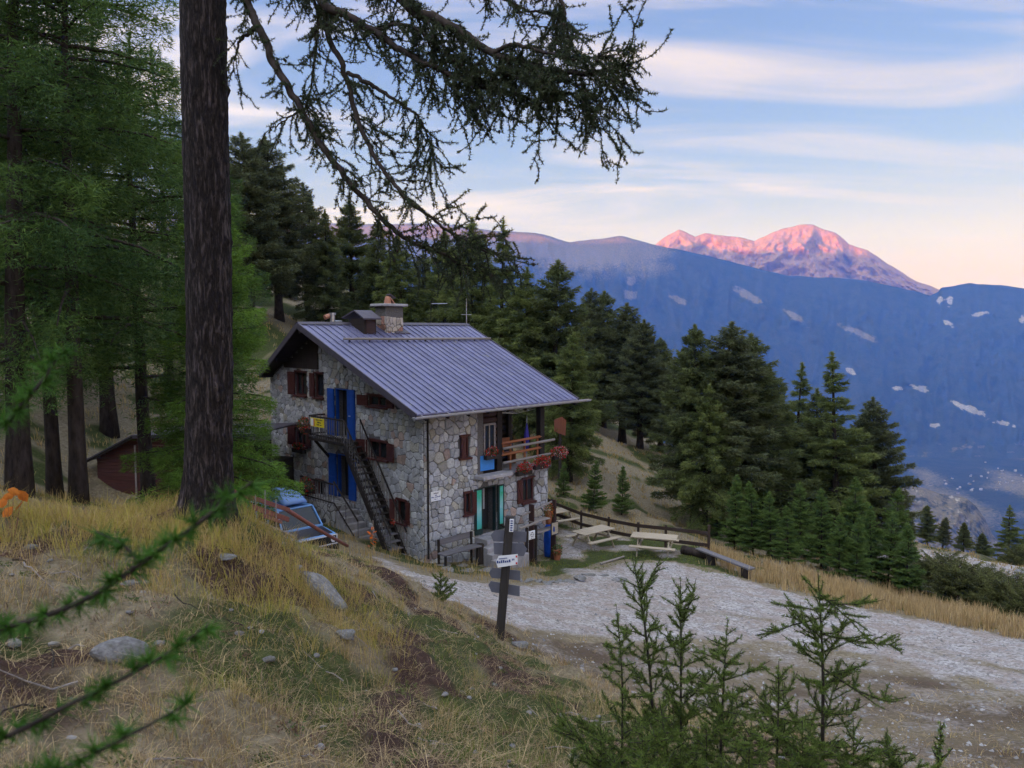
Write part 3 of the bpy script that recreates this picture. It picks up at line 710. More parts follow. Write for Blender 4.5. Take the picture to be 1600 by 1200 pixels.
# ------------------------------------------------------------------ background forest
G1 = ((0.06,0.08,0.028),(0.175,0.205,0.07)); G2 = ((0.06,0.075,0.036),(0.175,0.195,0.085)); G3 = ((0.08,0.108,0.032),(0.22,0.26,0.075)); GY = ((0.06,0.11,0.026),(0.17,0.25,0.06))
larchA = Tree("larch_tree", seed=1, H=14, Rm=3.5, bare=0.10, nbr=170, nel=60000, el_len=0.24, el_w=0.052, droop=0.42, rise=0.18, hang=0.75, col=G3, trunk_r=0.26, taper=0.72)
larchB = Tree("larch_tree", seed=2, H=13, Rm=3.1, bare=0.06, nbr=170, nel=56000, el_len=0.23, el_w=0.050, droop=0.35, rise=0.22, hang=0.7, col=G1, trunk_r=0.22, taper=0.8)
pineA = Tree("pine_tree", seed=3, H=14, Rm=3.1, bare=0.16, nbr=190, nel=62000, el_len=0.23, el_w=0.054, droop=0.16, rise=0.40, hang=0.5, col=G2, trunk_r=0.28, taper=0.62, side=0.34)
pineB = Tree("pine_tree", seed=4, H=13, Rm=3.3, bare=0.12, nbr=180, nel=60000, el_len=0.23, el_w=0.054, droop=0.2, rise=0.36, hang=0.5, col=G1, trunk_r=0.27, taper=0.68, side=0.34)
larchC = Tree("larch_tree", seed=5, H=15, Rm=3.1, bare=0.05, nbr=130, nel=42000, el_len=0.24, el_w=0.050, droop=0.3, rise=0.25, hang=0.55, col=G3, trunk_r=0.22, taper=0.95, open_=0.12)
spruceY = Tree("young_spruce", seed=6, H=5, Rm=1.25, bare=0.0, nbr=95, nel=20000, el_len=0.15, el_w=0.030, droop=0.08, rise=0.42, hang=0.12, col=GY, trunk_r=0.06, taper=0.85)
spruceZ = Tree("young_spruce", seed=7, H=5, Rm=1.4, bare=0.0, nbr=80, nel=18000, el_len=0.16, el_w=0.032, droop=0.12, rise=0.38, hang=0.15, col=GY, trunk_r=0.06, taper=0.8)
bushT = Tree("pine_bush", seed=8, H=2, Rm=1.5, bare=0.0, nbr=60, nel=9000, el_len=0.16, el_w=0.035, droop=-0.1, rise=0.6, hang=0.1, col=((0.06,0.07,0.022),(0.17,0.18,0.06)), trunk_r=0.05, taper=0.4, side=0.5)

_rt = random.Random(5)
def plant_px(kind, px, top, base, d, label, group, wide=1.0, sink=0.0):
    """plant a tree whose foot and tip were surveyed in the photograph at distance d"""
    p = at(px, base, d); g_ = gz(p[0], p[1]); t = at(px, top, d)
    z0 = g_ - 0.05
    return kind.plant((p[0], p[1], z0), max(0.5, t[2] - z0), label, group, _rt.uniform(0, 6.28), wide)

_gB = "conifers on the slope behind the house"
BACK = [  # kind, px, top, base, distance, width, label
 (pineA,392,213,505,60,1.15,"tall dense pine just right of the big foreground trunk, highest treetop there"),
 (pineA,437,222,505,64,1.05,"tall dense pine right beside the highest one behind the gable roof"),
 (pineB,352,262,505,70,1.1,"dark pine half hidden behind the big foreground trunk"),
 (pineA,482,292,520,72,1.0,"shorter dark pine stepping down behind the gable"),
 (larchB,512,330,540,66,1.0,"dark conifer above the left end of the roof ridge"),
 (pineB,552,318,560,76,1.0,"dark conifer behind the small roof dormer"),
 (larchB,590,345,560,68,1.0,"dark conifer rising behind the stone chimney"),
 (larchA,628,372,590,62,1.1,"olive larch right behind the chimney cap"),
 (pineA,662,395,600,72,0.95,"dark conifer behind the roof aerials"),
 (larchA,694,362,620,64,1.0,"larch under the tip of the drooping branches"),
 (larchA,733,343,640,56,1.05,"grey-green larch above the right end of the roof ridge"),
 (larchC,782,349,650,52,1.15,"tall thin-topped larch standing highest over the right roof slope"),
 (larchA,822,420,655,50,1.0,"yellow-green larch close behind the right roof slope"),
 (pineB,862,410,660,50,1.05,"bushy larch with a broad top beside the right roof edge"),
 (larchB,800,430,660,60,1.0,"dim conifer filling the gap behind the yellow-green larch"),
 (larchA,890,520,668,46,0.95,"low larch whose twigs hang beside the balcony post"),
 (pineA,915,452,655,74,1.05,"dark conifer left of the gap above the tan slope"),
 (pineB,942,456,660,80,1.0,"dark conifer with a pale grey top above the tan slope"),
 (pineA,972,474,668,74,1.15,"broad dark conifer at the top of the tan slope"),
 (pineA,1000,500,676,70,1.1,"dark conifer shading the top edge of the tan slope"),
 (pineB,1032,528,688,72,1.1,"dark conifer at the right end of the tan slope top"),
 (pineA,1058,545,700,66,1.05,"dark conifer filling behind the right-hand cluster"),
 (larchB,455,400,560,80,1.2,"dim conifer in the depth behind the gable pines"),
 (pineB,620,430,600,84,1.3,"dim conifer in the depth behind the roof ridge"),
 (pineB,700,440,640,84,1.3,"dim conifer in the depth right of the roof aerials"),
 (pineB,760,450,650,80,1.3,"dim conifer in the depth over the right roof slope"),
 (pineB,850,470,655,86,1.3,"dim conifer in the depth beside the roof corner"),
]
for (k, px, tp, bs, d, w, lb) in BACK: plant_px(k, px, tp, bs, d, lb, _gB, w * 1.22)
_gR = "conifers of the dark clump right of the tan slope"
RIGHT = [
 (pineB,1084,508,842,44.5,0.95,"thin-topped conifer at the left of the dark clump"),
 (pineA,1122,504,838,45,1.25,"tallest dark pine of the clump, trunk showing below"),
 (pineB,1162,522,846,46,1.0,"dark pine close right of the tallest one"),
 (larchA,1100,600,850,43,0.95,"pine with low spreading boughs over the tan slope"),
 (larchB,1205,572,850,50,1.0,"slim grey-green larch in the middle of the clump"),
 (larchC,1240,566,855,52,1.1,"slim larch left of the ragged one"),
 (larchC,1306,550,880,46,1.2,"ragged larch with bare upswept top, right of the clump's middle"),
 (larchB,1272,606,875,49,1.1,"larch tucked left of the ragged one"),
 (pineA,1362,620,885,48,1.0,"rounded dark pine at the right edge of the clump"),
 (larchB,1335,640,885,50,1.1,"larch between the ragged one and the rounded pine"),
 (pineB,1180,620,850,54,1.15,"dim pine in the depth of the clump"),
 (pineB,1250,640,870,56,1.2,"dim pine in the depth below the slim larches"),
 (pineB,1310,660,885,58,1.2,"dim pine in the depth behind the ragged larch"),
]
for (k, px, tp, bs, d, w, lb) in RIGHT: plant_px(k, px, tp, bs, d, lb, _gR, w * 1.22)
_gY = "young spruces along the foot of the dark clump"
YOUNG = [
 (spruceY,1148,742,862,39,1.0,"bright young spruce first from the fence end"),(spruceY,1176,752,868,38,1.05,"bright young spruce second from the fence end"),
 (spruceZ,1205,768,876,37.5,1.1,"bushy young spruce third from the fence end"),(spruceY,1232,790,884,36.5,1.1,"small bright young spruce in front of the darker ones"),
 (spruceZ,1250,752,880,41,1.0,"dark young spruce standing behind the small bright one"),(spruceY,1284,764,892,38,1.1,"pointed young spruce below the ragged larch"),
 (spruceZ,1310,800,898,36,1.1,"low young spruce by the tall dry grass"),(spruceY,1336,806,904,35.5,1.05,"bright young spruce with twin shoots above the tall dry grass"),
 (spruceY,1362,788,906,37.5,1.1,"young spruce below the rounded pine"),(spruceZ,1388,800,910,37,1.1,"young spruce right below the rounded pine"),
 (spruceY,1416,816,912,36,1.2,"outermost bright young spruce at the right of the clump"),(spruceZ,1190,735,860,44,1.1,"dim young spruce behind the first bright ones"),
 (spruceZ,1330,745,895,43,1.1,"dim young spruce in the shade of the clump"),(spruceZ,1120,780,850,42,1.0,"low spruce beside the trunk of the tallest pine"),
 (spruceZ,1395,760,905,44,1.1,"dim young spruce at the back right of the clump"),
]
for (k, px, tp, bs, d, w, lb) in YOUNG: plant_px(k, px, tp, bs, d, lb, _gY, w)
for (k, px, tp, bs, d, w, lb) in [(spruceZ,880,722,802,42,1.0,"young spruce right behind the house corner"),(spruceY,926,718,800,41,1.05,"young spruce behind the middle of the plank fence"),(spruceY,972,728,806,42,1.15,"roundish green young spruce behind the plank fence")]:
    plant_px(k, px, tp, bs, d, lb, "young spruces behind the plank fence", w)
for (k, px, tp, bs, d, w, lb) in [(pineB,1448,788,870,62,1.2,"dark pine on the rise right of the clump"),(pineA,1472,806,872,66,1.3,"small dark pine left of the gravel rise"),(pineB,1505,815,872,64,1.3,"dark rounded pine on the gravel rise"),
        (pineB,1535,832,872,66,1.4,"low dark pine on the gravel rise"),(larchC,1576,788,872,60,1.7,"lone spreading larch at the right edge on the gravel rise"),(pineB,1420,800,868,70,1.2,"dim pine behind the outermost young spruces"),(pineB,1600,835,872,70,1.5,"dark pine cut by the right edge")]:
    plant_px(k, px, tp, bs, d, lb, "pines on the gravel rise", w)
for (px, bs, d, h, lb) in [(1465,925,37,1.7,"dark green bush at the end of the dry grass strip"),(1500,940,34,1.9,"rounded pine bush behind the dry grass strip"),(1535,950,33,1.6,"wide pine bush right of the rounded one"),(1578,965,30,1.6,"olive pine bush near the right edge"),(1600,985,27,1.2,"brownish bush cut by the right edge"),(1440,912,40,1.2,"low bush against the outermost spruces"),(1545,905,46,1.2,"bush on the side of the gravel rise"),(1590,875,56,1.4,"yellowish bush on top of the gravel rise")]:
    p = at(px, bs, d); bushT.plant((p[0], p[1], gz(p[0], p[1]) - 0.1), h, lb, "bushes beside the road", _rt.uniform(0, 6), 1.1, "bush")

# ------------------------------------------------------------------ near larch wood on the left
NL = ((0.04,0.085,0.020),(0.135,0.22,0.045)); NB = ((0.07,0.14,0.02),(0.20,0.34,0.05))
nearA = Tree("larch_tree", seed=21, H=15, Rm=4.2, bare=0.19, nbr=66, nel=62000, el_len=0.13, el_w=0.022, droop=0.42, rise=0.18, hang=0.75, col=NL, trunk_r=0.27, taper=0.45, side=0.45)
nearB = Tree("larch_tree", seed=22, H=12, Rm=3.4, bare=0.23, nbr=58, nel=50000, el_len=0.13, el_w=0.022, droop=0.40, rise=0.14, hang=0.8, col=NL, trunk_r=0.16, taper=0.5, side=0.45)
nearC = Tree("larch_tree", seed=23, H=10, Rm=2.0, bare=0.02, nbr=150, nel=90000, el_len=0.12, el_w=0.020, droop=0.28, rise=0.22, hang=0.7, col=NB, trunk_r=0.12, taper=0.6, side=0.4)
for (k, px, bs, d, H, w, lb) in [
    (nearA,30,778,17,16,0.9,"thick-trunked larch at the left edge of the picture"),
    (nearB,84,778,20,14,1.05,"slim larch between two thicker trunks on the left"),
    (nearB,120,772,18.5,15,1.15,"straight dark larch left of the red shed"),
    (nearB,232,770,24,15,1.1,"larch behind the red shed, hanging over its roof"),
    (nearC,338,790,21,9.4,1.3,"bright green larch half hidden behind the big trunk"),
    (nearB,-60,770,22,16,1.1,"larch beyond the left edge, boughs reaching in"),
    (nearA,170,700,34,18,1.0,"larch on the slope behind the shed"),
    (nearA,70,690,38,19,1.0,"larch far up the left slope"),
    (nearB,270,690,40,18,1.1,"larch on the far slope left of the big trunk"),
    (nearA,-20,690,30,18,1.0,"larch on the slope at the far left"),
    (nearB,330,640,46,17,1.1,"larch on the far slope behind the big trunk")]:
    p = at(px, bs, d); k.plant((p[0], p[1], gz(p[0], p[1]) - 0.1), H, lb, "larches of the wood on the left", _rt.uniform(0, 6.28), w)

# ------------------------------------------------------------------ the big larch in the foreground
big = empty("larch_tree", tuple(at(325, 793, 10.1))); BIG = np.array(big.location)
tag(big, "big foreground larch with thick dark furrowed trunk and branches sweeping across the sky", "tree")
def big_trunk():
    rng = np.random.default_rng(4); nz, na = 300, 84
    zz = np.linspace(-0.9, 9.0, nz); aa = np.linspace(0, 2 * np.pi, na, endpoint=False); Z, A = np.meshgrid(zz, aa, indexing='ij')
    t = np.clip(Z / 9.0, 0, 1); rr = 0.285 * (1 - 0.06 * t) + 0.20 * np.exp(-np.clip(Z + 0.1, 0, 9) / 0.35) * (1 + 0.35 * np.cos(A * 5 + 1)) * 0.55
    cx = np.cos(A); sy = np.sin(A)
    # furrowed plates: periodic noise in angle via (cos,sin) embedding
    u = A / (2 * np.pi) * 26; wob = (fbm(u * 0.5, Z * 1.6, 3, 3) - 0.5) * 2.2
    def per(f, v, s):     # periodic blend around the seam
        w = A / (2 * np.pi); return fbm(u * f + wob, v, 3, s) * (1 - w) + fbm((u - 26) * f + wob, v, 3, s) * w
    r1 = 1 - np.abs(2 * per(1.0, Z * 2.6, 11) - 1); r2 = per(2.6, Z * 9, 13)
    rr = rr + (sstep(0.45, 0.95, 1 - r1) * 0.055 + (r2 - 0.5) * 0.035) * 1.15
    off = 0.03 * np.sin(Z * 0.7) + 0.022 * np.clip(Z, 0, 9)
    V = np.stack([rr * cx + off, rr * sy, Z], -1).reshape(-1, 3); ii = np.arange(nz * na).reshape(nz, na); jj = np.roll(ii, -1, 1)
    F = np.stack([ii[:-1], jj[:-1], jj[1:], ii[1:]], -1).reshape(-1, 4)
    return np_obj("trunk", V, F, [M['bark']], parent=big)
big_trunk()
BR = [  # main boughs: pixels of the survey photo with distance, start radius (m)
 ([(352,-210,10.0),(372,-60,9.8),(386,0,9.6),(405,44,9.4),(434,109,9.2),(471,170,9.0),(502,227,8.8),(550,289,8.6),(598,341,8.4),(637,376,8.3),(690,396,8.2),(730,420,8.1)],0.062),
 ([(380,-260,10.0),(450,-80,9.6),(500,0,9.2),(515,57,9.1),(541,118,8.9),(554,175,8.7),(585,245,8.5),(624,297,8.3),(672,341,8.2),(712,367,8.1),(760,395,8.0)],0.045),
 ([(350,-330,10.0),(430,-120,9.4),(502,0,8.9),(537,22,8.7),(585,48,8.5),(620,74,8.4),(664,100,8.2),(712,118,8.0),(760,135,7.9),(800,146,7.8),(840,160,7.7)],0.060),
 ([(360,-400,10.0),(500,-160,9.2),(629,0,8.5),(681,30,8.2),(725,52,8.0),(769,83,7.8),(821,100,7.6),(887,113,7.4),(944,113,7.2),(982,98,7.1)],0.066),
 ([(541,112,8.9),(585,135,8.8),(620,157,8.7),(646,175,8.6),(664,201,8.5),(677,245,8.5)],0.026),
 ([(352,-160,10.0),(420,-70,9.4),(491,0,9.1),(493,66,9.0),(487,131,9.0),(478,178,9.0)],0.026),
 ([(380,-420,10.0),(640,-220,9.0),(861,-20,8.0),(867,44,8.0),(874,70,8.0)],0.035),
 ([(640,-220,9.0),(730,-60,8.6),(800,6,8.2),(850,20,8.1),(896,42,8.0)],0.026),
 ([(402,44,9.4),(388,52,9.5),(374,68,9.6),(368,92,9.7)],0.034),
 ([(471,170,9.0),(440,190,9.2),(412,210,9.4)],0.014),
 ([(712,118,8.0),(760,112,7.8),(800,120,7.6),(860,140,7.4),(920,158,7.3)],0.026),
 ([(769,83,7.8),(800,70,7.6),(850,80,7.4),(900,92,7.3),(960,86,7.2)],0.026),
 ([(585,48,8.5),(640,40,8.3),(700,90,8.1),(745,130,8.0)],0.022),
]
def big_branches():
    rng = np.random.default_rng(12); bark = M['twig']; tf = []; tw = MB()
    def twig(p0, d0, L, depth=0, dens=0.013):
        n = 7; pts = [np.array(p0)]; d = unit(np.array(d0, float)); sag = rng.uniform(0.05, 0.35)
        for i in range(n):
            d = unit(d + rng.normal(size=3) * 0.13 + np.array([0, 0, -sag * (1 if i < 4 else -0.75)]) * 0.55); pts.append(pts[-1] + d * L / n)
        tw.tube(pts, np.linspace(0.0052, 0.0022, n + 1) * (1 if depth else 1.3), bark, 3, cap=False)
        P, T, q = polyline(pts, dens); k = rng.random(len(P)) < 0.92; P, T = P[k], T[k]
        if len(P): 
            dd = unit(rng.normal(size=(len(P), 3)) * 0.8 + T * 0.3); tf.append((P + dd * 0.004, dd))
        if depth == 0 and L > 0.3:
            for s in range(int(rng.integers(2, 6))):
                i = int(rng.integers(1, n)); side = unit(np.cross(unit(pts[i+1] - pts[i]), rng.normal(size=3)))
                twig(pts[i], unit(side * 0.9 + d * 0.7), L * rng.uniform(0.3, 0.6), 1)
    for bi, (pp, r0) in enumerate(BR):
        P = smooth_path([at(a, b, c) for a, b, c in pp], 12 * len(pp)); P = P + np.stack([fbm(np.arange(len(P)) * .35, np.full(len(P), k * 9.1 + bi), 3, 5) - 0.5 for k in range(3)], -1) * 0.05
        rad = r0 * np.linspace(1, 0.22, len(P)); mb = MB(); mb.tube(P - BIG, rad, M['bark_dark'], 8); mb.build("branch", big, smooth=True)
        Q, T, q = polyline(P, 0.024)
        dens = {0: .42, 1: .5, 2: .9, 3: 1.0, 4: .85, 5: .45, 6: .6, 7: .6, 8: .25, 9: .6, 10: 1.0, 11: 1.0, 12: .9}[bi]
        for p, t, s in zip(Q, T, q):
            if p[2] > CAMZ + 4.6 or rng.random() > dens * .78 * (0.35 + 0.75 * s): continue
            side = unit(np.cross(t, rng.normal(size=3))); dn = np.array([0, 0, -1.0])
            fwd = t * rng.uniform(0.3, 1.2)
            if bi in (2, 3, 10, 11, 12): d = fwd + side * 0.7 + dn * rng.uniform(-0.25, 0.9)
            elif bi in (0, 1): d = fwd * 0.7 + side * 0.8 + dn * rng.uniform(-0.3, 0.5) + np.array([0.35, 0, 0])
            else: d = fwd * 0.6 + side * 0.6 + dn * rng.uniform(0, 0.9)
            twig(p, d, rng.uniform(0.18, 0.62) * (0.75 + 0.5 * s))
    # cut off anything that strays in front of the trunk's foot
    o = tw.build("twigs", big); o["kind"] = "stuff"; o.location = -Vector(BIG)
    P = np.concatenate([a for a, b in tf]); D = np.concatenate([b for a, b in tf])
    V, F, C = tufts(P, D, rng, 5, 0.036, 0.0100, 0.9, ((0.03,0.045,0.024),(0.075,0.095,0.042)))
    o = np_obj("needles", V - BIG, F, [M['needles']], C, parent=big); o["kind"] = "stuff"
    # cones on the hanging twigs
    cb = MB(); pick = rng.choice(len(P), 420, replace=False)
    for i in pick:
        c = P[i] - BIG; r = rng.uniform(0.010, 0.016)
        cb.tube([c + (0, 0, r * 1.3), c + (0, 0, r * .7), c - (0, 0, r * .5), c - (0, 0, r * 1.4)], [r * .25, r * .9, r, r * .3], M['twig'], 5)
    o = cb.build("cones", big); o["kind"] = "stuff"
big_branches()

# ------------------------------------------------------------------ larch saplings
def sapling(stem, r0, seed, label, group, nwhorl=26, Lmax=0.75, up=0.55, base_share=1.0, needle=0.028, nw=0.0034, dens=0.0135, extra=(), bare_tip=0.07, col=((0.06,0.10,0.018),(0.19,0.26,0.050)), side_bias=None, per=18, name="larch_sapling"):
    rng = np.random.default_rng(seed); P = smooth_path(stem, 40); root = P[0].copy(); e = empty(name, tuple(root)); tag(e, label, "sapling", group)
    sb = MB(); sb.tube(P - root, r0 * np.linspace(1, 0.14, len(P)), M['twig'], 7); sb.build("trunk", e, smooth=True)
    L = np.linalg.norm(np.diff(P, axis=0), axis=1).sum(); bb = MB(); tf = []
    def brush(pts, step, keep=0.95):
        Q, T, q = polyline(pts, step); k = rng.random(len(Q)) < keep; Q, T = Q[k], T[k]
        if len(Q): dd = unit(rng.normal(size=(len(Q), 3)) + T * 0.4 + np.array([0, 0, 0.25])); tf.append((Q + dd * 0.004, dd))
    brush(P[int(len(P) * .2):], 0.016, 0.7)
    def branch(p0, d, Lb, lvl):
        n = 8; pts = [p0]; d = unit(d)
        for i in range(n):
            d = unit(d + rng.normal(size=3) * 0.07 + np.array([0, 0, 0.055 if i > 3 else -0.02])); pts.append(pts[-1] + d * Lb / n)
        bb.tube([p - root for p in pts], np.linspace(0.0045 + 0.004 * Lb, 0.0016, n + 1), M['twig'], 4, cap=False)
        nn = int(n * (1 - bare_tip)) ; brush(pts[:nn + 1], dens)
        if lvl == 0 and Lb > 0.2:
            for s in range(int(Lb * 20)):
                i = int(rng.integers(1, n - 1)); sd = unit(np.cross(d, np.array([0, 0, 1.])) * rng.choice([-1, 1]) + rng.normal(size=3) * 0.25)
                branch(pts[i], sd * 0.8 + d * 0.8 + np.array([0, 0, 0.1]), Lb * rng.uniform(0.25, 0.5) * (1 - 0.5 * i / n), 1)
    az = rng.uniform(0, 6.28)
    nwhorl = int(nwhorl * 1.7)
    for i in range(nwhorl):
        t = 0.06 + 0.88 * (i + rng.uniform(0, .6)) / nwhorl; p = P[min(len(P) - 1, int(t * (len(P) - 1)))]
        az += 2.4 + rng.normal() * .4; q = 1 - t
        Lb = Lmax * 1.3 * (0.12 + 0.88 * q**0.75) * rng.uniform(0.5, 1.15)
        branch(p, np.array([math.cos(az), math.sin(az), up * rng.uniform(0.5, 1.4) * (0.7 + 0.9 * t)]), Lb, 0)
    for (t, tip) in extra:
        p = P[int(t * (len(P) - 1))]; v = np.array(tip) - p; branch(p, v, np.linalg.norm(v), 0)
    bb.build("branch", e)["kind"] = "stuff"
    Pn = np.concatenate([a for a, b in tf]); D = np.concatenate([b for a, b in tf])
    V, F, C = tufts(Pn, D, rng, per, needle, nw, 1.0, col); o = np_obj("needles", V - root, F, [M['needles']], C, parent=e); o["kind"] = "stuff"
    return e
_gS = "larch saplings in the right foreground"
def foot(px, py, d):
    p = at(px, py, d); return np.array([p[0], p[1], gz(p[0], p[1]) - 0.05])
sapling([foot(1287,1290,6.2), at(1285,1197,6.0), at(1286,1060,5.9), at(1283,980,5.9), at(1278,893,5.9)], 0.020, 31, "largest larch sapling, right of the group, with long bare-tipped side shoots", _gS, 26, 0.62, 0.5, extra=((0.72,at(1425,1040,5.7)),(0.87,at(1384,945,5.8)),(0.84,at(1200,950,6.0)),(0.90,at(1388,998,5.6)),(0.55,at(1420,1130,5.8)),(0.80,at(1180,1005,6.1))))
sapling([foot(1022,1260,6.4), at(1020,1122,6.3), at(1010,1000,6.3), at(1000,930,6.3), at(987,866,6.3)], 0.015, 32, "slender larch sapling with leaning forked tip, tallest of the left pair", _gS, 24, 0.42, 0.8, extra=((0.72,at(1030,866,6.2)),(0.66,at(975,940,6.4))))
sapling([foot(1068,1270,6.3), at(1064,1152,6.2), at(1064,1000,6.2), at(1063,902,6.2)], 0.015, 33, "bushy larch sapling right of the forked one", _gS, 26, 0.50, 0.7, extra=((0.75,at(1101,910,6.1)),))
sapling([foot(974,1290,6.0), at(972,1197,5.9), at(972,1060,5.9), at(963,945,5.9)], 0.014, 34, "leftmost larch sapling, one long shoot reaching out left", _gS, 24, 0.46, 0.5, extra=((0.20,at(868,1082,5.8)),(0.32,at(895,1110,5.9))))
sapling([foot(1128,1290,5.8), at(1126,1186,5.7), at(1130,1080,5.7), at(1137,966,5.7)], 0.015, 35, "larch sapling in the middle with short even side shoots", _gS, 28, 0.56, 0.4)
sapling([foot(1215,1290,5.6), at(1214,1197,5.5), at(1216,1110,5.5), at(1217,1030,5.5)], 0.012, 36, "low larch sapling left of the largest one", _gS, 22, 0.44, 0.45)
sapling([foot(1060,1330,5.4), at(1060,1260,5.3), at(1045,1190,5.3), at(1030,1090,5.3)], 0.012, 37, "low bushy larch sapling at the bottom edge", _gS, 24, 0.52, 0.4)
sapling([foot(1180,1330,5.2), at(1175,1260,5.1), at(1170,1200,5.1), at(1175,1120,5.1)], 0.012, 38, "squat larch sapling at the bottom edge between two stems", _gS, 20, 0.46, 0.4)
for _i, (_x, _t, _d, _lb) in enumerate(((935,1120,5.6,"small larch sapling at the bottom edge below the leftmost one"),(1000,1130,5.2,"low larch sapling between the left stems"),(1100,1110,5.5,"low larch sapling before the middle one"),(1250,1120,5.3,"low larch sapling before the largest one"),(1330,1120,5.8,"low larch sapling right of the largest one"),(1390,1165,6.0,"lowest larch sapling at the right of the group"))):
    sapling([foot(_x, 1330, _d + .3), at(_x, 1250, _d), at(_x + 4, 1190, _d), at(_x + 3, _t, _d)], 0.011, 50 + _i, _lb, _gS, 18, 0.44, 0.4)
sapling([foot(690,950,15.4), at(688,925,15.4), at(689,890,15.4)], 0.012, 39, "small lone larch sapling on the bank before the house", None, 16, 0.42, 0.6, needle=0.04, nw=0.007, dens=0.03)
sapling([foot(1462,1330,3.4), at(1464,1240,3.2), at(1468,1180,3.2), at(1470,1125,3.2)], 0.006, 40, "thin shoot tip at the bottom right", None, 12, 0.10, 0.9, needle=0.02, dens=0.014)
# the sapling beside the camera, boughs reaching into the lower left
def near_boughs():
    rng = np.random.default_rng(77)
    root = np.array([-1.55, 0.75, gz(-1.55, 0.75) - 0.05]); e = empty("larch_sapling", tuple(root)); tag(e, "blurred larch boughs reaching in from the left close to the camera", "sapling")
    top = root + np.array([0.05, 0.1, 2.6]); b = MB(); b.tube([root - root, (root + top) / 2 - root + 0.02, top - root], [0.03, 0.02, 0.008], M['twig'], 8); b.build("trunk", e, smooth=True)
    tf = []; bb = MB()
    LN = [([(-160,1010,1.25),(0,983,1.0),(130,938,.95),(220,880,.92),(300,825,.9),(350,785,.9),(395,752,.9)],0.006,1.0),
          ([(-200,1200,1.1),(-40,1170,.85),(120,1095,.82),(230,1040,.82),(330,975,.85)],0.005,.85),
          ([(-120,1260,.95),(60,1215,.8),(200,1150,.78),(300,1095,.8)],0.005,.8),
          ([(-140,720,1.2),(-10,672,1.0),(50,615,.95),(100,545,.95)],0.0055,.9),
          ([(220,880,.92),(190,850,.93),(150,830,.95)],0.003,.9)]
    for pts, r, keep in LN:
        P = smooth_path([at(*q) for q in pts], 40); bb.tube(P - root, np.linspace(r, r * .3, len(P)) * 0.8, M['twig'], 6, cap=False)
        Q, T, q = polyline(P, 0.016)
        kk = rng.random(len(Q)) < keep; Q, T = Q[kk], T[kk]
        sd = unit(np.cross(T, rng.normal(size=(len(Q), 3)))); tf.append((Q + sd * 0.003, unit(sd + T * 0.35)))
    # link the boughs to the trunk
    for pts, r, keep in LN[:4]:
        p = at(*pts[0]); q = root + (top - root) * np.clip((p[2] - root[2] - 0.15) / 2.6, 0.05, 0.95); bb.tube([q - root, p - root], [0.009, r * .8], M['twig'], 6, cap=False)
    bb.build("branch", e)["kind"] = "stuff"
    P = np.concatenate([a for a, b_ in tf]); D = np.concatenate([b_ for a, b_ in tf])
    V, F, C = tufts(P, D, rng, 42, 0.030, 0.0022, 0.75, ((0.03,0.085,0.010),(0.08,0.20,0.025))); o = np_obj("needles", V - root, F, [M['needles']], C, parent=e); o["kind"] = "stuff"
near_boughs()
# ------------------------------------------------------------------ the stone house (local axes: x along the eaves wall, y along the gable wall)
CX, CY = -3.10, 26.66
HZ = empty("stone_house", (CX, CY, 0), R(45.2))
tag(HZ, "two-storey stone mountain house with violet-grey metal roof, blue doors and red-brown shutters", "house")
LX, WY = 6.45, 10.85
RY, RZ = 6.66, 8.48                  # ridge
EY, EZ = -0.88, 5.43                 # right eave
LY, LZ = 10.98, 6.34                 # left eave
SLR = (RZ - EZ) / (RY - EY); SLL = (RZ - LZ) / (LY - RY)
def roofz(y): return RZ - (RY - y) * SLR if y <= RY else RZ - (y - RY) * SLL
ROOFT = 0.17
HB = {}                               # openings (a0,a1,z0,z1)
OPEN_R = [(1.68,2.12,3.55,4.34),(1.86,2.22,1.42,2.22),(2.74,3.52,0.52,2.30),(4.95,5.62,1.38,2.32)]
OPEN_G = [(4.62,5.58,4.0,5.92),(4.60,5.50,1.55,3.30),(7.75,8.62,5.48,6.46),(6.42,7.05,5.48,6.46),(2.10,3.25,5.38,5.78),(7.78,8.68,3.32,4.14),(2.08,3.26,3.42,4.08),(0.98,1.52,1.24,2.06),(6.55,7.05,1.25,2.02)]
def wall_boxes(mb, holes, a0, a1, z0, ztop, fn, mat, t=0.45, cuts=()):
    """wall of thickness t with real openings; fn(a, depth, z)->local xyz"""
    xs = sorted(set([a0, a1] + [h[0] for h in holes] + [h[1] for h in holes] + list(cuts)))
    xs = [x for x in xs if a0 - 1e-6 <= x <= a1 + 1e-6]
    for i in range(len(xs) - 1):
        l, r = xs[i], xs[i+1]; m = (l + r) / 2
        hs = sorted([h for h in holes if h[0] <= m <= h[1]], key=lambda h: h[2]); zc = z0
        for h in hs + [None]:
            if h is None: zl, zr = ztop(l), ztop(r); 
            else: zl = zr = h[2]
            if min(zl, zr) > zc + 1e-4:
                P = [fn(l, 0, zc), fn(r, 0, zc), fn(r, 0, zr), fn(l, 0, zl), fn(l, t, zc), fn(r, t, zc), fn(r, t, zr), fn(l, t, zl)]
                mb.add(P, [(0,1,2,3),(7,6,5,4),(4,5,1,0),(3,2,6,7),(0,3,7,4),(1,5,6,2)], mat)
            if h is not None: zc = h[3]
fR = lambda a, d, z: (a, d, z)
fG = lambda a, d, z: (d, a, z)
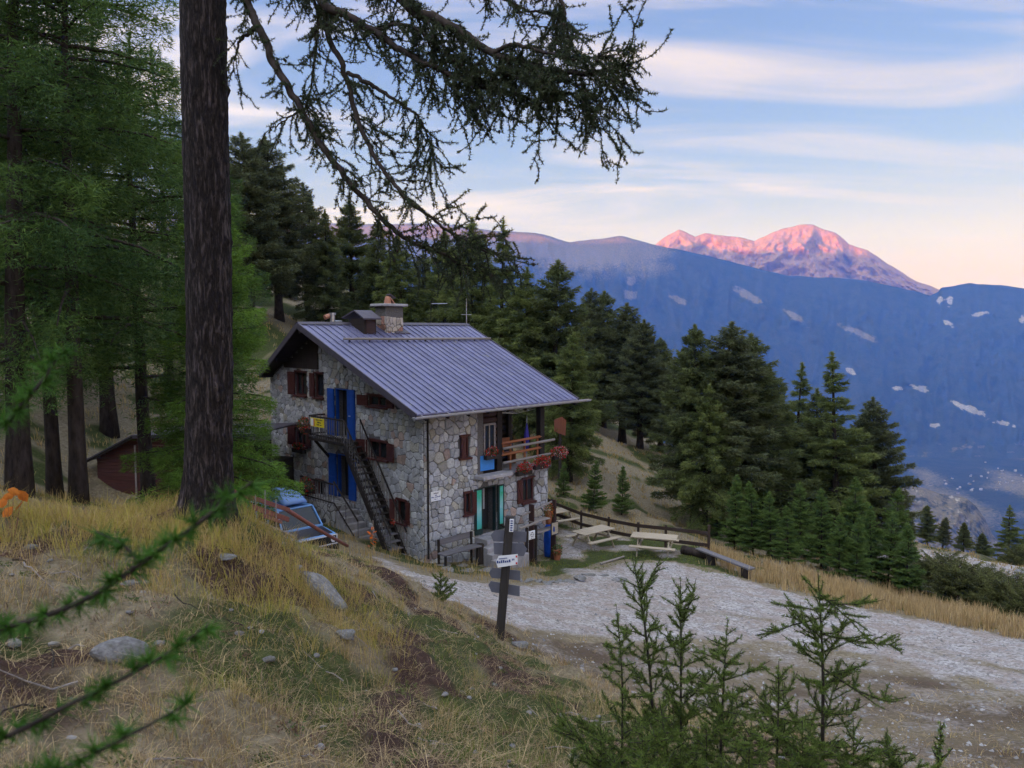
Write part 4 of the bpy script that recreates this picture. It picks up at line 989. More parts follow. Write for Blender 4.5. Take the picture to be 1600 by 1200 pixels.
def voronoi(pts, reach):
    """convex cells of 2-D points"""
    pts = np.array(pts); out = []
    for i, p in enumerate(pts):
        d = np.linalg.norm(pts - p, axis=1); nb = np.where((d < reach * 2.4) & (d > 1e-6))[0]; nb = nb[np.argsort(d[nb])][:22]
        poly = [p + reach * np.array(q) for q in ((-1,-1),(1,-1),(1,1),(-1,1))]
        for j in nb:
            m = (p + pts[j]) / 2; n = pts[j] - p; poly = clip(poly, m, n)
            if len(poly) < 3: break
        out.append(poly)
    return out
def clip(poly, m, n):
    o = []; k = len(poly)
    for i in range(k):
        a, b = poly[i], poly[(i+1) % k]; da = (a - m) @ n; db = (b - m) @ n
        if da <= 0: o.append(a)
        if da * db < 0: o.append(a + (b - a) * (da / (da - db)))
    return o
def area(p): p = np.array(p); return 0.5 * abs(np.dot(p[:, 0], np.roll(p[:, 1], 1)) - np.dot(p[:, 1], np.roll(p[:, 0], 1)))
rs = np.random.default_rng(8)
def stone_col():
    k = rs.random(); b = rs.uniform(0.33, 0.56)
    if k < 0.07: return np.array([b*1.12, b*0.84, b*0.72])*0.95          # reddish
    if k < 0.26: return np.array([b*1.05, b*0.98, b*0.84])               # ochre
    if k < 0.42: return np.array([b*1.25, b*1.24, b*1.22])               # pale
    return np.array([b*0.97, b*0.965, b*1.0])
def stone_geo(poly, fn, depth, gap=0.009):
    """poly 2-D convex -> verts, faces of a rounded stone proud of the wall; fn(a,d,z), d<0 is outwards"""
    P = np.array(poly); c = P.mean(0); e = P - c; r = np.linalg.norm(e, axis=1, keepdims=True)
    P0 = c + e * np.clip(1 - gap / r, 0.4, 1); 
    # cut the corners
    n = len(P0); Q = []
    for i in range(n):
        a, b, d = P0[i-1], P0[i], P0[(i+1) % n]; Q += [b + (a - b) * 0.12, b + (d - b) * 0.12]
    Q = np.array(Q); n = len(Q); e = Q - c; tl = rs.normal(size=2) * 0.05
    V = []; 
    for k, (sc, dd) in enumerate(((1.0, 0.02), (0.97, -depth * 0.6), (0.80, -depth))):
        for q in e:
            w = q * sc; V.append(fn(c[0] + w[0], dd + (w @ tl if k else 0), c[1] + w[1]))
    F = []
    for k in range(2):
        for i in range(n): F.append((k*n + i, k*n + (i+1) % n, (k+1)*n + (i+1) % n, (k+1)*n + i))
    F.append(tuple(2*n + i for i in range(n)))
    return V, F
def lay_stones(a0, a1, z0, ztop, holes, fn, sx, sz, flip, seed):
    rng = np.random.default_rng(seed); pts = []
    z = z0; row = 0
    while z < 8.6:
        a = a0 - sx * rng.uniform(0, 1); h = sz * rng.uniform(0.6, 1.5)
        while a < a1 + sx:
            w = sx * rng.choice([.5, .8, 1.0, 1.3, 1.9]) * rng.uniform(.8, 1.15); pts.append((a + w * rng.uniform(.35, .65), z + h * rng.uniform(0.2, 0.8))); a += w
        z += h; row += 1
    pts = [p for p in pts if a0 - .3 < p[0] < a1 + .3 and p[1] < ztop(min(max(p[0], a0), a1)) + 0.35]
    cells = voronoi(pts, max(sx, sz) * 1.25); res = []
    for p, poly in zip(pts, cells):
        poly = [np.array(q) for q in poly]
        for m, n in (((a0, 0), (-1, 0)), ((a1, 0), (1, 0)), ((0, z0), (0, -1))): poly = clip(poly, np.array(m, float), np.array(n, float)) if len(poly) > 2 else poly
        if len(poly) < 3: continue
        # keep under the roof
        for (ya, yb) in ((a0, min(a1, RY)), (RY, a1)) if fn is fG else ((a0, a1),):
            if yb <= ya: continue
            za, zb = ztop(ya + 1e-4), ztop(yb - 1e-4); n = np.array([-(zb - za), yb - ya])
            if ya <= np.mean([q[0] for q in poly]) <= yb: poly = clip(poly, np.array([ya, za]), n)
            if len(poly) < 3: break
        if len(poly) < 3: continue
        c = np.mean(poly, 0); ok = True
        for h in holes:
            x0, x1, y0, y1 = h[0]-.02, h[1]+.02, h[2]-.02, h[3]+.02
            if x0 < c[0] < x1 and y0 < c[1] < y1: ok = False; break
            lo = np.min(poly, 0); hi = np.max(poly, 0)
            if hi[0] > x0 and lo[0] < x1 and hi[1] > y0 and lo[1] < y1:
                pen = [(x0 - c[0], (x0, 0), (1, 0)), (c[0] - x1, (x1, 0), (-1, 0)), (y0 - c[1], (0, y0), (0, 1)), (c[1] - y1, (0, y1), (0, -1))]
                _, m, n = max(pen, key=lambda q: q[0]); poly = clip(poly, np.array(m, float), np.array(n, float))
                if len(poly) < 3: ok = False; break
        if ok and len(poly) > 2 and area(poly) > 0.006: res.append(poly)
    return res
def put_stones(polys, fn, parent, flip, singles, depth=(0.025, 0.055)):
    polys = sorted(polys, key=area, reverse=True); J = MB(); cols = []
    for i, p in enumerate(polys):
        V, F = stone_geo(p, fn, rs.uniform(*depth))
        if flip: F = [f[::-1] for f in F]
        c = stone_col()
        if i < singles:
            o = np_stone(V, F, c); o.parent = parent
        else: J.add(V, F, M['stone']); cols += [c] * len(V)
    if cols:
        o = J.build("stones", parent); o["kind"] = "stuff"; a = o.data.attributes.new("Col", 'FLOAT_COLOR', 'POINT')
        a.data.foreach_set("color", np.concatenate([np.array(cols), np.ones((len(cols), 1))], 1).astype(np.float32).ravel())
def np_stone(V, F, c):
    me = bpy.data.meshes.new("stone"); me.from_pydata([tuple(v) for v in V], [], F); me.materials.append(M['stone'])
    a = me.attributes.new("Col", 'FLOAT_COLOR', 'POINT'); a.data.foreach_set("color", np.tile(np.array([*c, 1], np.float32), len(V)))
    o = bpy.data.objects.new("stone", me); link(o); return o

# eaves wall: full height to x=2.54, below the loggia beyond
wtop = lambda a: (roofz(0.0) - ROOFT - 0.02) if a < 2.54 else 2.70
mb = MB(); wall_boxes(mb, OPEN_R, 0.0, 2.54, -1.8, lambda a: roofz(0) - ROOFT - .03, fR, M['mortar'], 0.45)
wall_boxes(mb, OPEN_R, 2.54, LX, -1.8, lambda a: 2.66, fR, M['mortar'], 0.45)
mb.box((2.54, 0.0, 2.6601), (2.86, 0.45, roofz(0) - ROOFT - .03), M['mortar'])
wR = mb.build("wall", HZ)
PR = lay_stones(0.0, 2.54, -1.8, lambda a: roofz(0) - ROOFT - .04, OPEN_R, fR, 0.30, 0.265, True, 3) + lay_stones(2.54, LX, -1.8, lambda a: 2.66, OPEN_R, fR, 0.30, 0.265, True, 4)
put_stones([p for p in PR if np.mean(p, 0)[1] > -1.7], fR, wR, True, 232, (0.03, 0.065))
# gable wall
gt = lambda y: roofz(y) - ROOFT - 0.03
mb = MB(); wall_boxes(mb, OPEN_G, 0.45, WY, -0.6, gt, fG, M['mortar'], 0.45, (RY,)); 
mb.box((0.0, 0.0, -1.8), (0.0005, 0.45, gt(0)), M['mortar'])
wG = mb.build("wall", HZ)
PG = lay_stones(0.0, WY, -0.6, lambda y: gt(y) - 0.10, OPEN_G, fG, 0.27, 0.225, False, 5)
put_stones(PG, fG, wG, False, 6, (0.02, 0.05))
# back walls
mb = MB()
mb.add([(LX, 0.46, -2.6), (LX, WY, -2.6), (LX, WY, gt(WY)), (LX, RY, gt(RY)), (LX, 2.1, gt(2.1)), (LX, 2.1, 2.66), (LX, 0.46, 2.66)], [tuple(range(7))], M['rubble'])
mb.add([(0.0, WY, -1), (0, WY, gt(WY)), (LX, WY, gt(WY)), (LX, WY, -2.6)], [(0, 1, 2, 3)], M['rubble'])
mb.box((0.45, 2.1, 2.5), (LX - .01, WY - .01, 2.62), M['dark_in'])
mb.build("wall", HZ)
# stone column at the far front corner of the loggia wall (end face)
PE = lay_stones(0.0, 0.46, -1.8, lambda y: 2.66, [], fG, 0.26, 0.26, False, 6)
o_ = MB(); cl_ = []
for p in PE:
    V, F = stone_geo(p, lambda a, d, z: (LX - d, a, z), 0.04); c = stone_col(); o_.add(V, [f[::-1] for f in F], M['stone']); cl_ += [c] * len(V)
if cl_:
    q = o_.build("stones", wR); q["kind"] = "stuff"; a = q.data.attributes.new("Col", 'FLOAT_COLOR', 'POINT'); a.data.foreach_set("color", np.concatenate([np.array(cl_), np.ones((len(cl_), 1))], 1).astype(np.float32).ravel())

# ---- roof
X0R, X1R, X0E, X1E = -1.0, 8.05, -1.0, 7.32     # right slope: ridge and eave extents
NP = 28
roofm = MB()   # boards below the sheets, rake boards, soffit
def rp(x, y, dz=0.0): return (x, y, roofz(y) + dz)
roofm.add([rp(X0E+.03, EY+.04, -.05), rp(X1E-.03, EY+.04, -.05), rp(X1R-.03, RY, -.05), rp(X0R+.03, RY, -.05), rp(X0E+.03, EY+.04, -ROOFT), rp(X1E-.03, EY+.04, -ROOFT), rp(X1R-.03, RY, -ROOFT), rp(X0R+.03, RY, -ROOFT)], [(0,1,2,3),(7,6,5,4),(0,4,5,1),(1,5,6,2),(3,7,4,0)], M['wood_soffit'])
XL = -0.42
roofm.add([rp(X0R+.03, RY, -.05), rp(X1R-.03, RY, -.05), rp(7.0, LY, -.05), rp(XL, LY, -.05), rp(X0R+.03, RY, -ROOFT), rp(X1R-.03, RY, -ROOFT), rp(7.0, LY, -ROOFT), rp(XL, LY, -ROOFT)], [(0,1,2,3),(7,6,5,4),(1,5,6,2),(2,6,7,3),(3,7,4,0)], M['wood_soffit'])
roof = roofm.build("roof", HZ)
def panel(i, n=NP):
    mb = MB(); f0, f1 = i / n, (i + 1) / n
    def pt(f, t, dz): 
        y = EY + (RY - EY) * t; xe = X0E + (X1E - X0E) * f; xr = X0R + (X1R - X0R) * f
        return (xe + (xr - xe) * t, y, roofz(y) + dz)
    w = 0.16; prof = [(0.0, .045), (w*.55, .045), (w, 0.0), (0.5, 0.006), (1.0 - .005, 0.0)]
    ts = [0.0, 0.5, 0.765, 0.765, 1.0]; lift = [0, 0, 0, .012, .012]
    V = []
    for t, l in zip(ts, lift):
        for (a, dz) in prof: V.append(pt(f0 + (f1 - f0) * a, t, dz + l - .04 + .04))
    k = len(prof); F = []
    for r in range(len(ts) - 1):
        for c in range(k - 1): F.append((r*k + c, r*k + c + 1, (r+1)*k + c + 1, (r+1)*k + c))
    # lower lip
    V += [pt(f0 + (f1 - f0) * a, 0.0, -0.045) for (a, dz) in prof]; b = len(V) - k
    for c in range(k - 1): F.append((b + c, b + c + 1, c + 1, c))
    V += [pt(f0, t, -0.03) for t in (0, 1)]; F.append((len(V)-2, 0, 4*k, len(V)-1))
    mb.add(V, F, M['roof']); return mb.build("roof_panel", roof)
for i in range(NP): panel(i)
mb = MB()
for i in range(20):
    f0, f1 = i / 20, (i + 1) / 20
    def pl(f, t, dz): y = RY + (LY + .05 - RY) * t; xr = X0R + (X1R - X0R) * f; xe = XL + (7.05 - XL) * f; return (xr + (xe - xr) * t, y, roofz(y) + dz)
    mb.add([pl(f0, 0, .045), pl(f0 + .008, 0, .045), pl(f0 + .012, 0, 0), pl(f1, 0, 0), pl(f0, 1, .045), pl(f0 + .008, 1, .045), pl(f0 + .012, 1, 0), pl(f1, 1, 0)], [(0,1,5,4),(1,2,6,5),(2,3,7,6)], M['roof'])
mb.build("roof_panel", roof)
mb = MB()   # ridge cap and rake trims
mb.add([(X0R-.03, RY-.20, roofz(RY-.20)+.06), (X1R+.03, RY-.20, roofz(RY-.20)+.06), (X1R+.03, RY, RZ+.09), (X0R-.03, RY, RZ+.09), (X0R-.03, RY+.2, roofz(RY+.2)+.06), (X1R+.03, RY+.2, roofz(RY+.2)+.06)], [(0,1,2,3),(3,2,5,4)], M['roof_dark'])
mb.build("ridge_cap", roof)
def rake(p, q, name="rake_board"):
    m = MB(); m.bar(p, q, 0.05, 0.24, M['roof_dark']); m.build(name, roof)
rake((X0E-.02, EY-.02, EZ-.08), (X0R-.02, RY-.01, RZ-.08)); rake((X0R-.03, RY+.01, RZ-.08), (XL-.03, LY+.04, roofz(LY+.04)-.08)); rake((X1E+.02, EY-.02, EZ-.08), (X1R+.02, RY-.01, RZ-.08))
mb = MB(); mb.bar((XL, LY+.06, LZ-.12), (7.0, LY+.06, LZ-.12), 0.05, 0.2, M['roof_dark']); mb.build("fascia", roof)
# purlins and rafters showing under the gable overhang
for (y, s_) in ((RY, .22), (3.5, .2), (0.25, .2), (9.2, .2), (10.6, .2)):
    mb = MB(); xo = -0.92 if y <= RY else -0.92 + (y - RY) / (LY - RY) * 0.55; z = roofz(y) - ROOFT - s_ * .5 - .012
    mb.tube([(xo, y, z), (0.0, y, z), (0.6, y, z)], s_ * .5, M['wood_dark'], 9); mb.build("purlin", roof)
for k in range(9):
    x = -0.5 + k * 0.97; mb = MB(); mb.bar((x, EY + .06, EZ - ROOFT - .055), (x, 0.5, roofz(.5) - ROOFT - .055), 0.09, 0.1, M['wood_dark']); mb.build("rafter", roof)
# dark infill boards high in the gable left of the pier
mb = MB()
for k in range(9):
    y0 = 6.75 + k * .4; zt = gt(y0 + .38)
    if zt - 6.62 > .05: mb.box((-0.035, y0, 6.62), (-0.07, y0 + .39, zt), M['wood_soffit'])
mb.build("gable_boards", HZ)["kind"] = "stuff"
# gutter with brackets, running past the roof corner
mb = MB(); n = 9; P = []
for x, z in ((-1.15, EZ - .09), (8.02, EZ - .05)):
    for k in range(n): a = math.pi * k / (n - 1); P.append((x, EY - .08 - .085 * math.cos(a), z - .085 * math.sin(a)))
mb.add(P, [(k, k+1, n+k+1, n+k) for k in range(n - 1)] + [tuple(range(n)), tuple(range(n, 2*n))], M['gutter'])
mb.add([(p[0], p[1], p[2] + .012) if i % n in (0, n-1) else p for i, p in enumerate(P)], [(k+1, k, n+k, n+k+1) for k in range(n - 1)], M['gutter'])
mb.build("gutter", roof)
for k in range(8):
    m = MB(); x = -0.8 + k * 1.15; m.bar((x, EY - .17, EZ - .08), (x, EY + .03, EZ - .02), .03, .012, M['gutter']); m.build("gutter_bracket", roof)
# snow rail pole across the slope
yr = EY + (RY - EY) * .765 - .05
mb = MB(); mb.tube([(-0.05, yr, roofz(yr) + .14), (3.5, yr, roofz(yr) + .12), (7.85, yr, roofz(yr) + .10)], .05, M['wood_grey'], 8); rail_ = mb.build("snow_rail", roof, smooth=True)
mb = MB()
for x in np.arange(.2, 7.8, .95): mb.bar((x, yr, roofz(yr)), (x, yr, roofz(yr) + .1), .03, .05, M['iron'])
mb.build("rail_bracket", roof)
# small hatch sheet near the chimney
ys = 5.55; mb = MB(); mb.add([(3.05, ys, roofz(ys)+.08), (3.75, ys, roofz(ys)+.08), (3.75, ys+.30, roofz(ys+.3)+.09), (3.05, ys+.3, roofz(ys+.3)+.09), (3.05, ys, roofz(ys)), (3.75, ys, roofz(ys)), (3.75, ys+.3, roofz(ys+.3)), (3.05, ys+.3, roofz(ys+.3))], [(0,1,2,3),(4,5,1,0),(5,6,2,1),(3,7,4,0)], M['roof_dark']); mb.build("roof_hatch", roof)
# dormer
yd = 5.6; xd = 1.42; mb = MB(); z0 = roofz(yd) - .05
mb.box((xd, yd, z0), (xd + .60, yd + 1.1, z0 + .72), M['wood_soffit']); dm = mb.build("dormer", HZ)
mb = MB(); mb.box((xd + .10, yd - .03, z0 + .10), (xd + .52, yd - .002, z0 + .66), M['wood_log']); mb.build("panel", dm)
mb = MB(); zt = z0 + .72
mb.add([(xd - .16, yd - .22, zt + .0), (xd + .72, yd - .22, zt + .0), (xd + .72, yd + .5, zt + .34), (xd - .16, yd + .5, zt + .34), (xd - .16, yd + 1.4, zt + .05), (xd + .72, yd + 1.4, zt + .05)] + [(xd - .16, yd - .22, zt - .06), (xd + .72, yd - .22, zt - .06), (xd + .72, yd + .5, zt + .28), (xd - .16, yd + .5, zt + .28), (xd - .16, yd + 1.4, zt - .01), (xd + .72, yd + 1.4, zt - .01)],
       [(0,1,2,3),(3,2,5,4),(6,9,8,7),(9,10,11,8),(0,6,7,1),(0,3,9,6),(3,4,10,9),(1,7,8,2),(2,8,11,5)], M['roof_dark']); mb.build("dormer_roof", dm)
# chimney with its own stones and a clay cowl
cx0, cx1, cy0, cy1 = 2.62, 3.52, 5.75, 6.5; czb, czt = 7.9, 9.24
mb = MB(); mb.box((cx0, cy0, czb), (cx1, cy1, czt), M['mortar']); ch = mb.build("chimney", HZ)
for fn, a0, a1, sd, fl in ((lambda a, d, z: (a, cy0 + d, z), cx0, cx1, 31, True), (lambda a, d, z: (cx0 + d, a, z), cy0, cy1, 32, False)):
    for p in lay_stones(a0, a1, czb, lambda q: czt, [], fn, .2, .14, fl, sd):
        V, F = stone_geo(p, fn, rs.uniform(.02, .045), .012); F = [f[::-1] for f in F] if fl else F
        k = rs.random(); c = np.array([.55, .47, .40]) * rs.uniform(.7, 1.15) if k > .28 else np.array([.40, .22, .16]) * rs.uniform(.8, 1.1)
        np_stone(V, F, c).parent = ch
mb = MB(); mb.bbox((cx0 - .17, cy0 - .16, czt), (cx1 + .17, cy1 + .16, czt + .11), M['slab'], .02); mb.build("cap_slab", ch)
mb = MB(); mb.tube([(2.98, 6.1, czt + .11), (2.98, 6.1, czt + .34), (3.0, 6.1, czt + .42)], [.16, .13, .10], M['brick_cap'], 10); mb.bar((3.0, 6.1, czt + .40), (3.28, 6.1, czt + .10), .30, .04, M['brick_cap']); mb.bar((3.02, 6.1, czt + .52), (3.30, 6.1, czt + .36), .30, .04, M['roof_dark']); mb.build("chimney_pot", ch)
# vent pipes left of the dormer
mb = MB(); mb.tube([(0.75, 6.9, 8.1), (0.75, 6.9, 8.85)], .11, M['steel'], 10); mb.tube([(0.75, 6.9, 8.86), (0.75, 6.9, 8.95)], .15, M['steel'], 10); mb.tube([(1.05, 6.9, 8.2), (1.05, 6.9, 8.62)], .035, M['steel'], 6); mb.tube([(0.86, 6.9, 8.60), (1.2, 6.9, 8.60)], .04, M['steel'], 6); mb.tube([(0.42, 6.95, 8.75), (0.62, 6.95, 8.82)], .10, M['brick_cap'], 8); mb.build("vent_pipe", HZ)
# aerials
mb = MB(); mb.tube([(5.9, 6.8, 8.4), (5.95, 6.8, 9.6)], .018, M['iron'], 5); mb.tube([(5.95, 6.8, 9.45), (6.75, 6.6, 9.48)], .014, M['steel'], 5)
for k in range(5): mb.tube([(6.1 + .13 * k, 6.6, 9.46), (6.1 + .13 * k, 6.95, 9.46)], .006, M['steel'], 4)
mb.tube([(5.6, 6.8, 8.45), (5.94, 6.8, 9.3)], .008, M['iron'], 4); mb.build("aerial", HZ)
mb = MB(); mb.tube([(8.0, 6.66, 8.4), (8.0, 6.66, 9.75)], .018, M['steel'], 5)
for a in (0, 1.05, 2.1): mb.tube([(8.0 - .25 * math.cos(a), 6.66 - .25 * math.sin(a), 8.98), (8.0 + .25 * math.cos(a), 6.66 + .25 * math.sin(a), 8.98)], .008, M['steel'], 4)
mb.build("aerial", HZ)
# downpipe on the corner of the eaves wall
mb = MB(); mb.tube([(0.12, -.10, EZ - .2), (0.12, -.09, 0.15)], .035, M['wood_dark'], 8); mb.build("downpipe", HZ)

# ---- windows and shutters
def window(name, fn, op, mull=True, sh=(), glass=True, frame='shutter', sill=True):
    a0, a1, z0, z1 = op; f = MB(); w = .06; d0, d1 = 0.02, 0.11
    def bx(x0, x1, y0, y1, q0, q1, mat, mbx): mbx.prism([(x0, y0), (x1, y0), (x1, y1), (x0, y1)], q0, q1, lambda a, z, d: fn(a, d, z), mat)
    bx(a0, a0 + w, z0, z1, d0, d1, M[frame], f); bx(a1 - w, a1, z0, z1, d0, d1, M[frame], f); bx(a0 + w, a1 - w, z1 - w, z1, d0, d1, M[frame], f); bx(a0 + w, a1 - w, z0, z0 + w, d0, d1, M[frame], f)
    if mull: m = (a0 + a1) / 2; bx(m - .025, m + .025, z0 + w, z1 - w, d0 + .01, d1, M[frame], f)
    o = f.build("window", HZ)
    if glass: g = MB(); bx(a0 + w, a1 - w, z0 + w, z1 - w, .075, .085, M['glass'], g); g.build("pane", o)
    if sill: g = MB(); bx(a0 - .08, a1 + .08, z0 - .07, z0 - .002, -.14, .12, M[frame], g); g.build("sill", o)
    g = MB(); bx(a0 - .04, a1 + .04, z1 + .002, z1 + .07, -.09, .1, M[frame], g); g.build("lintel", o)
    for (s, kind) in sh: shutter(o, fn, a0, a1, z0, z1, s, kind)
    return o
def shutter(par, fn, a0, a1, z0, z1, side, ang, mat='shutter', wd=None, name="shutter"):
    """hinged at a0 (side -1) or a1 (+1), opened by ang degrees from closed"""
    w = wd or (a1 - a0) / 2; th = .035; s = MB(); h = a0 if side < 0 else a1; A = R(ang)
    def tr(a, z, d):                 # a: distance from hinge, d outwards offset
        # closed leaf lies across the opening; rotate outward about the hinge
        u = a * math.cos(A) - d * math.sin(A); v = a * math.sin(A) + d * math.cos(A)
        return fn(h + (u if side < 0 else -u), -0.075 - v, z)
    def bx(x0, x1, y0, y1, q0, q1): s.prism([(x0, y0), (x1, y0), (x1, y1), (x0, y1)], q0, q1, tr, M[mat])
    n = max(2, int(w / .13))
    for k in range(n): bx(w * k / n + .003, w * (k + 1) / n - .003, z0, z1, 0, th)
    for face in ((th, th + .02), (-.02, 0)):
        bx(.02, w - .02, z0 + .08, z0 + .16, *face); bx(.02, w - .02, z1 - .16, z1 - .08, *face)
        p, q = (.05, z0 + .16), (w - .05, z1 - .16); t = .045
        s.prism([(p[0] - t, p[1]), (p[0] + t, p[1]), (q[0] + t, q[1]), (q[0] - t, q[1])], face[0], face[1] - .003, tr, M[mat])
    s.build(name, par)
window("w", fR, OPEN_R[0], False, ((-1, 4),)); 
# closed single leaf on the upper small window
window("w", fR, OPEN_R[1], False, ((-1, 118), (1, 150)))
window("w", fR, OPEN_R[3], True, ((-1, 174),), sill=True)
window("w", fG, OPEN_G[2], True, ((1, 165),)); window("w", fG, OPEN_G[3], False, ((1, 170),))
window("w", fG, OPEN_G[4], True, ((1, 168), (-1, 172))); window("w", fG, OPEN_G[5], True, ((1, 165), (-1, 170)))
window("w", fG, OPEN_G[6], True, ((1, 165), (-1, 168))); window("w", fG, OPEN_G[7], False, ((1, 150), (-1, 172)))
window("w", fG, OPEN_G[8], False, ((1, 168),))
mb = MB(); mb.box((5.0, .25, 1.7), (5.3, .26, 2.24), M['curtain']); mb.build("curtain", HZ)
# ---- blue gable doors
def leaf(par, fn, a0, a1, z0, z1, d, mat, name="door_leaf", th=.045):
    m = MB(); m.prism([(a0, z0), (a1, z0), (a1, z1), (a0, z1)], -d, -d + th, lambda a, z, q: fn(a, q, z), mat)
    for (q0, q1) in ((.08, .45), (.52, .92)):
        h = z1 - z0; m.prism([(a0 + .06, z0 + h * q0), (a1 - .06, z0 + h * q0), (a1 - .06, z0 + h * q1), (a0 + .06, z0 + h * q1)], -d - .012, -d + .001, lambda a, z, q: fn(a, q, z), mat)
    return m.build(name, par)
def door(op, fn, frame):
    a0, a1, z0, z1 = op; f = MB()
    for x0, x1, y0, y1 in ((a0, a0 + .05, z0, z1), (a1 - .05, a1, z0, z1), (a0 + .05, a1 - .05, z1 - .05, z1)): f.prism([(x0, y0), (x1, y0), (x1, y1), (x0, y1)], .01, .14, lambda a, z, d: fn(a, d, z), frame)
    f.prism([(a0, z0 - .05), (a1, z0 - .05), (a1, z0 - .001), (a0, z0 - .001)], -.08, .3, lambda a, z, d: fn(a, d, z), M['slab'])
    return f.build("door", HZ)
d1 = door(OPEN_G[0], fG, M['blue']); leaf(d1, fG, 5.58, 6.06, 4.02, 5.90, .09, M['blue']); leaf(d1, fG, 4.12, 4.62, 3.98, 5.92, .09, M['blue'])
m = MB(); m.tube([(-.16, 4.30, 4.9), (-.16, 4.42, 4.9)], .016, M['chrome'], 6); m.build("handle", d1)
d2 = door(OPEN_G[1], fG, M['blue']); leaf(d2, fG, 5.50, 6.04, 1.57, 3.28, .09, M['blue']); leaf(d2, fG, 4.12, 4.60, 1.57, 3.28, .09, M['blue'])
m = MB(); m.box((.35, 4.62, 4.0), (.36, 5.58, 5.9), M['dark_in']); m.box((.35, 4.62, 1.56), (.36, 5.48, 3.28), M['dark_in']); m.build("dark_backing", HZ)  # near-black sheets put the shade of the open doorways into colour
# ---- green front door with painted leaves
d3 = door(OPEN_R[2], fR, M['green_frame'])
def painted(a0, a1, z0, z1, d):
    o = leaf(d3, fR, a0, a1, z0, z1, d, M['green_frame'])
    m = MB(); m.prism([(a0 + .08, z0 + .22), (a1 - .08, z0 + .22), (a1 - .08, z1 - .05), (a0 + .08, z1 - .05)], -d - .018, -d - .0125, lambda a, z, q: fR(a, q, z), M['green_panel']); m.build("painted_panel", o)
painted(2.34, 2.73, .56, 2.30, .11); painted(3.53, 3.86, .56, 2.30, .11)
m = MB(); m.box((2.8, .42, .56), (3.5, .43, 2.2), M['dark_in']); m.box((2.95, .38, 1.35), (3.28, .4, 2.15), M['curtain']); m.build("dark_backing", HZ)
# ---- entrance steps
st = MB(); st.bbox((2.35, -.75, -.9), (3.6, -.002, .50), M['concrete'], .015); stp = st.build("steps", HZ)
for k, (y, z) in enumerate(((-1.08, .32), (-1.40, .15), (-1.70, -.02))):
    m = MB(); m.bbox((2.05 - .06 * k, y, z - .9), (3.6, y + .325, z), M['concrete'], .012); m.build("step", stp)
# canopy slab over the door, loggia floor
m = MB(); m.bbox((2.36, -.55, 2.68), (3.9, -.002, 2.82), M['slab'], .02); m.build("canopy_slab", HZ)
m = MB(); m.box((2.9, .46, 2.5), (LX - .02, 2.08, 2.68), M['wood_grey']); m.box((3.9, -.12, 2.66), (LX + .1, .46, 2.76), M['concrete']); m.build("loggia_floor", HZ)
# ---- loggia: log wall, posts, back wall, rails
lg = MB(); lg.box((2.87, .15, 2.72), (3.57, .19, 5.5), M['wood_dark']); lw = lg.build("log_wall", HZ)
for k in range(11):
    lg = MB()
    z = 2.82 + k * .25
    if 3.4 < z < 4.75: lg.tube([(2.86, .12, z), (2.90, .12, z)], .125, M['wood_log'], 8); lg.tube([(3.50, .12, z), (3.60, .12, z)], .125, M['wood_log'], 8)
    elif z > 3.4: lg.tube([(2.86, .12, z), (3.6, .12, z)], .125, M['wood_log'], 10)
    if lg.v: lg.build("log", lw, smooth=True)
m = MB(); m.box((2.70, -.02, 2.93), (3.42, .05, 3.5), M['blue_light']); m.build("blue_panel", lw)
f = MB()
for x0, x1, z0, z1 in ((2.9, 2.97, 3.52, 4.7), (3.44, 3.51, 3.52, 4.7), (3.17, 3.22, 3.52, 4.63), (2.97, 3.44, 4.63, 4.7)): f.box((x0, .0, z0), (x1, .07, z1), M['wood_grey'])
wn_ = f.build("window", HZ); g = MB(); g.box((2.97, .04, 3.52), (3.44, .05, 4.63), M['glass']); g.build("pane", wn_)
for (x, y, w) in ((3.58, -.02, .28), (6.02, -.02, .26), (6.05, 1.85, .2)):
    m = MB(); m.bbox((x, y, 2.7), (x + w, y + w, roofz(y) - ROOFT - .03), M['wood_dark'], .02); m.build("post", HZ)
m = MB(); m.bar((2.6, .1, roofz(0.1) - ROOFT - .14), (7.1, .1, roofz(.1) - ROOFT - .14), .2, .24, M['wood_dark']); m.build("loggia_beam", HZ)
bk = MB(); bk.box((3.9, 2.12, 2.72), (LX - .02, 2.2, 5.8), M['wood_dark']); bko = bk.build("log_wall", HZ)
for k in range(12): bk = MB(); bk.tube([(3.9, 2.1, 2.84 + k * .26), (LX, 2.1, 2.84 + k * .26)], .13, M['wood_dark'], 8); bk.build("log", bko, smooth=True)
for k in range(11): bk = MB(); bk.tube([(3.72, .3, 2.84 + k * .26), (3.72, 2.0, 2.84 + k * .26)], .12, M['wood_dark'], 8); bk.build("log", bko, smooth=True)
rl = MB(); rl.bbox((3.92, .02, 3.50), (3.98, .08, 3.92), M['wood_new'], .01); rlo = rl.build("loggia_railing", HZ)
for (z, r, mt, y, x1) in ((3.92, .055, 'wood_new', .03, 6.1), (3.74, .055, 'wood_grey', -.12, 6.75), (3.47, .055, 'wood_new', .03, 6.1), (3.18, .055, 'wood_grey', -.12, 6.5)):
    m = MB(); m.tube([(3.80, y, z - .06), (5.0, y, z - .03), (x1, y, z)], r, M[mt], 8); m.build("rail", rlo, smooth=True)
for x in (4.35, 5.15, 5.9):
    m = MB(); m.bbox((x, .04, 2.78), (x + .07, .11, 3.9), M['wood_new'], .01); m.build("rail_post", rlo)
m = MB()
for q in range(4): m.tube([(3.85, .3 + .22 * q, 5.02 - .02 * q), (5.0, .35 + .22 * q, 4.92), (6.1, .35 + .22 * q, 5.02)], .008, M['white'], 4, cap=False)
m.build("clothes_line", HZ)
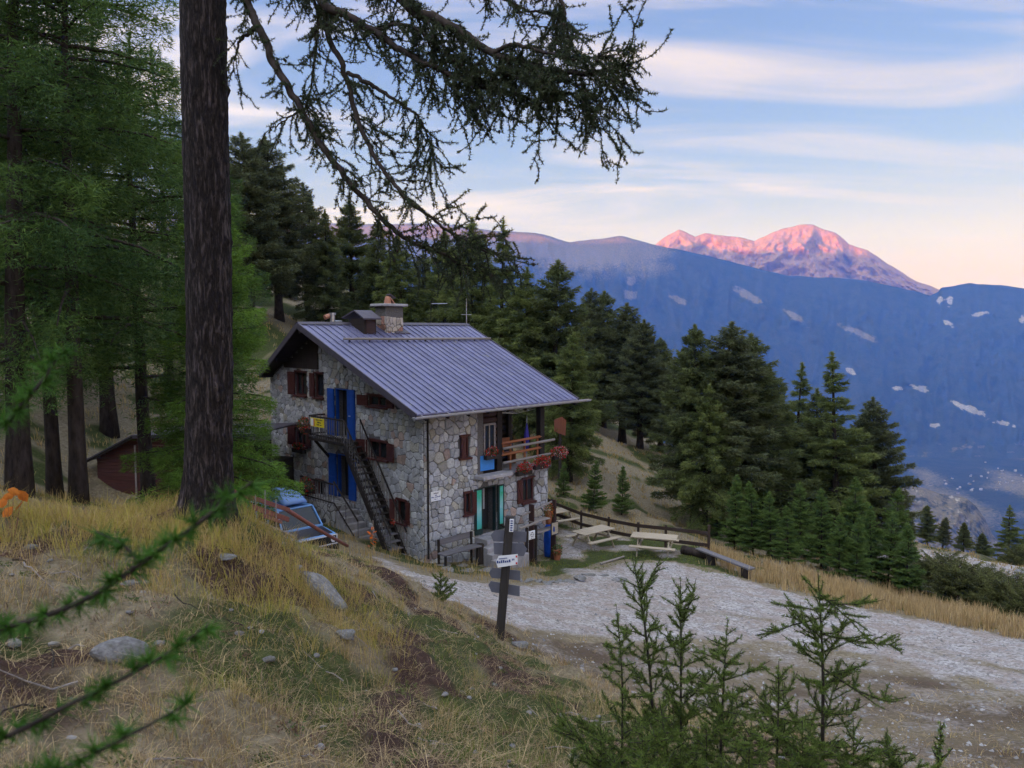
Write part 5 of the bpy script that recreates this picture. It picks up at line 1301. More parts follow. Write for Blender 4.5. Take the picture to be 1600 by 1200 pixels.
# wooden bench rail inside the loggia
m = MB(); m.bbox((4.6, 1.2, 3.12), (5.9, 1.6, 3.18), M['wood_new'], .01); m.bbox((4.6, 1.62, 3.3), (5.9, 1.68, 3.75), M['wood_new'], .01)
for x in (4.65, 5.8): m.bbox((x, 1.2, 2.7), (x + .06, 1.66, 3.12), M['wood_new'], .01)
o = m.build("bench", None); o.parent = None; o.matrix_world = HZ.matrix_basis @ Matrix(); tag(o, "orange wooden bench standing on the loggia behind the log rails", "bench")
# ---- gable platform and outside stairs
pf = MB(); pf.bbox((-.85, 3.7, 3.86), (-.06, 6.25, 3.98), M['wood_dark'], .01); pfo = pf.build("platform", HZ)
for y in (3.9, 6.0): m = MB(); m.bar((-.7, y, 3.84), (-.06, y, 3.1), .1, .1, M['wood_dark']); m.build("brace", pfo)
def railing(pts, h=.85, nb=10, name="railing", r=.028, low=.12, mat='wood_dark', bal='wood_bench'):
    m = MB(); a, b = [np.array(p, float) for p in pts]; up = np.array([0, 0, 1.])
    m.tube([a + up * h, b + up * h], r * 1.2, M[mat], 7); m.tube([a + up * low, b + up * low], r, M[mat], 6); o = m.build(name, HZ)
    me = None
    for k in range(nb + 1):
        p = a + (b - a) * k / nb; m = MB(); m.tube([(0, 0, 0), (0, 0, .32), (0, 0, .36), (0, 0, .42), (0, 0, h)], [.016, .016, .028, .016, .016], M[bal], 5)
        me = me or m.build("baluster", mesh_only=True); q = bpy.data.objects.new("baluster", me); link(q); q.parent = o; q.location = tuple(p)
    return o
railing(((-.82, 3.75, 3.98), (-.82, 6.2, 3.98)), nb=15); railing(((-.82, 6.22, 3.98), (-.1, 6.22, 3.98)), nb=4)
T0, T1 = np.array((-.6, 3.7, 3.9)), np.array((-.6, .85, 0.05))
sc = MB()
for x in (-.80, -.14): sc.bar((x, 3.75, 3.80), (x, .80, -.12), .06, .24, M['wood_dark'])
sco = sc.build("staircase", HZ)
for k in range(17):
    q = T0 + (T1 - T0) * (k + .5) / 17; m = MB(); m.bbox((-.78, q[1] - .13, q[2] - .02), (-.16, q[1] + .11, q[2] + .025), M['wood_bench'] if k > 12 else M['wood_dark'], .008); m.build("tread", sco)
railing(((-.82, 3.7, 3.92), (-.82, .85, .08)), nb=17, h=.9); railing(((-.12, 3.7, 3.92), (-.12, .85, .08)), nb=17, h=.9, bal='wood_grey')
# lower landing and stone steps
lp = MB(); lp.bbox((-.95, 4.25, .2), (-.06, 6.9, 1.48), M['rubble'], .02); lpo = lp.build("landing", HZ)
for k in range(6): m = MB(); m.bbox((-.9, 4.24 - .28 * (k + 1), -.3), (-.1, 4.24 - .28 * k, 1.30 - .2 * k), M['concrete'], .012); m.build("step", lpo)
railing(((-.92, 4.35, 1.48), (-.92, 6.8, 1.48)), nb=13, h=.85); railing(((-.94, 4.3, 1.5), (-.94, 2.7, .25)), nb=2, h=.95)
# dark lean-to left of the gable
lt = MB(); lt.box((-.6, 10.95, .6), (3.0, 14.0, 3.3), M['wood_dark']); lt.build("lean_to", HZ)
m = MB(); m.box((-.10, 8.9, .9), (-.04, 10.8, 2.35), M['wood_dark']); m.build("board_screen", HZ)

def on_house(x, y, z): return HZ_M @ Vector((x, y, z))
HZ_M = Matrix.Translation((CX, CY, 0)) @ Matrix.Rotation(R(45.2), 4, 'Z')
def thing(mb, name, label, cat, group=None, M4=None, smooth=False):
    o = mb.build(name, None, smooth); o.matrix_world = HZ_M if M4 is None else M4; return tag(o, label, cat, group)
def text(body, size, par, loc, rot, mat, name="lettering"):
    """writing too small to read in the photograph: one line of letter-sized marks in its ink, word lengths as seen"""
    m = MB(); w = size * .52; x = -len(body) * w / 2; rg = random.Random(body)
    for ch in body:
        if ch != ' ':
            h = size * rg.choice((.5, .5, .72)); m.box((x + w * .12, -size * .3, 0), (x + w * .84, -size * .3 + h, .0012), M[mat])
        x += w
    o = m.build(name, par); o.location = loc; o.rotation_euler = rot; o["kind"] = "stuff"; return o
# wall plaque, balcony sign
m = MB(); m.bbox((.24, -.10, 2.17), (.70, -.075, 2.52), M['white'], .005); pq = thing(m, "wall_plaque", "small white plaque with blue writing on the stone wall left of the front door", "sign")
for (t, s, z, mt) in (("xxxxxxx", .06, 2.45, 'ink_dark'), ("xxx", .055, 2.375, 'ink'), ("xxxx xxxxxxxx", .062, 2.315, 'ink'), ("xxxx x", .045, 2.24, 'ink')): text(t, s, pq, (.47, -.1015, z), (R(90), 0, 0), mt)
m = MB(); m.bbox((-.89, 5.02, 4.44), (-.87, 6.0, 4.78), M['yellow'], .005); ys_ = thing(m, "yellow_sign", "yellow sign with a pale panel hanging on the upper platform railing", "sign")
m = MB(); m.box((-.895, 5.78, 4.47), (-.8905, 5.96, 4.75), M['white']); m.build("pale_panel", ys_); m = MB(); m.box((-.895, 5.70, 4.47), (-.8905, 5.765, 4.75), M['red_mark']); m.build("red_stripe", ys_)
for k, (t, z) in enumerate((("xxxxx xxxxx", 4.72), ("xxxxxx", 4.62), ("xxxx xxx", 4.53))): text(t, .085, ys_, (-.8925, 5.36, z), (R(90), 0, R(-90)), 'ink_dark')

# ---- flower boxes
def blooms(name, c, rad, n, label, group, seed, red=(.62, .03, .03), M4=None, pot=None, share=.42, pale=0.12, leafc=((.04,.07,.02),(.12,.18,.05)), sz=.05):
    rng = np.random.default_rng(seed); e = empty(name, (0, 0, 0)); e.matrix_world = (HZ_M if M4 is None else M4) @ Matrix.Translation(c); tag(e, label, "flowers", group)
    if pot: 
        pot(MB(), e)
    for nm, cnt, sc in (("leaves", int(n * (1 - share)), 1.0), ("blossoms", int(n * share), 1.08)):
        u = unit(rng.normal(size=(cnt, 3))) * rng.uniform(.55, 1, (cnt, 1))**.6 * np.array(rad) * sc
        V, F = tri_cloud(u, unit(rng.normal(size=(cnt, 3))), rng.uniform(.6, 1.3, cnt) * sz, rng.uniform(.6, 1.3, cnt) * sz * 1.1, rng)
        k = rng.random((cnt, 1))
        if nm == "leaves": C = np.array(leafc[0]) * (1 - k) + np.array(leafc[1]) * k
        else: C = np.where(rng.random((cnt, 1)) < pale, np.array([.62, .42, .42]), np.array(red)[None] * (0.6 + .8 * k))
        o = np_obj(nm, V, F, [M['leaf']], np.repeat(C, 3, 0), parent=e); o["kind"] = "stuff"
    return e
def trough(L, d=.18, h=.16, mat='wood_dark', ax=0):
    def f(mb, e):
        lo = [-d/2, -d/2, -h - .10]; hi = [d/2, d/2, -.10]; lo[ax] = -L/2; hi[ax] = L/2; mb.bbox(lo, hi, M[mat], .01); mb.build("box", e)
    return f
_gf = "geranium boxes on the house"
blooms("flower_box", (3.18, -.14, 3.62), (.34, .13, .22), 420, "red geraniums above the light blue panel by the loggia window", _gf, 1, pot=trough(.7))
blooms("flower_box", (4.75, -.32, 2.82), (.42, .16, .24), 700, "red geranium box first from the canopy slab under the loggia", _gf, 2, pot=trough(.8), share=.55)
blooms("flower_box", (5.75, -.34, 2.95), (.48, .18, .27), 800, "red geranium box in the middle below the loggia rails", _gf, 3, pot=trough(.9), share=.6)
blooms("flower_box", (6.95, -.20, 3.18), (.42, .30, .25), 900, "red and white geranium box at the far corner of the loggia", _gf, 4, pot=trough(.7), share=.6, pale=.3)
blooms("flower_box", (-.18, 8.2, 3.30), (.12, .5, .18), 420, "red geraniums on the sill of the middle left gable window", _gf, 5, pot=trough(.9, ax=1))
blooms("flower_box", (-.92, 6.45, 4.42), (.16, .42, .36), 700, "trailing geraniums at the left end of the upper platform", _gf, 6, pot=trough(.8, ax=1), share=.28)
blooms("flower_box", (-1.02, 6.2, 2.05), (.14, .5, .36), 520, "geraniums hanging on the lower landing railing", _gf, 7, pot=trough(.8, ax=1), share=.3)
blooms("flower_box", (-.16, 1.62, 1.22), (.08, .12, .10), 130, "small red flowers at the lowest gable window", _gf, 8, share=.6)
# things beside the front door
def pot_(r, h, mat='copper'):
    def f(mb, e): mb.tube([(0, 0, -h), (0, 0, -.04), (0, 0, 0)], [r * .7, r, r * 1.08], M[mat], 12); mb.build("pot", e)
    return f
blooms("potted_plant", (5.72, -.75, 1.02), (.22, .22, .36), 520, "tall orange-flowered plant in a pot below the large window", None, 9, red=(.60, .14, .02), pot=pot_(.16, .5), share=.3, leafc=((.07,.08,.02),(.2,.2,.06)))
blooms("potted_plant", (5.9, -1.05, -.52), (.24, .22, .24), 380, "low dark leafy plant in a clay pot at the wall foot", None, 10, pot=pot_(.17, .42), share=.08)
m = MB(); m.bbox((4.55, -1.05, .35), (5.9, -.7, .40), M['wood_grey'], .01); m.bbox((4.55, -1.05, .80), (5.5, -.7, .85), M['wood_grey'], .01)
for x in (4.57, 5.84): m.bbox((x, -1.0, -1.2), (x + .06, -.74, 1.5), M['wood_log'], .01)
m.bar((4.1, -.8, 1.12), (5.95, -.8, 1.42), .07, .06, M['wood_grey']); thing(m, "plant_shelf", "red-brown wooden stand with shelves beside the front door", "shelf")
m = MB(); m.bbox((5.42, -1.16, .15), (5.84, -1.12, .68), M['wood_dark'], .008); bd = thing(m, "notice_board", "cream notice board with a dark blue emblem right of the signpost top", "sign")
m = MB(); m.box((5.45, -1.166, .20), (5.81, -1.1605, .65), M['wood_table']); m.build("board_face", bd); m = MB(); m.prism([(5.50, .36), (5.56, .28), (5.63, .32), (5.62, .46), (5.56, .54), (5.52, .48)], -1.171, -1.1665, lambda a, z, d: (a, d, z), M['ink']); m.build("emblem", bd)
m = MB(); P_ = []
for i, (z, r) in enumerate(((-.95, .20), (-.6, .23), (-.2, .21), (.25, .17), (.5, .08))): P_.append(((6.12 + .03 * math.sin(i * 2), -.42, z), r))
m.tube([p for p, r in P_], [r for p, r in P_], M['cloth_blue'], 9); thing(m, "folded_parasol", "bright blue folded parasol leaning at the right wall corner", "parasol", smooth=True)
m = MB(); m.tube([(5.75, .55, 3.2), (5.72, .5, 3.55), (5.74, .5, 4.0), (5.76, .5, 4.45)], [.03, .13, .10, .02], M['umbrella'], 9); m.tube([(5.75, .5, 2.7), (5.76, .5, 4.75)], .018, M['chrome'], 6); thing(m, "folded_parasol", "violet-blue folded parasol with pale pole on the loggia", "parasol", smooth=True)
m = MB()
for x in (3.62, 4.12): m.bbox((x, -1.55, -.95), (x + .09, -1.46, .88), M['wood_dark'], .01)
m.bar((3.3, -1.5, .92), (4.3, -1.5, .98), .09, .07, M['wood_grey']); m.bar((3.66, -1.5, .4), (3.66, -.1, .75), .06, .06, M['wood_dark']); thing(m, "step_handrail", "dark wooden handrail at the right of the entrance steps", "handrail")
m = MB(); m.bbox((3.7, -1.60, .42), (4.02, -1.57, .74), M['white'], .006); mn = thing(m, "menu_card", "pale menu card fixed beside the entrance handrail", "sign")
for k in range(4): text(("xxxx", "xxx xxx", "xxxxx", "xx xx")[k], .06, mn, (3.86, -1.6015, .67 - .07 * k), (R(90), 0, 0), 'ink_dark')
# seat by the wall and stump table
def bench_wall():
    m = MB(); z0 = -.02
    e = empty("wall_bench"); e.matrix_world = HZ_M @ Matrix.Translation((.15, -.95, z0)); tag(e, "grey plank bench with backrest against the stone wall left of the steps", "bench")
    m = MB(); m.bbox((0, 0, .42), (1.75, .2, .465), M['wood_bench'], .008); m.bbox((0, .22, .42), (1.75, .42, .465), M['wood_bench'], .008); m.build("seat", e)
    m = MB(); m.bar((0, .50, .80), (1.75, .50, .80), .04, .22, M['wood_bench']); m.build("backrest", e)
    for x in (.06, 1.6):
        for y, h in ((.05, .42), (.42, .92)): m = MB(); m.bbox((x, y, -.25), (x + .08, y + .07, h), M['wood_dark'], .01); m.build("leg", e)
bench_wall()
m = MB(); m.tube([(2.02, -.72, -.5), (2.02, -.72, .42)], [.17, .15], M['bark_dark'], 10); thing(m, "tree_stump", "short log stump between the wall bench and the steps", "stump")
def _ord(i): return ('first second third fourth fifth sixth seventh eighth ninth tenth eleventh twelfth thirteenth fourteenth fifteenth sixteenth seventeenth eighteenth nineteenth twentieth'.split() + ['twenty-' + k for k in 'first second third fourth fifth sixth seventh eighth'.split()])[i]
# ------------------------------------------------------------------ picnic tables
def picnic(px, py, d, rz, label, s=1.0):
    p = at(px, py, d); e = empty("picnic_table", (p[0], p[1], gz(p[0], p[1])), rz); tag(e, label, "picnic table", "picnic tables on the forecourt"); e.scale = (s, s, s)
    for k in range(4): m = MB(); m.bbox((-.92, -.40 + .2025 * k, .72), (.92, -.40 + .2025 * k + .19, .76), M['wood_table'], .006); m.build("plank", e)
    for y in (-.82, .58): m = MB(); m.bbox((-.92, y, .42), (.92, y + .25, .46), M['wood_table'], .006); m.build("seat", e)
    for x in (-.62, .62):
        for sg in (-1, 1): m = MB(); m.bar((x, sg * .22, .72), (x, sg * .66, -.02), .09, .045, M['wood_table'], up=(1, 0, 0)); m.build("leg", e)
        m = MB(); m.bar((x + .05, -.80, .395), (x + .05, .80, .395), .045, .09, M['wood_table']); m.bar((x + .05, -.36, .69), (x + .05, .36, .69), .045, .06, M['wood_table']); m.build("crossbeam", e)
    return e
picnic(927, 852, 33.2, R(38), "pale wooden picnic table in the middle, nearer the house corner")
picnic(1022, 865, 31.5, R(-18), "greyer picnic table turned sideways beside the plank fence, near the low bench")
picnic(868, 830, 36.5, R(30), "picnic table half hidden behind the house corner")
# low plank bench, log
def low_bench():
    a = at(1100, 872, 30.6); b = at(1172, 893, 28.3); a[2] = gz(a[0], a[1]); b[2] = gz(b[0], b[1]); d = b - a; L = float(np.linalg.norm(d[:2])); e = empty("plank_bench", tuple(a), math.atan2(d[1], d[0])); tag(e, "low dark plank bench on two stump legs beside the gravel", "bench")
    m = MB(); m.bbox((-.35, -.16, .40), (L + .1, .16, .47), M['wood_bench'], .012); m.build("seat", e)
    for x in (.3, L - .35): m = MB(); m.bbox((x, -.13, -.1), (x + .3, .13, .40), M['wood_dark'], .02); m.build("leg", e)
low_bench()
a = at(1066, 862, 31.6); b = at(1103, 872, 30.9); a[2] = gz(a[0], a[1]) + .14; b[2] = gz(b[0], b[1]) + .14
m = MB(); m.tube([a, (a + b) / 2 + (0, 0, .02), b], [.17, .16, .15], M['bark_dark'], 10); m.tube([a + (.1, .35, 0), b + (.1, .3, 0)], [.12, .11], M['bark_dark'], 9)
tag(m.build("fallen_log", None, True), "dark logs lying between the fence end and the low bench", "log")

# ------------------------------------------------------------------ plank fence
def plank_fence():
    P = [at(*q) for q in ((850, 815, 38), (868, 818, 37.2), (908, 826, 36), (951, 836, 34.8), (997, 846, 33.6), (1040, 853, 32.8), (1107, 866, 31.6))]
    for p in P: p[2] = gz(p[0], p[1])
    e = empty("plank_fence", tuple(P[0])); tag(e, "dark brown two-rail plank fence along the forecourt edge", "fence"); o = P[0]
    for i, p in enumerate(P):
        m = MB(); q = p - o; m.bbox((q[0] - .05, q[1] - .05, q[2] - .3), (q[0] + .05, q[1] + .05, q[2] + (1.05 if i < 6 else 1.25)), M['wood_fence'], .01); m.build("post", e)
    for i in range(6):
        for h in (.42, .92):
            m = MB(); u = P[i] - o + np.array([-.04, -.07, h]); v = P[i+1] - o + np.array([-.04, -.07, h]); m.bar(u, v, .035, .15, M['wood_fence']); m.build("rail", e)
plank_fence()

# ------------------------------------------------------------------ signpost
def signpost():
    b = at(779, 1004, 15.0); t = at(797, 806, 15.0); b[2] = gz(b[0], b[1]) - .25; t = at(797, 806, 14.95); e = empty("signpost", tuple(b)); tag(e, "dark weathered signpost carrying grey sign backs and one white arrow sign", "signpost")
    ax = t - b; m = MB(); m.bar((0, 0, 0), tuple(ax), .17, .15, M['wood_post'], up=(0, 1, 0)); m.build("post", e)
    def pt(px, py, d=14.86): return at(px, py, d) - b
    def board(poly, mat, d0, name, label=None, th=.012):
        m = MB(); V = [pt(x, y, d0) for x, y in poly]; n = len(V); W_ = [v + np.array([0, th, 0]) for v in V]
        m.add(V + W_, [tuple(range(n)), tuple(range(n, 2*n))[::-1]] + [((i+1) % n, i, n+i, n+(i+1) % n) for i in range(n)], M[mat]); o = m.build(name, e)
        if label: o["label"] = label
        return o
    board([(767,836),(774,828),(823,831),(822,847),(771,846)], 'sign_back', 15.12, "sign_board", "upper grey board pointing left")
    board([(771,848),(817,849),(824,858),(818,869),(772,866)], 'sign_back', 15.12, "sign_board", "grey board pointing right")
    wb = board([(775,878),(779,869),(809,866),(809,882),(778,887)], 'white', 14.84, "arrow_sign", "white arrow sign with blue writing")
    board([(764,895),(769,887),(813,892),(813,907),(768,903)], 'sign_back', 15.12, "sign_board", "grey board below the white sign")
    board([(763,914),(767,908),(812,916),(812,932),(768,925)], 'sign_back', 15.12, "sign_board", "lowest grey board")
    lb = board([(796.5,811),(803,811),(802,831),(795.5,831)], 'white', 14.84, "label_plate", "small upright white plate near the top")
    for k in range(5):
        m = MB(); c = pt(799.5 - .15 * k, 814 + 3.6 * k, 14.835); m.box(c - (.022, .002, .012), c + (.022, 0, .012), M['ink']); m.build("mark", lb)
    sl = math.atan2(3, 30)
    text("xxxxxxx", .075, wb, tuple(pt(787, 877.6, 14.833)), (R(90), 0, sl * .6), 'ink'); wb.children[-1].rotation_euler = (R(90), -sl, 0)
    q = text("xx", .05, wb, tuple(pt(802, 874.5, 14.833)), (R(90), -sl, 0), 'ink'); q = text("xxxxxxxx", .04, wb, tuple(pt(786, 872.5, 14.833)), (R(90), -sl, 0), 'ink')
    for y in (869.5, 880): m = MB(); c = pt(807.0, y, 14.833); m.box(c - (.016, .002, .02), c + (.016, 0, .02), M['red_mark']); m.build("mark", wb)
signpost()

# ------------------------------------------------------------------ parked car with roof box
def car():
    c = at(455, 826, 24.3); z = 1.16; fw = R(45.2 - 90); e = empty("parked_car", (c[0], c[1], z), fw); tag(e, "light blue off-road car with dark bonnet and blue roof box parked behind the bank", "car"); e.scale = (.88, .88, .9)
    # local: +x forward, y left
    L0, L1, Wd = -1.95, 1.75, .80
    prof = [(-1.95,.45),(-1.97,.95),(-1.93,1.02),(.72,1.00),(1.62,.90),(1.74,.80),(1.76,.45)]
    b = MB(); b.prism(prof, -Wd, Wd, lambda a, z_, d: (a, d, z_), M['car']); body = b.build("body", e)
    m = MB(); m.bbox((-2.02, -.82, .38), (-1.90, .82, .58), M['tyre'], .03); m.build("bumper", e); m = MB(); m.bbox((1.70, -.82, .36), (1.86, .82, .56), M['tyre'], .03); m.build("bumper", e)
    m = MB(); m.add([(.76,-.74,1.015),(1.60,-.70,.925),(1.60,.70,.925),(.76,.74,1.015),(.76,-.74,1.0),(1.60,-.70,.90),(1.60,.70,.90),(.76,.74,1.0)], [(0,1,2,3),(4,5,1,0),(5,6,2,1),(6,7,3,2),(7,4,0,3)], M['bonnet']); m.build("bonnet", e)
    m = MB(); m.bbox((1.745, -.74, .60), (1.785, .74, .86), M['tyre'], .01); g_ = m.build("grille", e)
    for y in (-.62, .62): m = MB(); m.tube([(1.77, y, .73), (1.80, y, .73)], .10, M['chrome'], 12); m.build("headlight", e)
    m = MB()
    for y0, y1, z0, z1 in ((-.78, .78, .86, .90), (-.78, .78, .56, .60), (-.78, -.74, .6, .86), (.74, .78, .6, .86)): m.box((1.78, y0, z0), (1.80, y1, z1), M['chrome'])
    m.build("trim", g_)
    # greenhouse: pillars and glass
    r0, r1 = (-1.88, .30); zr = 1.66; zb = 1.01; yb, yt = .78, .68; xb = .80
    m = MB(); m.bbox((r0, -yt - .02, zr - .03), (r1 + .02, yt + .02, zr + .03), M['car'], .02); rf = m.build("roof", e)
    for s in (-1, 1):
        for p0, p1, w_, h_ in (((xb, s * yb, zb), (r1, s * yt, zr), .06, .07), ((-.25, s * yb, zb), (-.28, s * yt, zr), .09, .05), ((-1.10, s * yb, zb), (-1.12, s * yt, zr), .09, .05), ((-1.92, s * yb, zb), (-1.86, s * yt, zr), .09, .07)):
            P = MB(); P.bar(p0, p1, w_, h_, M['car']); P.build("pillar", e)
    P = MB(); P.bar((xb, -yb, zb + .02), (xb, yb, zb + .02), .10, .07, M['car']); P.build("cowl", e)
    m = MB(); m.add([(xb - .02, -yb + .03, zb), (xb - .02, yb - .03, zb), (r1, yt - .03, zr - .03), (r1, -yt + .03, zr - .03)], [(0, 1, 2, 3)], M['car_glass']); m.build("windscreen", e)
    m = MB(); m.add([(-1.93, -yb + .03, zb), (-1.93, yb - .03, zb), (-1.88, yt - .03, zr - .03), (-1.88, -yt + .03, zr - .03)], [(3, 2, 1, 0)], M['car_glass']); m.build("rear_window", e)
    for s in (-1, 1):
        for x0, x1, u0, u1 in ((-.21, .72, -.23, .26), (-1.05, -.30, -1.06, -.33), (-1.86, -1.15, -1.82, -1.17)):
            m = MB(); m.add([(x0, s * (yb - .01), zb), (x1, s * (yb - .01), zb), (u1, s * (yt - .01), zr - .03), (u0, s * (yt - .01), zr - .03)], [(0, 1, 2, 3)], M['car_glass']); m.build("side_window", e)
    for x in (-1.28, 1.12):
        for y in (-.80, .80):
            m = MB(); m.tube([(x, y - .09, .34), (x, y + .09, .34)], .34, M['tyre'], 18); w_ = m.build("wheel", e); m = MB(); m.tube([(x, y - .10, .34), (x, y + .10, .34)], .19, M['steel'], 12); m.build("rim", w_)
    m = MB()
    for x in (-1.3, -.25): m.bar((x, -.72, zr + .09), (x, .72, zr + .09), .05, .03, M['tyre'])
    m.build("roof_rack", rf)
    for s in (-1, 1): m = MB(); m.bbox((.62, s * .92 - .08, 1.05), (.72, s * .92 + .08, 1.2), M['tyre'], .02); m.build("wing_mirror", e)
    # roof box
    prof = [(-1.75,.0),(-1.80,.10),(-1.62,.30),(-1.0,.38),(-.2,.36),(.22,.16),(.30,.06),(.22,.0)]
    V = []; ys = [(-.46, .55), (-.40, .9), (-.28, 1.0), (.28, 1.0), (.40, .9), (.46, .55)]
    m = MB(); n = len(prof)
    for y, k in ys: V += [(-.75 + (a + .75) * (.92 + .08 * k), y + .05, zr + .11 + z_ * k) for a, z_ in prof]
    F = []
    for i in range(len(ys) - 1):
        for j in range(n): F.append((i*n + j, i*n + (j+1) % n, (i+1)*n + (j+1) % n, (i+1)*n + j))
    F += [tuple(range(n))[::-1], tuple((len(ys)-1)*n + j for j in range(n))]
    m.add(V, F, M['roofbox']); o = m.build("roof_box", None, True); o.matrix_world = Matrix.Translation((c[0], c[1], z)) @ Matrix.Rotation(fw, 4, 'Z') @ Matrix.Diagonal((.88, .88, .9, 1)); tag(o, "blue hard-shell roof box strapped on the parked car", "roof box")
car()
# faded red rails on rods at the edge of the bank
def red_rails():
    e = empty("red_railing", tuple(at(405, 800, 15))); tag(e, "faded red plank railing on thin rods in front of the parked car", "railing"); o = np.array(e.location)
    for (a, b, w) in (((358, 766, 14.6), (452, 797, 16.4), .09), ((394, 792, 14.8), (451, 812, 16.2), .10), ((412, 806, 15.0), (440, 816, 15.8), .07)):
        m = MB(); m.bar(at(*a) - o, at(*b) - o, .03, w, M['wood_red']); m.build("rail", e)
    for x, y0, y1, d in ((399, 772, 812, 14.9), (414, 766, 822, 15.2), (431, 780, 826, 15.6)): m = MB(); p = at(x, y1, d); p[2] = gz(p[0], p[1]) - .3; m.tube([p - o, at(x, y0, d) - o], .012, M['wood_grey'], 5); m.build("rod", e)
red_rails()
m = MB(); a = at(446, 795, 16.6); b = at(543, 853, 19.5); m.tube([a, (a + b) / 2 + (0, 0, -.03), b], [.05, .045, .04], M['wood_red'], 8); tag(m.build("pole", None, True), "long pale pinkish pole slanting down in front of the car's bonnet", "pole")
m = MB(); a = at(395, 812, 15.4); b = at(455, 838, 17.2); m.bar(a, b, .16, .04, M['wood_grey']); tag(m.build("plank"), "grey plank lying behind the bank below the red rails", "plank")
# wood pile / rubble below the landing
def rock_mesh(seed, sub=3, rough=.22, flat=.6, mat='rock'):
    rng = np.random.default_rng(seed); import bmesh
    bm = bmesh.new(); bmesh.ops.create_icosphere(bm, subdivisions=sub, radius=1); pl = unit(rng.normal(size=(9, 3))); dd = rng.uniform(.55, .95, 9)
    for v in bm.verts:
        p = np.array(v.co); r = 1.0
        for n, d in zip(pl, dd):
            k = p @ n
            if k > d: p = p - n * (k - d) * .9
        q = p * 2.3 + seed; p = p * (1 + rough * (fbm([q[0] + q[2]], [q[1] - q[2] * .7], 3, seed)[0] - .5)); p[2] *= flat; v.co = p
    me = bpy.data.meshes.new("rock"); bm.to_mesh(me); bm.free(); me.materials.append(M[mat]); return me
def hitg(px, py, d):
    """where the ray of a surveyed pixel meets the finished ground"""
    ds = np.concatenate([np.linspace(d * .7, d * 1.35, 160)]); P = _CAM[None] + ds[:, None] * ray(px, py)[None]
    b = P[:, 2] < hground(P[:, 0], P[:, 1]); return P[int(np.argmax(b))] if b.any() and not b[0] else at(px, py, d)
RK = [rock_mesh(i) for i in range(5)]; RKs = [rock_mesh(i + 10, 2, .3, .55) for i in range(5)]
def rock(px, py, d, s, label, group=None, k=0, rz=0.0, sink=.25, tilt=(0, 0), name="rock", small=False, cat="rock"):
    p = hitg(px, py, d); o = bpy.data.objects.new(name, (RKs if small else RK)[k % 5]); link(o); s = (s, s, s) if np.isscalar(s) else s
    o.location = (p[0], p[1], gz(p[0], p[1]) + s[2] * .6 * (1 - 2 * sink)); o.scale = s; o.rotation_euler = (tilt[0], tilt[1], rz); return tag(o, label, cat, group)
rock(506, 935, 11.6, (.48, .17, .30), "long pale slab of rock sloping down the grassy bank", k=1, rz=R(-38), tilt=(R(18), R(22)))
rock(188, 1028, 5.6, (.20, .15, .17), "grey pointed boulder low on the left of the bank", k=2, rz=.6, tilt=(.1, .3))
rock(541, 1000, 9.6, (.13, .10, .11), "small bluish rock below the long slab", k=3)
rock(347, 876, 9.0, (.18, .11, .05), "flat pale rock near the big trunk's foot", k=0)
rock(212, 916, 7.6, (.14, .08, .05), "flat pale stone half behind the near bough", k=4)
rock(374, 992, 7.4, (.05, .04, .04), "small pale stone in the bare soil", k=1); rock(420, 1036, 6.8, (.06, .05, .05), "small stone beside the bare soil strip", k=2)
rock(812, 1012, 14.6, (.22, .14, .12), "grey broken rocks at the foot of the signpost", k=3)
rock(906, 908, 26.8, (.24, .2, .2), "rounded pale boulder at the edge of the gravel", k=0, sink=.2); rock(966, 908, 26.8, (.34, .2, .14), "low pale rock right of the rounded boulder", k=1, rz=.3)
rock(944, 901, 27.2, (.16, .1, .08), "small rock between the two boulders by the gravel", k=2); rock(920, 899, 27.6, (.3, .12, .06), "flat slab behind the boulders by the gravel", k=3)
_rg = np.random.default_rng(14)
for i in range(22):
    x = 770 + i * 6.2 + _rg.uniform(-2, 2); y = 897 + 10 * sstep(0, 9, i) + _rg.uniform(-3, 3) if i < 12 else 911 + _rg.uniform(-3, 4)
    rock(x, y, 26.4 - .02 * i, (_rg.uniform(.10, .24), _rg.uniform(.08, .15), _rg.uniform(.05, .10)), _ord(i) + " pale edging stone from the left in the border before the front door", "edging stones before the front door", i, _rg.uniform(0, 3), .2, small=True, name="edging_stone", cat="stone")
for i, (x, y) in enumerate(((722, 885), (745, 882), (700, 892), (770, 884), (728, 893), (757, 893), (690, 884))):
    rock(x, y, 26.6, (_rg.uniform(.3, .5), _rg.uniform(.2, .3), .035), _ord(i) + " flat paving slab laid on the path to the front steps", "paving slabs before the steps", i, _rg.uniform(0, 3), .2, small=True, name="paving_slab", cat="slab")
for i in range(26):
    x = 1440 + i * 6.6 + _rg.uniform(-2.5, 2.5); y = _rg.uniform(872, 925); d = 56 - (y - 872) * .25; s = _rg.uniform(.15, .5)
    rock(x, y, d, (s * 1.3, s, s * .6), "pale rock on the gravel rise, " + ("large" if s > .33 else "small") + " one, " + _ord(i) + " from the left", "rocks on the gravel rise", i, _rg.uniform(0, 3), .2, small=True)
for i in range(14):     # firewood and rubble by the lower landing
    x = 478 + i * 3.7 + _rg.uniform(-1, 1); y = 792 + _rg.uniform(-8, 22); rock(x, y, 27.2, (_rg.uniform(.2, .34), _rg.uniform(.12, .2), _rg.uniform(.10, .18)), _ord(i) + " stone from the left in the rubble heap behind the car", "rubble heap behind the car", i, _rg.uniform(0, 3), -.6, small=True)
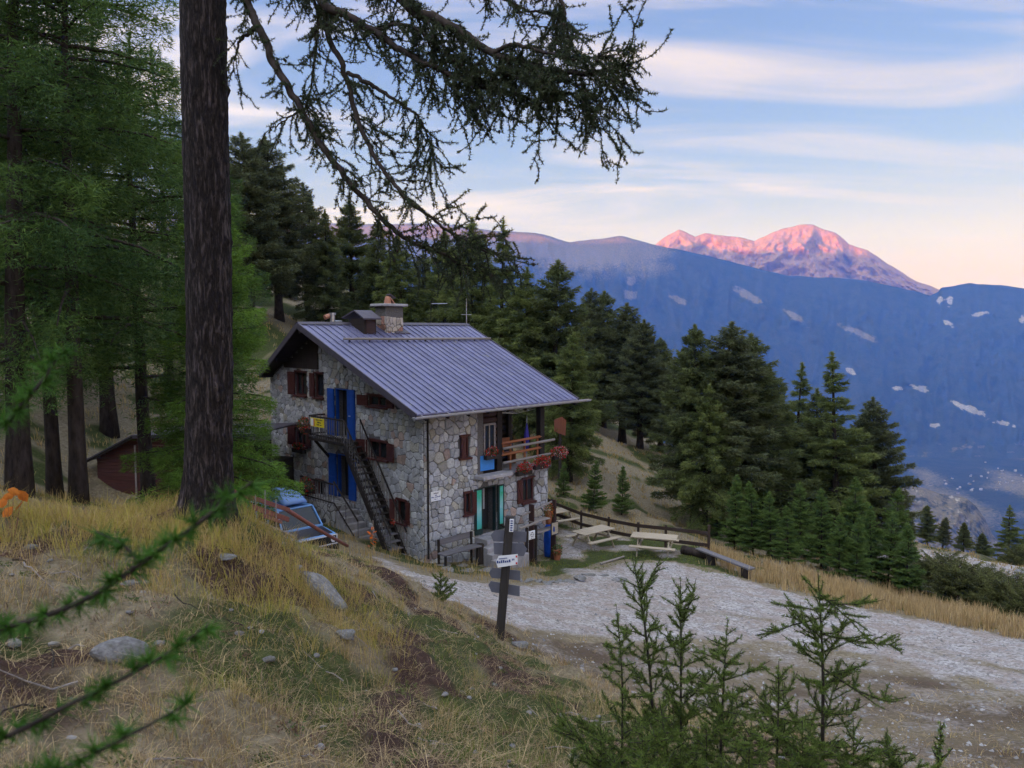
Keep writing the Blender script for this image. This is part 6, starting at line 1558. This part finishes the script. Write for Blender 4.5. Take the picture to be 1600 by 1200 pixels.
# path pole, orange tape, little fallen wood on the forecourt
a = at(938, 880, 29.5); b = at(975, 866, 31); a[2] = gz(a[0], a[1]) + .05; b[2] = gz(b[0], b[1]) + .05; m = MB(); m.tube([a, b], .04, M['wood_grey'], 6); tag(m.build("pole"), "thin grey pole lying on the forecourt", "pole")
m = MB(); p = at(583, 838, 25.8); g0 = gz(p[0], p[1]); 
for k in range(9): m.bar((p[0] + _rg.uniform(-.12, .12), p[1] + _rg.uniform(-.1, .1), g0 + .1 + .07 * k), (p[0] + _rg.uniform(-.22, .22), p[1] + _rg.uniform(-.2, .2), g0 + .15 + .07 * k + _rg.uniform(-.08, .08)), .09, .02, M['plastic_orange' if k % 3 else 'copper'])
m.bar((p[0], p[1], g0 - .1), (p[0], p[1], g0 + 1.0), .03, .03, M['wood_grey']); tag(m.build("garden_stake"), "stake wrapped in orange-red leaves at the foot of the stairs", "stake")

# ------------------------------------------------------------------ red shed on the left
def shed():
    c = at(232, 772, 30.5); zg = gz(c[0], c[1]) - .4; rz = R(-12); e = empty("shed", (c[0], c[1], zg), rz); tag(e, "low red-brown board shed behind the big trunk", "shed")
    w0, w1, dp, h0, h1 = -2.3, 4.6, 3.2, 1.75, 2.75
    m = MB(); m.box((w0, .03, -.6), (w1, dp, 1.6), M['wood_dark']); m.build("wall", e)
    k = 0; z = .1
    while z < 2.6:
        x0 = w0 if z < h0 else w0 + (z - h0) / (h1 - h0) * 1.8
        m = MB(); m.bbox((x0, -.01 - .01 * (k % 2), z), (w1, .03, z + .135), M['wood_shed'], .006); m.build("plank", e); z += .145; k += 1
    m = MB(); m.bar((w0 - .35, -.3, h0 - .08), (w0 + 1.9, -.3, h1 + .02), .04, .12, M['wood_dark']); m.bar((w0 + 1.9, -.3, h1 + .02), (w1 + .3, -.3, h1 + .22), .04, .12, M['roof_dark']); m.build("barge_board", e)
    m = MB(); m.add([(w0 - .35, -.35, h0), (w0 + 1.9, -.35, h1 + .1), (w0 + 1.9, dp, h1 + .1), (w0 - .35, dp, h0), (w1 + .3, -.35, h1 + .3), (w1 + .3, dp, h1 + .3)] + [(w0 - .35, -.35, h0 - .05), (w0 + 1.9, -.35, h1 + .05), (w0 + 1.9, dp, h1 + .05), (w0 - .35, dp, h0 - .05), (w1 + .3, -.35, h1 + .25), (w1 + .3, dp, h1 + .25)], [(0,1,2,3),(1,4,5,2),(6,9,8,7),(7,8,11,10),(0,6,7,1),(1,7,10,4)], M['roof_dark']); m.build("roof", e)
    m = MB(); m.bbox((w0 + 1.75, -.06, .0), (w0 + 1.83, -.02, 2.4), M['wood_grey'], .006); m.build("corner_post", e)
shed()
# board sign under the trees behind the loggia
def trail_board():
    p = at(875, 695, 44); e = empty("trail_board", (p[0], p[1], gz(p[0], p[1]))); tag(e, "rusty brown board on a dark post under the larch behind the loggia", "sign"); t = at(873, 664, 44); h = t[2] - e.location.z
    m = MB(); m.bbox((-.08, -.08, -.2), (.08, .08, h + .3), M['wood_dark'], .01); m.build("post", e)
    m = MB(); m.prism([(-.34, -.35), (.30, -.6), (.34, .28), (.1, .5), (-.34, .32)], -.14, -.09, lambda a, z, d: (a, d, h + z), M['sign_wood']); m.build("board", e)
trail_board()

# ------------------------------------------------------------------ village in the valley
def village():
    rng = np.random.default_rng(3); me = []
    for k in range(4):
        w, l, h = rng.uniform(7, 12), rng.uniform(9, 18), rng.uniform(5, 9); m = MB(); wl = M['concrete'] if k < 3 else M['slab']
        m.box((-w/2, -l/2, 0), (w/2, l/2, h), wl); m.prism([(-w/2 - .6, h + .01), (w/2 + .6, h + .01), (0, h + w * .32)], -l/2 - .6, l/2 + .6, lambda a, z, d: (a, d, z), M['roof_dark'] if k % 2 else M['slab']); me.append(m.build("village_house", mesh_only=True))
    spots = [(1428, 762, 4700), (1437, 760, 4700), (1449, 757, 4720), (1454, 760, 4690), (1478, 758, 4700), (1500, 763, 4600), (1520, 764, 4560)]
    for i in range(24): spots.append((rng.normal(1575, 35), rng.normal(742, 9), rng.uniform(4700, 5100)))
    for i in range(8): spots.append((rng.uniform(1470, 1600), rng.uniform(752, 778), rng.uniform(4300, 4600)))
    for px, py, d in spots:
        a = at(px, py, d); o = bpy.data.objects.new("village_house", me[int(rng.integers(4))]); link(o); z = float(macro(np.array([a[0]]), np.array([a[1]]))[0])
        r = ray(px, py); dd = d if abs(z + 900) > 60 else (z - CAMZ) / r[2]; q = _CAM + r * dd
        s = rng.uniform(.6, 1.4); o.location = (q[0], q[1], z - 1); o.scale = (s, s, s); o.rotation_euler = (0, 0, rng.uniform(0, 3.14)); tag(o, "tiny pale house of the village down on the valley floor", "house", "village houses on the valley floor")
village()

# ------------------------------------------------------------------ ground cover: grass, litter, pebbles
def blades(n, rlo, rhi, az0, az1, seed, maskf, hmean, wmean, colf, lean=.45, pw=1.4, per=10, spread=.05, seg=2):
    rng = np.random.default_rng(seed); m = n // per
    r = (rng.random(m) * (rhi**(2 - pw) - rlo**(2 - pw)) + rlo**(2 - pw))**(1 / (2 - pw)) if pw != 2 else rlo * (rhi / rlo)**rng.random(m)
    a = rng.uniform(az0, az1, m); x = r * np.sin(a); y = r * np.cos(a); k = maskf(x, y, rng); x, y, r = x[k], y[k], r[k]; m = len(x)
    if m == 0: return None
    tl = rng.normal(size=(m, 2)) * .25; tc, th = colf(x, y, rng)
    x = np.repeat(x, per); y = np.repeat(y, per); rr = np.repeat(r, per); N = len(x)
    ox = rng.normal(size=N) * spread; oy = rng.normal(size=N) * spread; X_ = x + ox; Y_ = y + oy; Z_ = hground(X_, Y_) - .01
    H = np.repeat(th, per) * hmean * rng.uniform(.45, 1.3, N); Wd = wmean * rng.uniform(.7, 1.4, N) * np.maximum(1, rr / 9)
    dr = np.stack([ox / spread * .5 + np.repeat(tl[:, 0], per), oy / spread * .5 + np.repeat(tl[:, 1], per)], -1) + rng.normal(size=(N, 2)) * .35
    B = np.stack([X_, Y_, Z_], -1); s = rng.uniform(0, 2 * np.pi, N); sd = np.stack([np.cos(s), np.sin(s), np.zeros(N)], -1)
    up = np.array([0, 0, 1.]); L3 = np.concatenate([dr * lean, np.zeros((N, 1))], 1)
    mid = B + up * (H * .55)[:, None] + L3 * (H * .35)[:, None]; tip = B + up * (H * (1.0 - .35 * np.clip(np.linalg.norm(dr, axis=1) * lean, 0, 1.6)))[:, None] + L3 * (H * 1.05)[:, None]
    w = (Wd / 2)[:, None]
    V = np.stack([B - sd * w, B + sd * w, mid + sd * w * .75, mid - sd * w * .75, tip], 1).reshape(-1, 3)
    i = np.arange(N) * 5; F = np.concatenate([np.stack([i, i+1, i+2], -1), np.stack([i, i+2, i+3], -1), np.stack([i+3, i+2, i+4], -1)])
    C = np.repeat(np.repeat(tc, per, 0) * rng.uniform(.7, 1.3, (N, 1)), 5, 0)
    return V, F, C
TAN = np.array([.44, .30, .125]); STRAW = np.array([.54, .41, .21]); OLV = np.array([.21, .21, .045]); GRN = np.array([.12, .20, .035]); YGR = np.array([.40, .36, .06]); BRN = np.array([.17, .11, .08]); PNK = np.array([.34, .22, .16])
def lerp(a, b, t): return a[None] * (1 - t[:, None]) + b[None] * t[:, None]
def off_road(x, y): return (sdist(x, y, ROAD) < -.35 + 2.2 * np.maximum(0, fbm(x * 1.3, y * 1.3, 3, 151) - .42))
def bank_mask(x, y, rng):
    g_, e_, s_ = gcols(x, y); hs = sdist(x, y, SHOULDER)
    d = .95 - 1.0 * s_ - 1.2 * np.clip(g_, 0, 1); d = np.where(hs > .4, d * .30, d); d *= sstep(.36, .56, fbm(x * 1.5, y * 1.5, 3, 91)) + .08
    return (rng.random(len(x)) < d) & off_road(x, y) & ~((np.abs(x - BIG[0]) < .4) & (np.abs(y - BIG[1]) < .35))
def bank_col(x, y, rng):
    g_, e_, s_ = gcols(x, y); n = fbm(x * .7 + 3, y * .7, 3, 95); crest = np.exp(-(((x + 4.6) / 2.6)**2 + ((y - 9.2) / 1.7)**2))
    t = lerp(TAN, STRAW, rng.random(len(x))); gsel = np.clip(e_ * 1.3 + .12 + rng.normal(size=len(x)) * .22, 0, 1)
    t = t * (1 - gsel[:, None]) + lerp(OLV, GRN, rng.random(len(x))) * gsel[:, None]
    t = np.where((n > .58)[:, None] & (rng.random(len(x)) < .6)[:, None], lerp(PNK, TAN, rng.random(len(x))), t); yg = np.clip(crest * 1.3, 0, 1)[:, None] * (rng.random(len(x)) < .8)[:, None]
    t = t * (.55 + .9 * fbm(x * 2.1, y * 2.1, 3, 93))[:, None]; t = t * (1 - yg) + lerp(YGR, OLV, rng.random(len(x)) * .7) * yg
    b = (rng.random(len(x)) < .16)[:, None]; t = np.where(b, lerp(BRN, TAN, rng.random(len(x)) * .5), t)
    h = (.55 + .9 * fbm(x * .9, y * .9, 3, 97)) * (1 + .45 * crest) * np.where(e_ > .5, .85, 1)
    return t, h
gp = []
gp.append(blades(180000, 1.6, 22, R(-48), R(40), 1, bank_mask, .13, .0040, bank_col, .5, 1.45, 12, .055))
gp.append(blades(42000, 1.6, 16, R(-48), R(40), 2, lambda x, y, g: bank_mask(x, y, g) & (fbm(x * 1.1, y * 1.1, 3, 99) > .56), .28, .0034, lambda x, y, g: (lerp(STRAW, TAN, g.random(len(x))), .7 + .6 * g.random(len(x))), .42, 1.45, 14, .05))
# crest tussocks by the big trunk
def crest_mask(x, y, g): return (np.exp(-(((x + 4.8) / 2.8)**2 + ((y - 9.3) / 1.4)**2)) > g.random(len(x)) * 1.1) & off_road(x, y) & ~((np.abs(x - BIG[0]) < .42) & (np.abs(y - BIG[1]) < .4))
gp.append(blades(85000, 6.5, 13, R(-50), R(-8), 3, crest_mask, .30, .0045, lambda x, y, g: (lerp(YGR, TAN, (g.random(len(x)) * 1.1).clip(0, 1)), .6 + .7 * g.random(len(x))), .6, 1.0, 14, .06))
# short litter lying flat
gp.append(blades(110000, 1.6, 18, R(-48), R(40), 4, lambda x, y, g: (sdist(x, y, ROAD) < -.3) & (sdist(x, y, SHOULDER) < .3 + 2.5 * (g.random(len(x)) < .3)), .10, .005, lambda x, y, g: (lerp(BRN, STRAW, g.random(len(x))), .6 + .8 * g.random(len(x))), 2.6, 1.5, 6, .06))
V, F, C = merge([q for q in gp if q]); o = np_obj("grass", V, F, [M['grass']], C); tag(o, "dry and green mountain grass on the bank", "grass", kind="stuff")
# meadow, verge and forecourt
def strip(pts): return [tuple(hit(*p)[:2]) for p in pts]
VERGE = strip([(1110,860),(1180,888),(1290,912),(1400,925),(1470,945),(1610,985),(1610,1000),(1450,968),(1300,938),(1180,908),(1110,880)])
gq = []
gq.append(blades(70000, 18, 42, R(8), R(42), 5, lambda x, y, g: sdist(x, y, VERGE) > -.5 + g.random(len(x)) * .6, .46, .007, lambda x, y, g: (lerp(np.array([.40, .27, .13]), STRAW, g.random(len(x))) , .6 + .7 * g.random(len(x))), .25, 1.0, 9, .10))
gq.append(blades(56000, 22, 70, R(-40), R(40), 6, lambda x, y, g: (sdist(x, y, ROAD) < -.3) & (sdist(x, y, TERR) < -.2) & ((np.abs((x - CX) * .705 + (y - CY) * .71 - 3.2) > 3.7) | (np.abs(-(x - CX) * .71 + (y - CY) * .705 - 5.4) > 5.9)) & (g.random(len(x)) < .35 + fbm(x * .4, y * .4, 3, 7)), .28, .006, lambda x, y, g: (lerp(TAN, lerp(OLV, STRAW, g.random(len(x))) .mean(0), g.random(len(x)) * .7), .6 + .7 * g.random(len(x))), .4, 1.3, 9, .14))
gq.append(blades(30000, 24, 42, R(-8), R(24), 7, lambda x, y, g: (sdist(x, y, TERR) > -.4) & (fbm(x * .8, y * .8, 4, 61) > .47) & (sdist(x, y, ROAD) < .2), .07, .006, lambda x, y, g: (lerp(OLV, GRN, g.random(len(x))), .6 + .6 * g.random(len(x))), .5, 1.0, 8, .10))
V, F, C = merge([q for q in gq if q]); o = np_obj("meadow_grass", V, F, [M['grass']], C); tag(o, "tall dry grass of the verge and meadow", "grass", kind="stuff")
# loose stones on the gravel
def pebbles():
    rng = np.random.default_rng(9); n = 15000; r = 11 + 24 * rng.random(n)**1.2; a = rng.uniform(R(-14), R(42), n); x = r * np.sin(a); y = r * np.cos(a)
    sr = sdist(x, y, ROAD); sh = sdist(x, y, SHOULDER); k = (sr > 0) & (rng.random(n) < .9) | ((sh > 0) & (rng.random(n) < .5)); x, y = x[k], y[k]; n = len(x)
    z = hground(x, y); s = .010 + .040 * rng.random(n)**4.5 + .005; base = np.array([(1,0,0),(.3,.95,0),(-.8,.6,0),(-.8,-.6,0),(.3,-.95,0),(.1,.05,.75)])
    th = rng.uniform(0, 6.28, n); c, q = np.cos(th), np.sin(th); jit = 1 + .35 * rng.normal(size=(n, 6, 3)).clip(-1.5, 1.5)
    P = base[None] * jit * s[:, None, None]; X2 = P[..., 0] * c[:, None] - P[..., 1] * q[:, None] * .8; Y2 = P[..., 0] * q[:, None] + P[..., 1] * c[:, None] * .8
    V = np.stack([X2 + x[:, None], Y2 + y[:, None], P[..., 2] * 1.1 + z[:, None]], -1).reshape(-1, 3); i = np.arange(n) * 6
    F = np.concatenate([np.stack([i + a_, i + (a_ + 1) % 5, i + 5], -1) for a_ in range(5)])
    C = np.repeat(rng.uniform(.16, .42, (n, 1)) * np.array([[1, .97, .96]]), 6, 0); g2 = G("pebble"); g2.base(g2.attr("Col")).rough(.95).spec(.1)
    o = np_obj("gravel", V, F, [g2.m], C); tag(o, "loose stones on the gravel road", "gravel", kind="stuff")
pebbles()
# low leafy herbs and dwarf shrubs on the bank
def herbs():
    rng = np.random.default_rng(31); n = 1500; r = 1.8 + 13 * rng.random(n)**1.1; a = rng.uniform(R(-46), R(34), n); x = r * np.sin(a); y = r * np.cos(a); f = fbm(x * .9 + 5, y * .9, 3, 123)
    k = (sdist(x, y, ROAD) < -.3) & (sdist(x, y, SHOULDER) < .3) & (f > .50); x, y = x[k], y[k]; n = len(x); z = hground(x, y); per = 46
    s = rng.uniform(.05, .15, n); u = unit(rng.normal(size=(n, per, 3))) * rng.uniform(.4, 1, (n, per, 1)); u[..., 2] = np.abs(u[..., 2]) * .7
    P = np.stack([x, y, z], -1)[:, None] + u * s[:, None, None]; P = P.reshape(-1, 3); N = len(P)
    V, F = tri_cloud(P, unit(rng.normal(size=(N, 3)) * .7 + u.reshape(-1, 3)), rng.uniform(.012, .035, N), rng.uniform(.008, .016, N), rng)
    t = np.repeat(rng.random(n), per); q = rng.uniform(.6, 1.4, N)[:, None]; C = (lerp(np.array([.055, .10, .03]), np.array([.15, .17, .05]), t)) * q
    dead = np.repeat(rng.random(n) < .25, per); C[dead] = np.array([.17, .10, .07]) * q[dead]
    o = np_obj("undergrowth", V, F, [M['leaf']], np.repeat(C, 3, 0)); tag(o, "low leafy herbs and heather on the bank", "undergrowth", kind="stuff")
herbs()
def bank_stones():
    rng = np.random.default_rng(41); m = []
    for i in range(240):
        r = 2.2 + 12.5 * rng.random(); a = rng.uniform(R(-44), R(28)); x, y = r * math.sin(a), r * math.cos(a)
        if sdist(np.array([x]), np.array([y]), ROAD)[0] > -.2: continue
        me = RKs[int(rng.integers(5))]; V = np.empty(len(me.vertices) * 3, np.float32); me.vertices.foreach_get("co", V); V = V.reshape(-1, 3); F = np.empty(len(me.polygons) * 3, np.int32); me.loops.foreach_get("vertex_index", F)
        s = rng.uniform(.015, .05) * (2 if rng.random() < .08 else 1); c, q = math.cos(i), math.sin(i); W_ = np.stack([V[:, 0] * c - V[:, 1] * q, V[:, 0] * q + V[:, 1] * c, V[:, 2]], -1) * s + np.array([x, y, gz(x, y) + s * .2]); m.append((W_, F.reshape(-1, 3), np.ones((len(W_), 3))))
    V, F, C = merge(m); o = np_obj("rubble", V, F, [M['rock']], C); tag(o, "small stones in the soil of the bank", "stones", kind="stuff")
bank_stones()
# twigs and dead sticks on the bank
def sticks():
    rng = np.random.default_rng(21); m = MB()
    for i in range(170):
        r = 2.0 + 12 * rng.random(); a = rng.uniform(R(-42), R(28)); x, y = r * math.sin(a), r * math.cos(a)
        if sdist(np.array([x]), np.array([y]), ROAD)[0] > -.3: continue
        L = rng.uniform(.15, .6); th = rng.uniform(0, 6.28); P = []
        for k in range(5):
            t = k / 4 - .5; xx = x + math.cos(th + t * .5) * L * t; yy = y + math.sin(th + t * .5) * L * t; P.append((xx, yy, gz(xx, yy) + .025 + .03 * rng.random()))
        m.tube(P, np.linspace(.008, .003, 5), M['wood_grey'] if rng.random() < .5 else M['twig'], 5)
    o = m.build("sticks"); tag(o, "dead twigs scattered over the bank", "twigs", kind="stuff")
sticks()
# orange autumn leaves at the left edge
def autumn():
    rng = np.random.default_rng(2); p = hitg(20, 850, 9.0); DD = p[1] / ray(20, 850)[1]; p = at(18, 800, DD); e = empty("autumn_plant", tuple(p)); tag(e, "small plant with orange autumn leaves at the left edge", "plant"); m = MB(); b = np.array([p[0], p[1], gz(p[0], p[1])]) - p
    for px, py in ((5, 785), (22, 768), (36, 775), (12, 800), (30, 790), (0, 845), (14, 775)):
        q = at(px, py, DD + rng.uniform(-.1, .1)) - p; m.tube([b, b * .5 + q * .5 + rng.normal(size=3) * .02, q], [.003, .002, .0012], M['wood_red'], 4)
        n = unit(rng.normal(size=3) + np.array([0, -1.5, .5])); u = unit(np.cross(n, rng.normal(size=3))); v = np.cross(n, u); s = rng.uniform(.045, .075); k = MB()
        pts = [q + u * s * a + v * s * c for a, c in ((-1.2, 0), (-.6, .6), (.2, .75), (.8, .4), (1.3, 0), (.8, -.4), (.2, -.75), (-.6, -.6))]; k.add(pts + [q + n * .003 * 2], [(i, (i + 1) % 8, 8) for i in range(8)], M['autumn']); k.build("leaf", e)
    m.build("stem", e)
M['autumn'] = plain("autumn_leaf", (.62, .20, .03), .7, .25, 20); autumn()
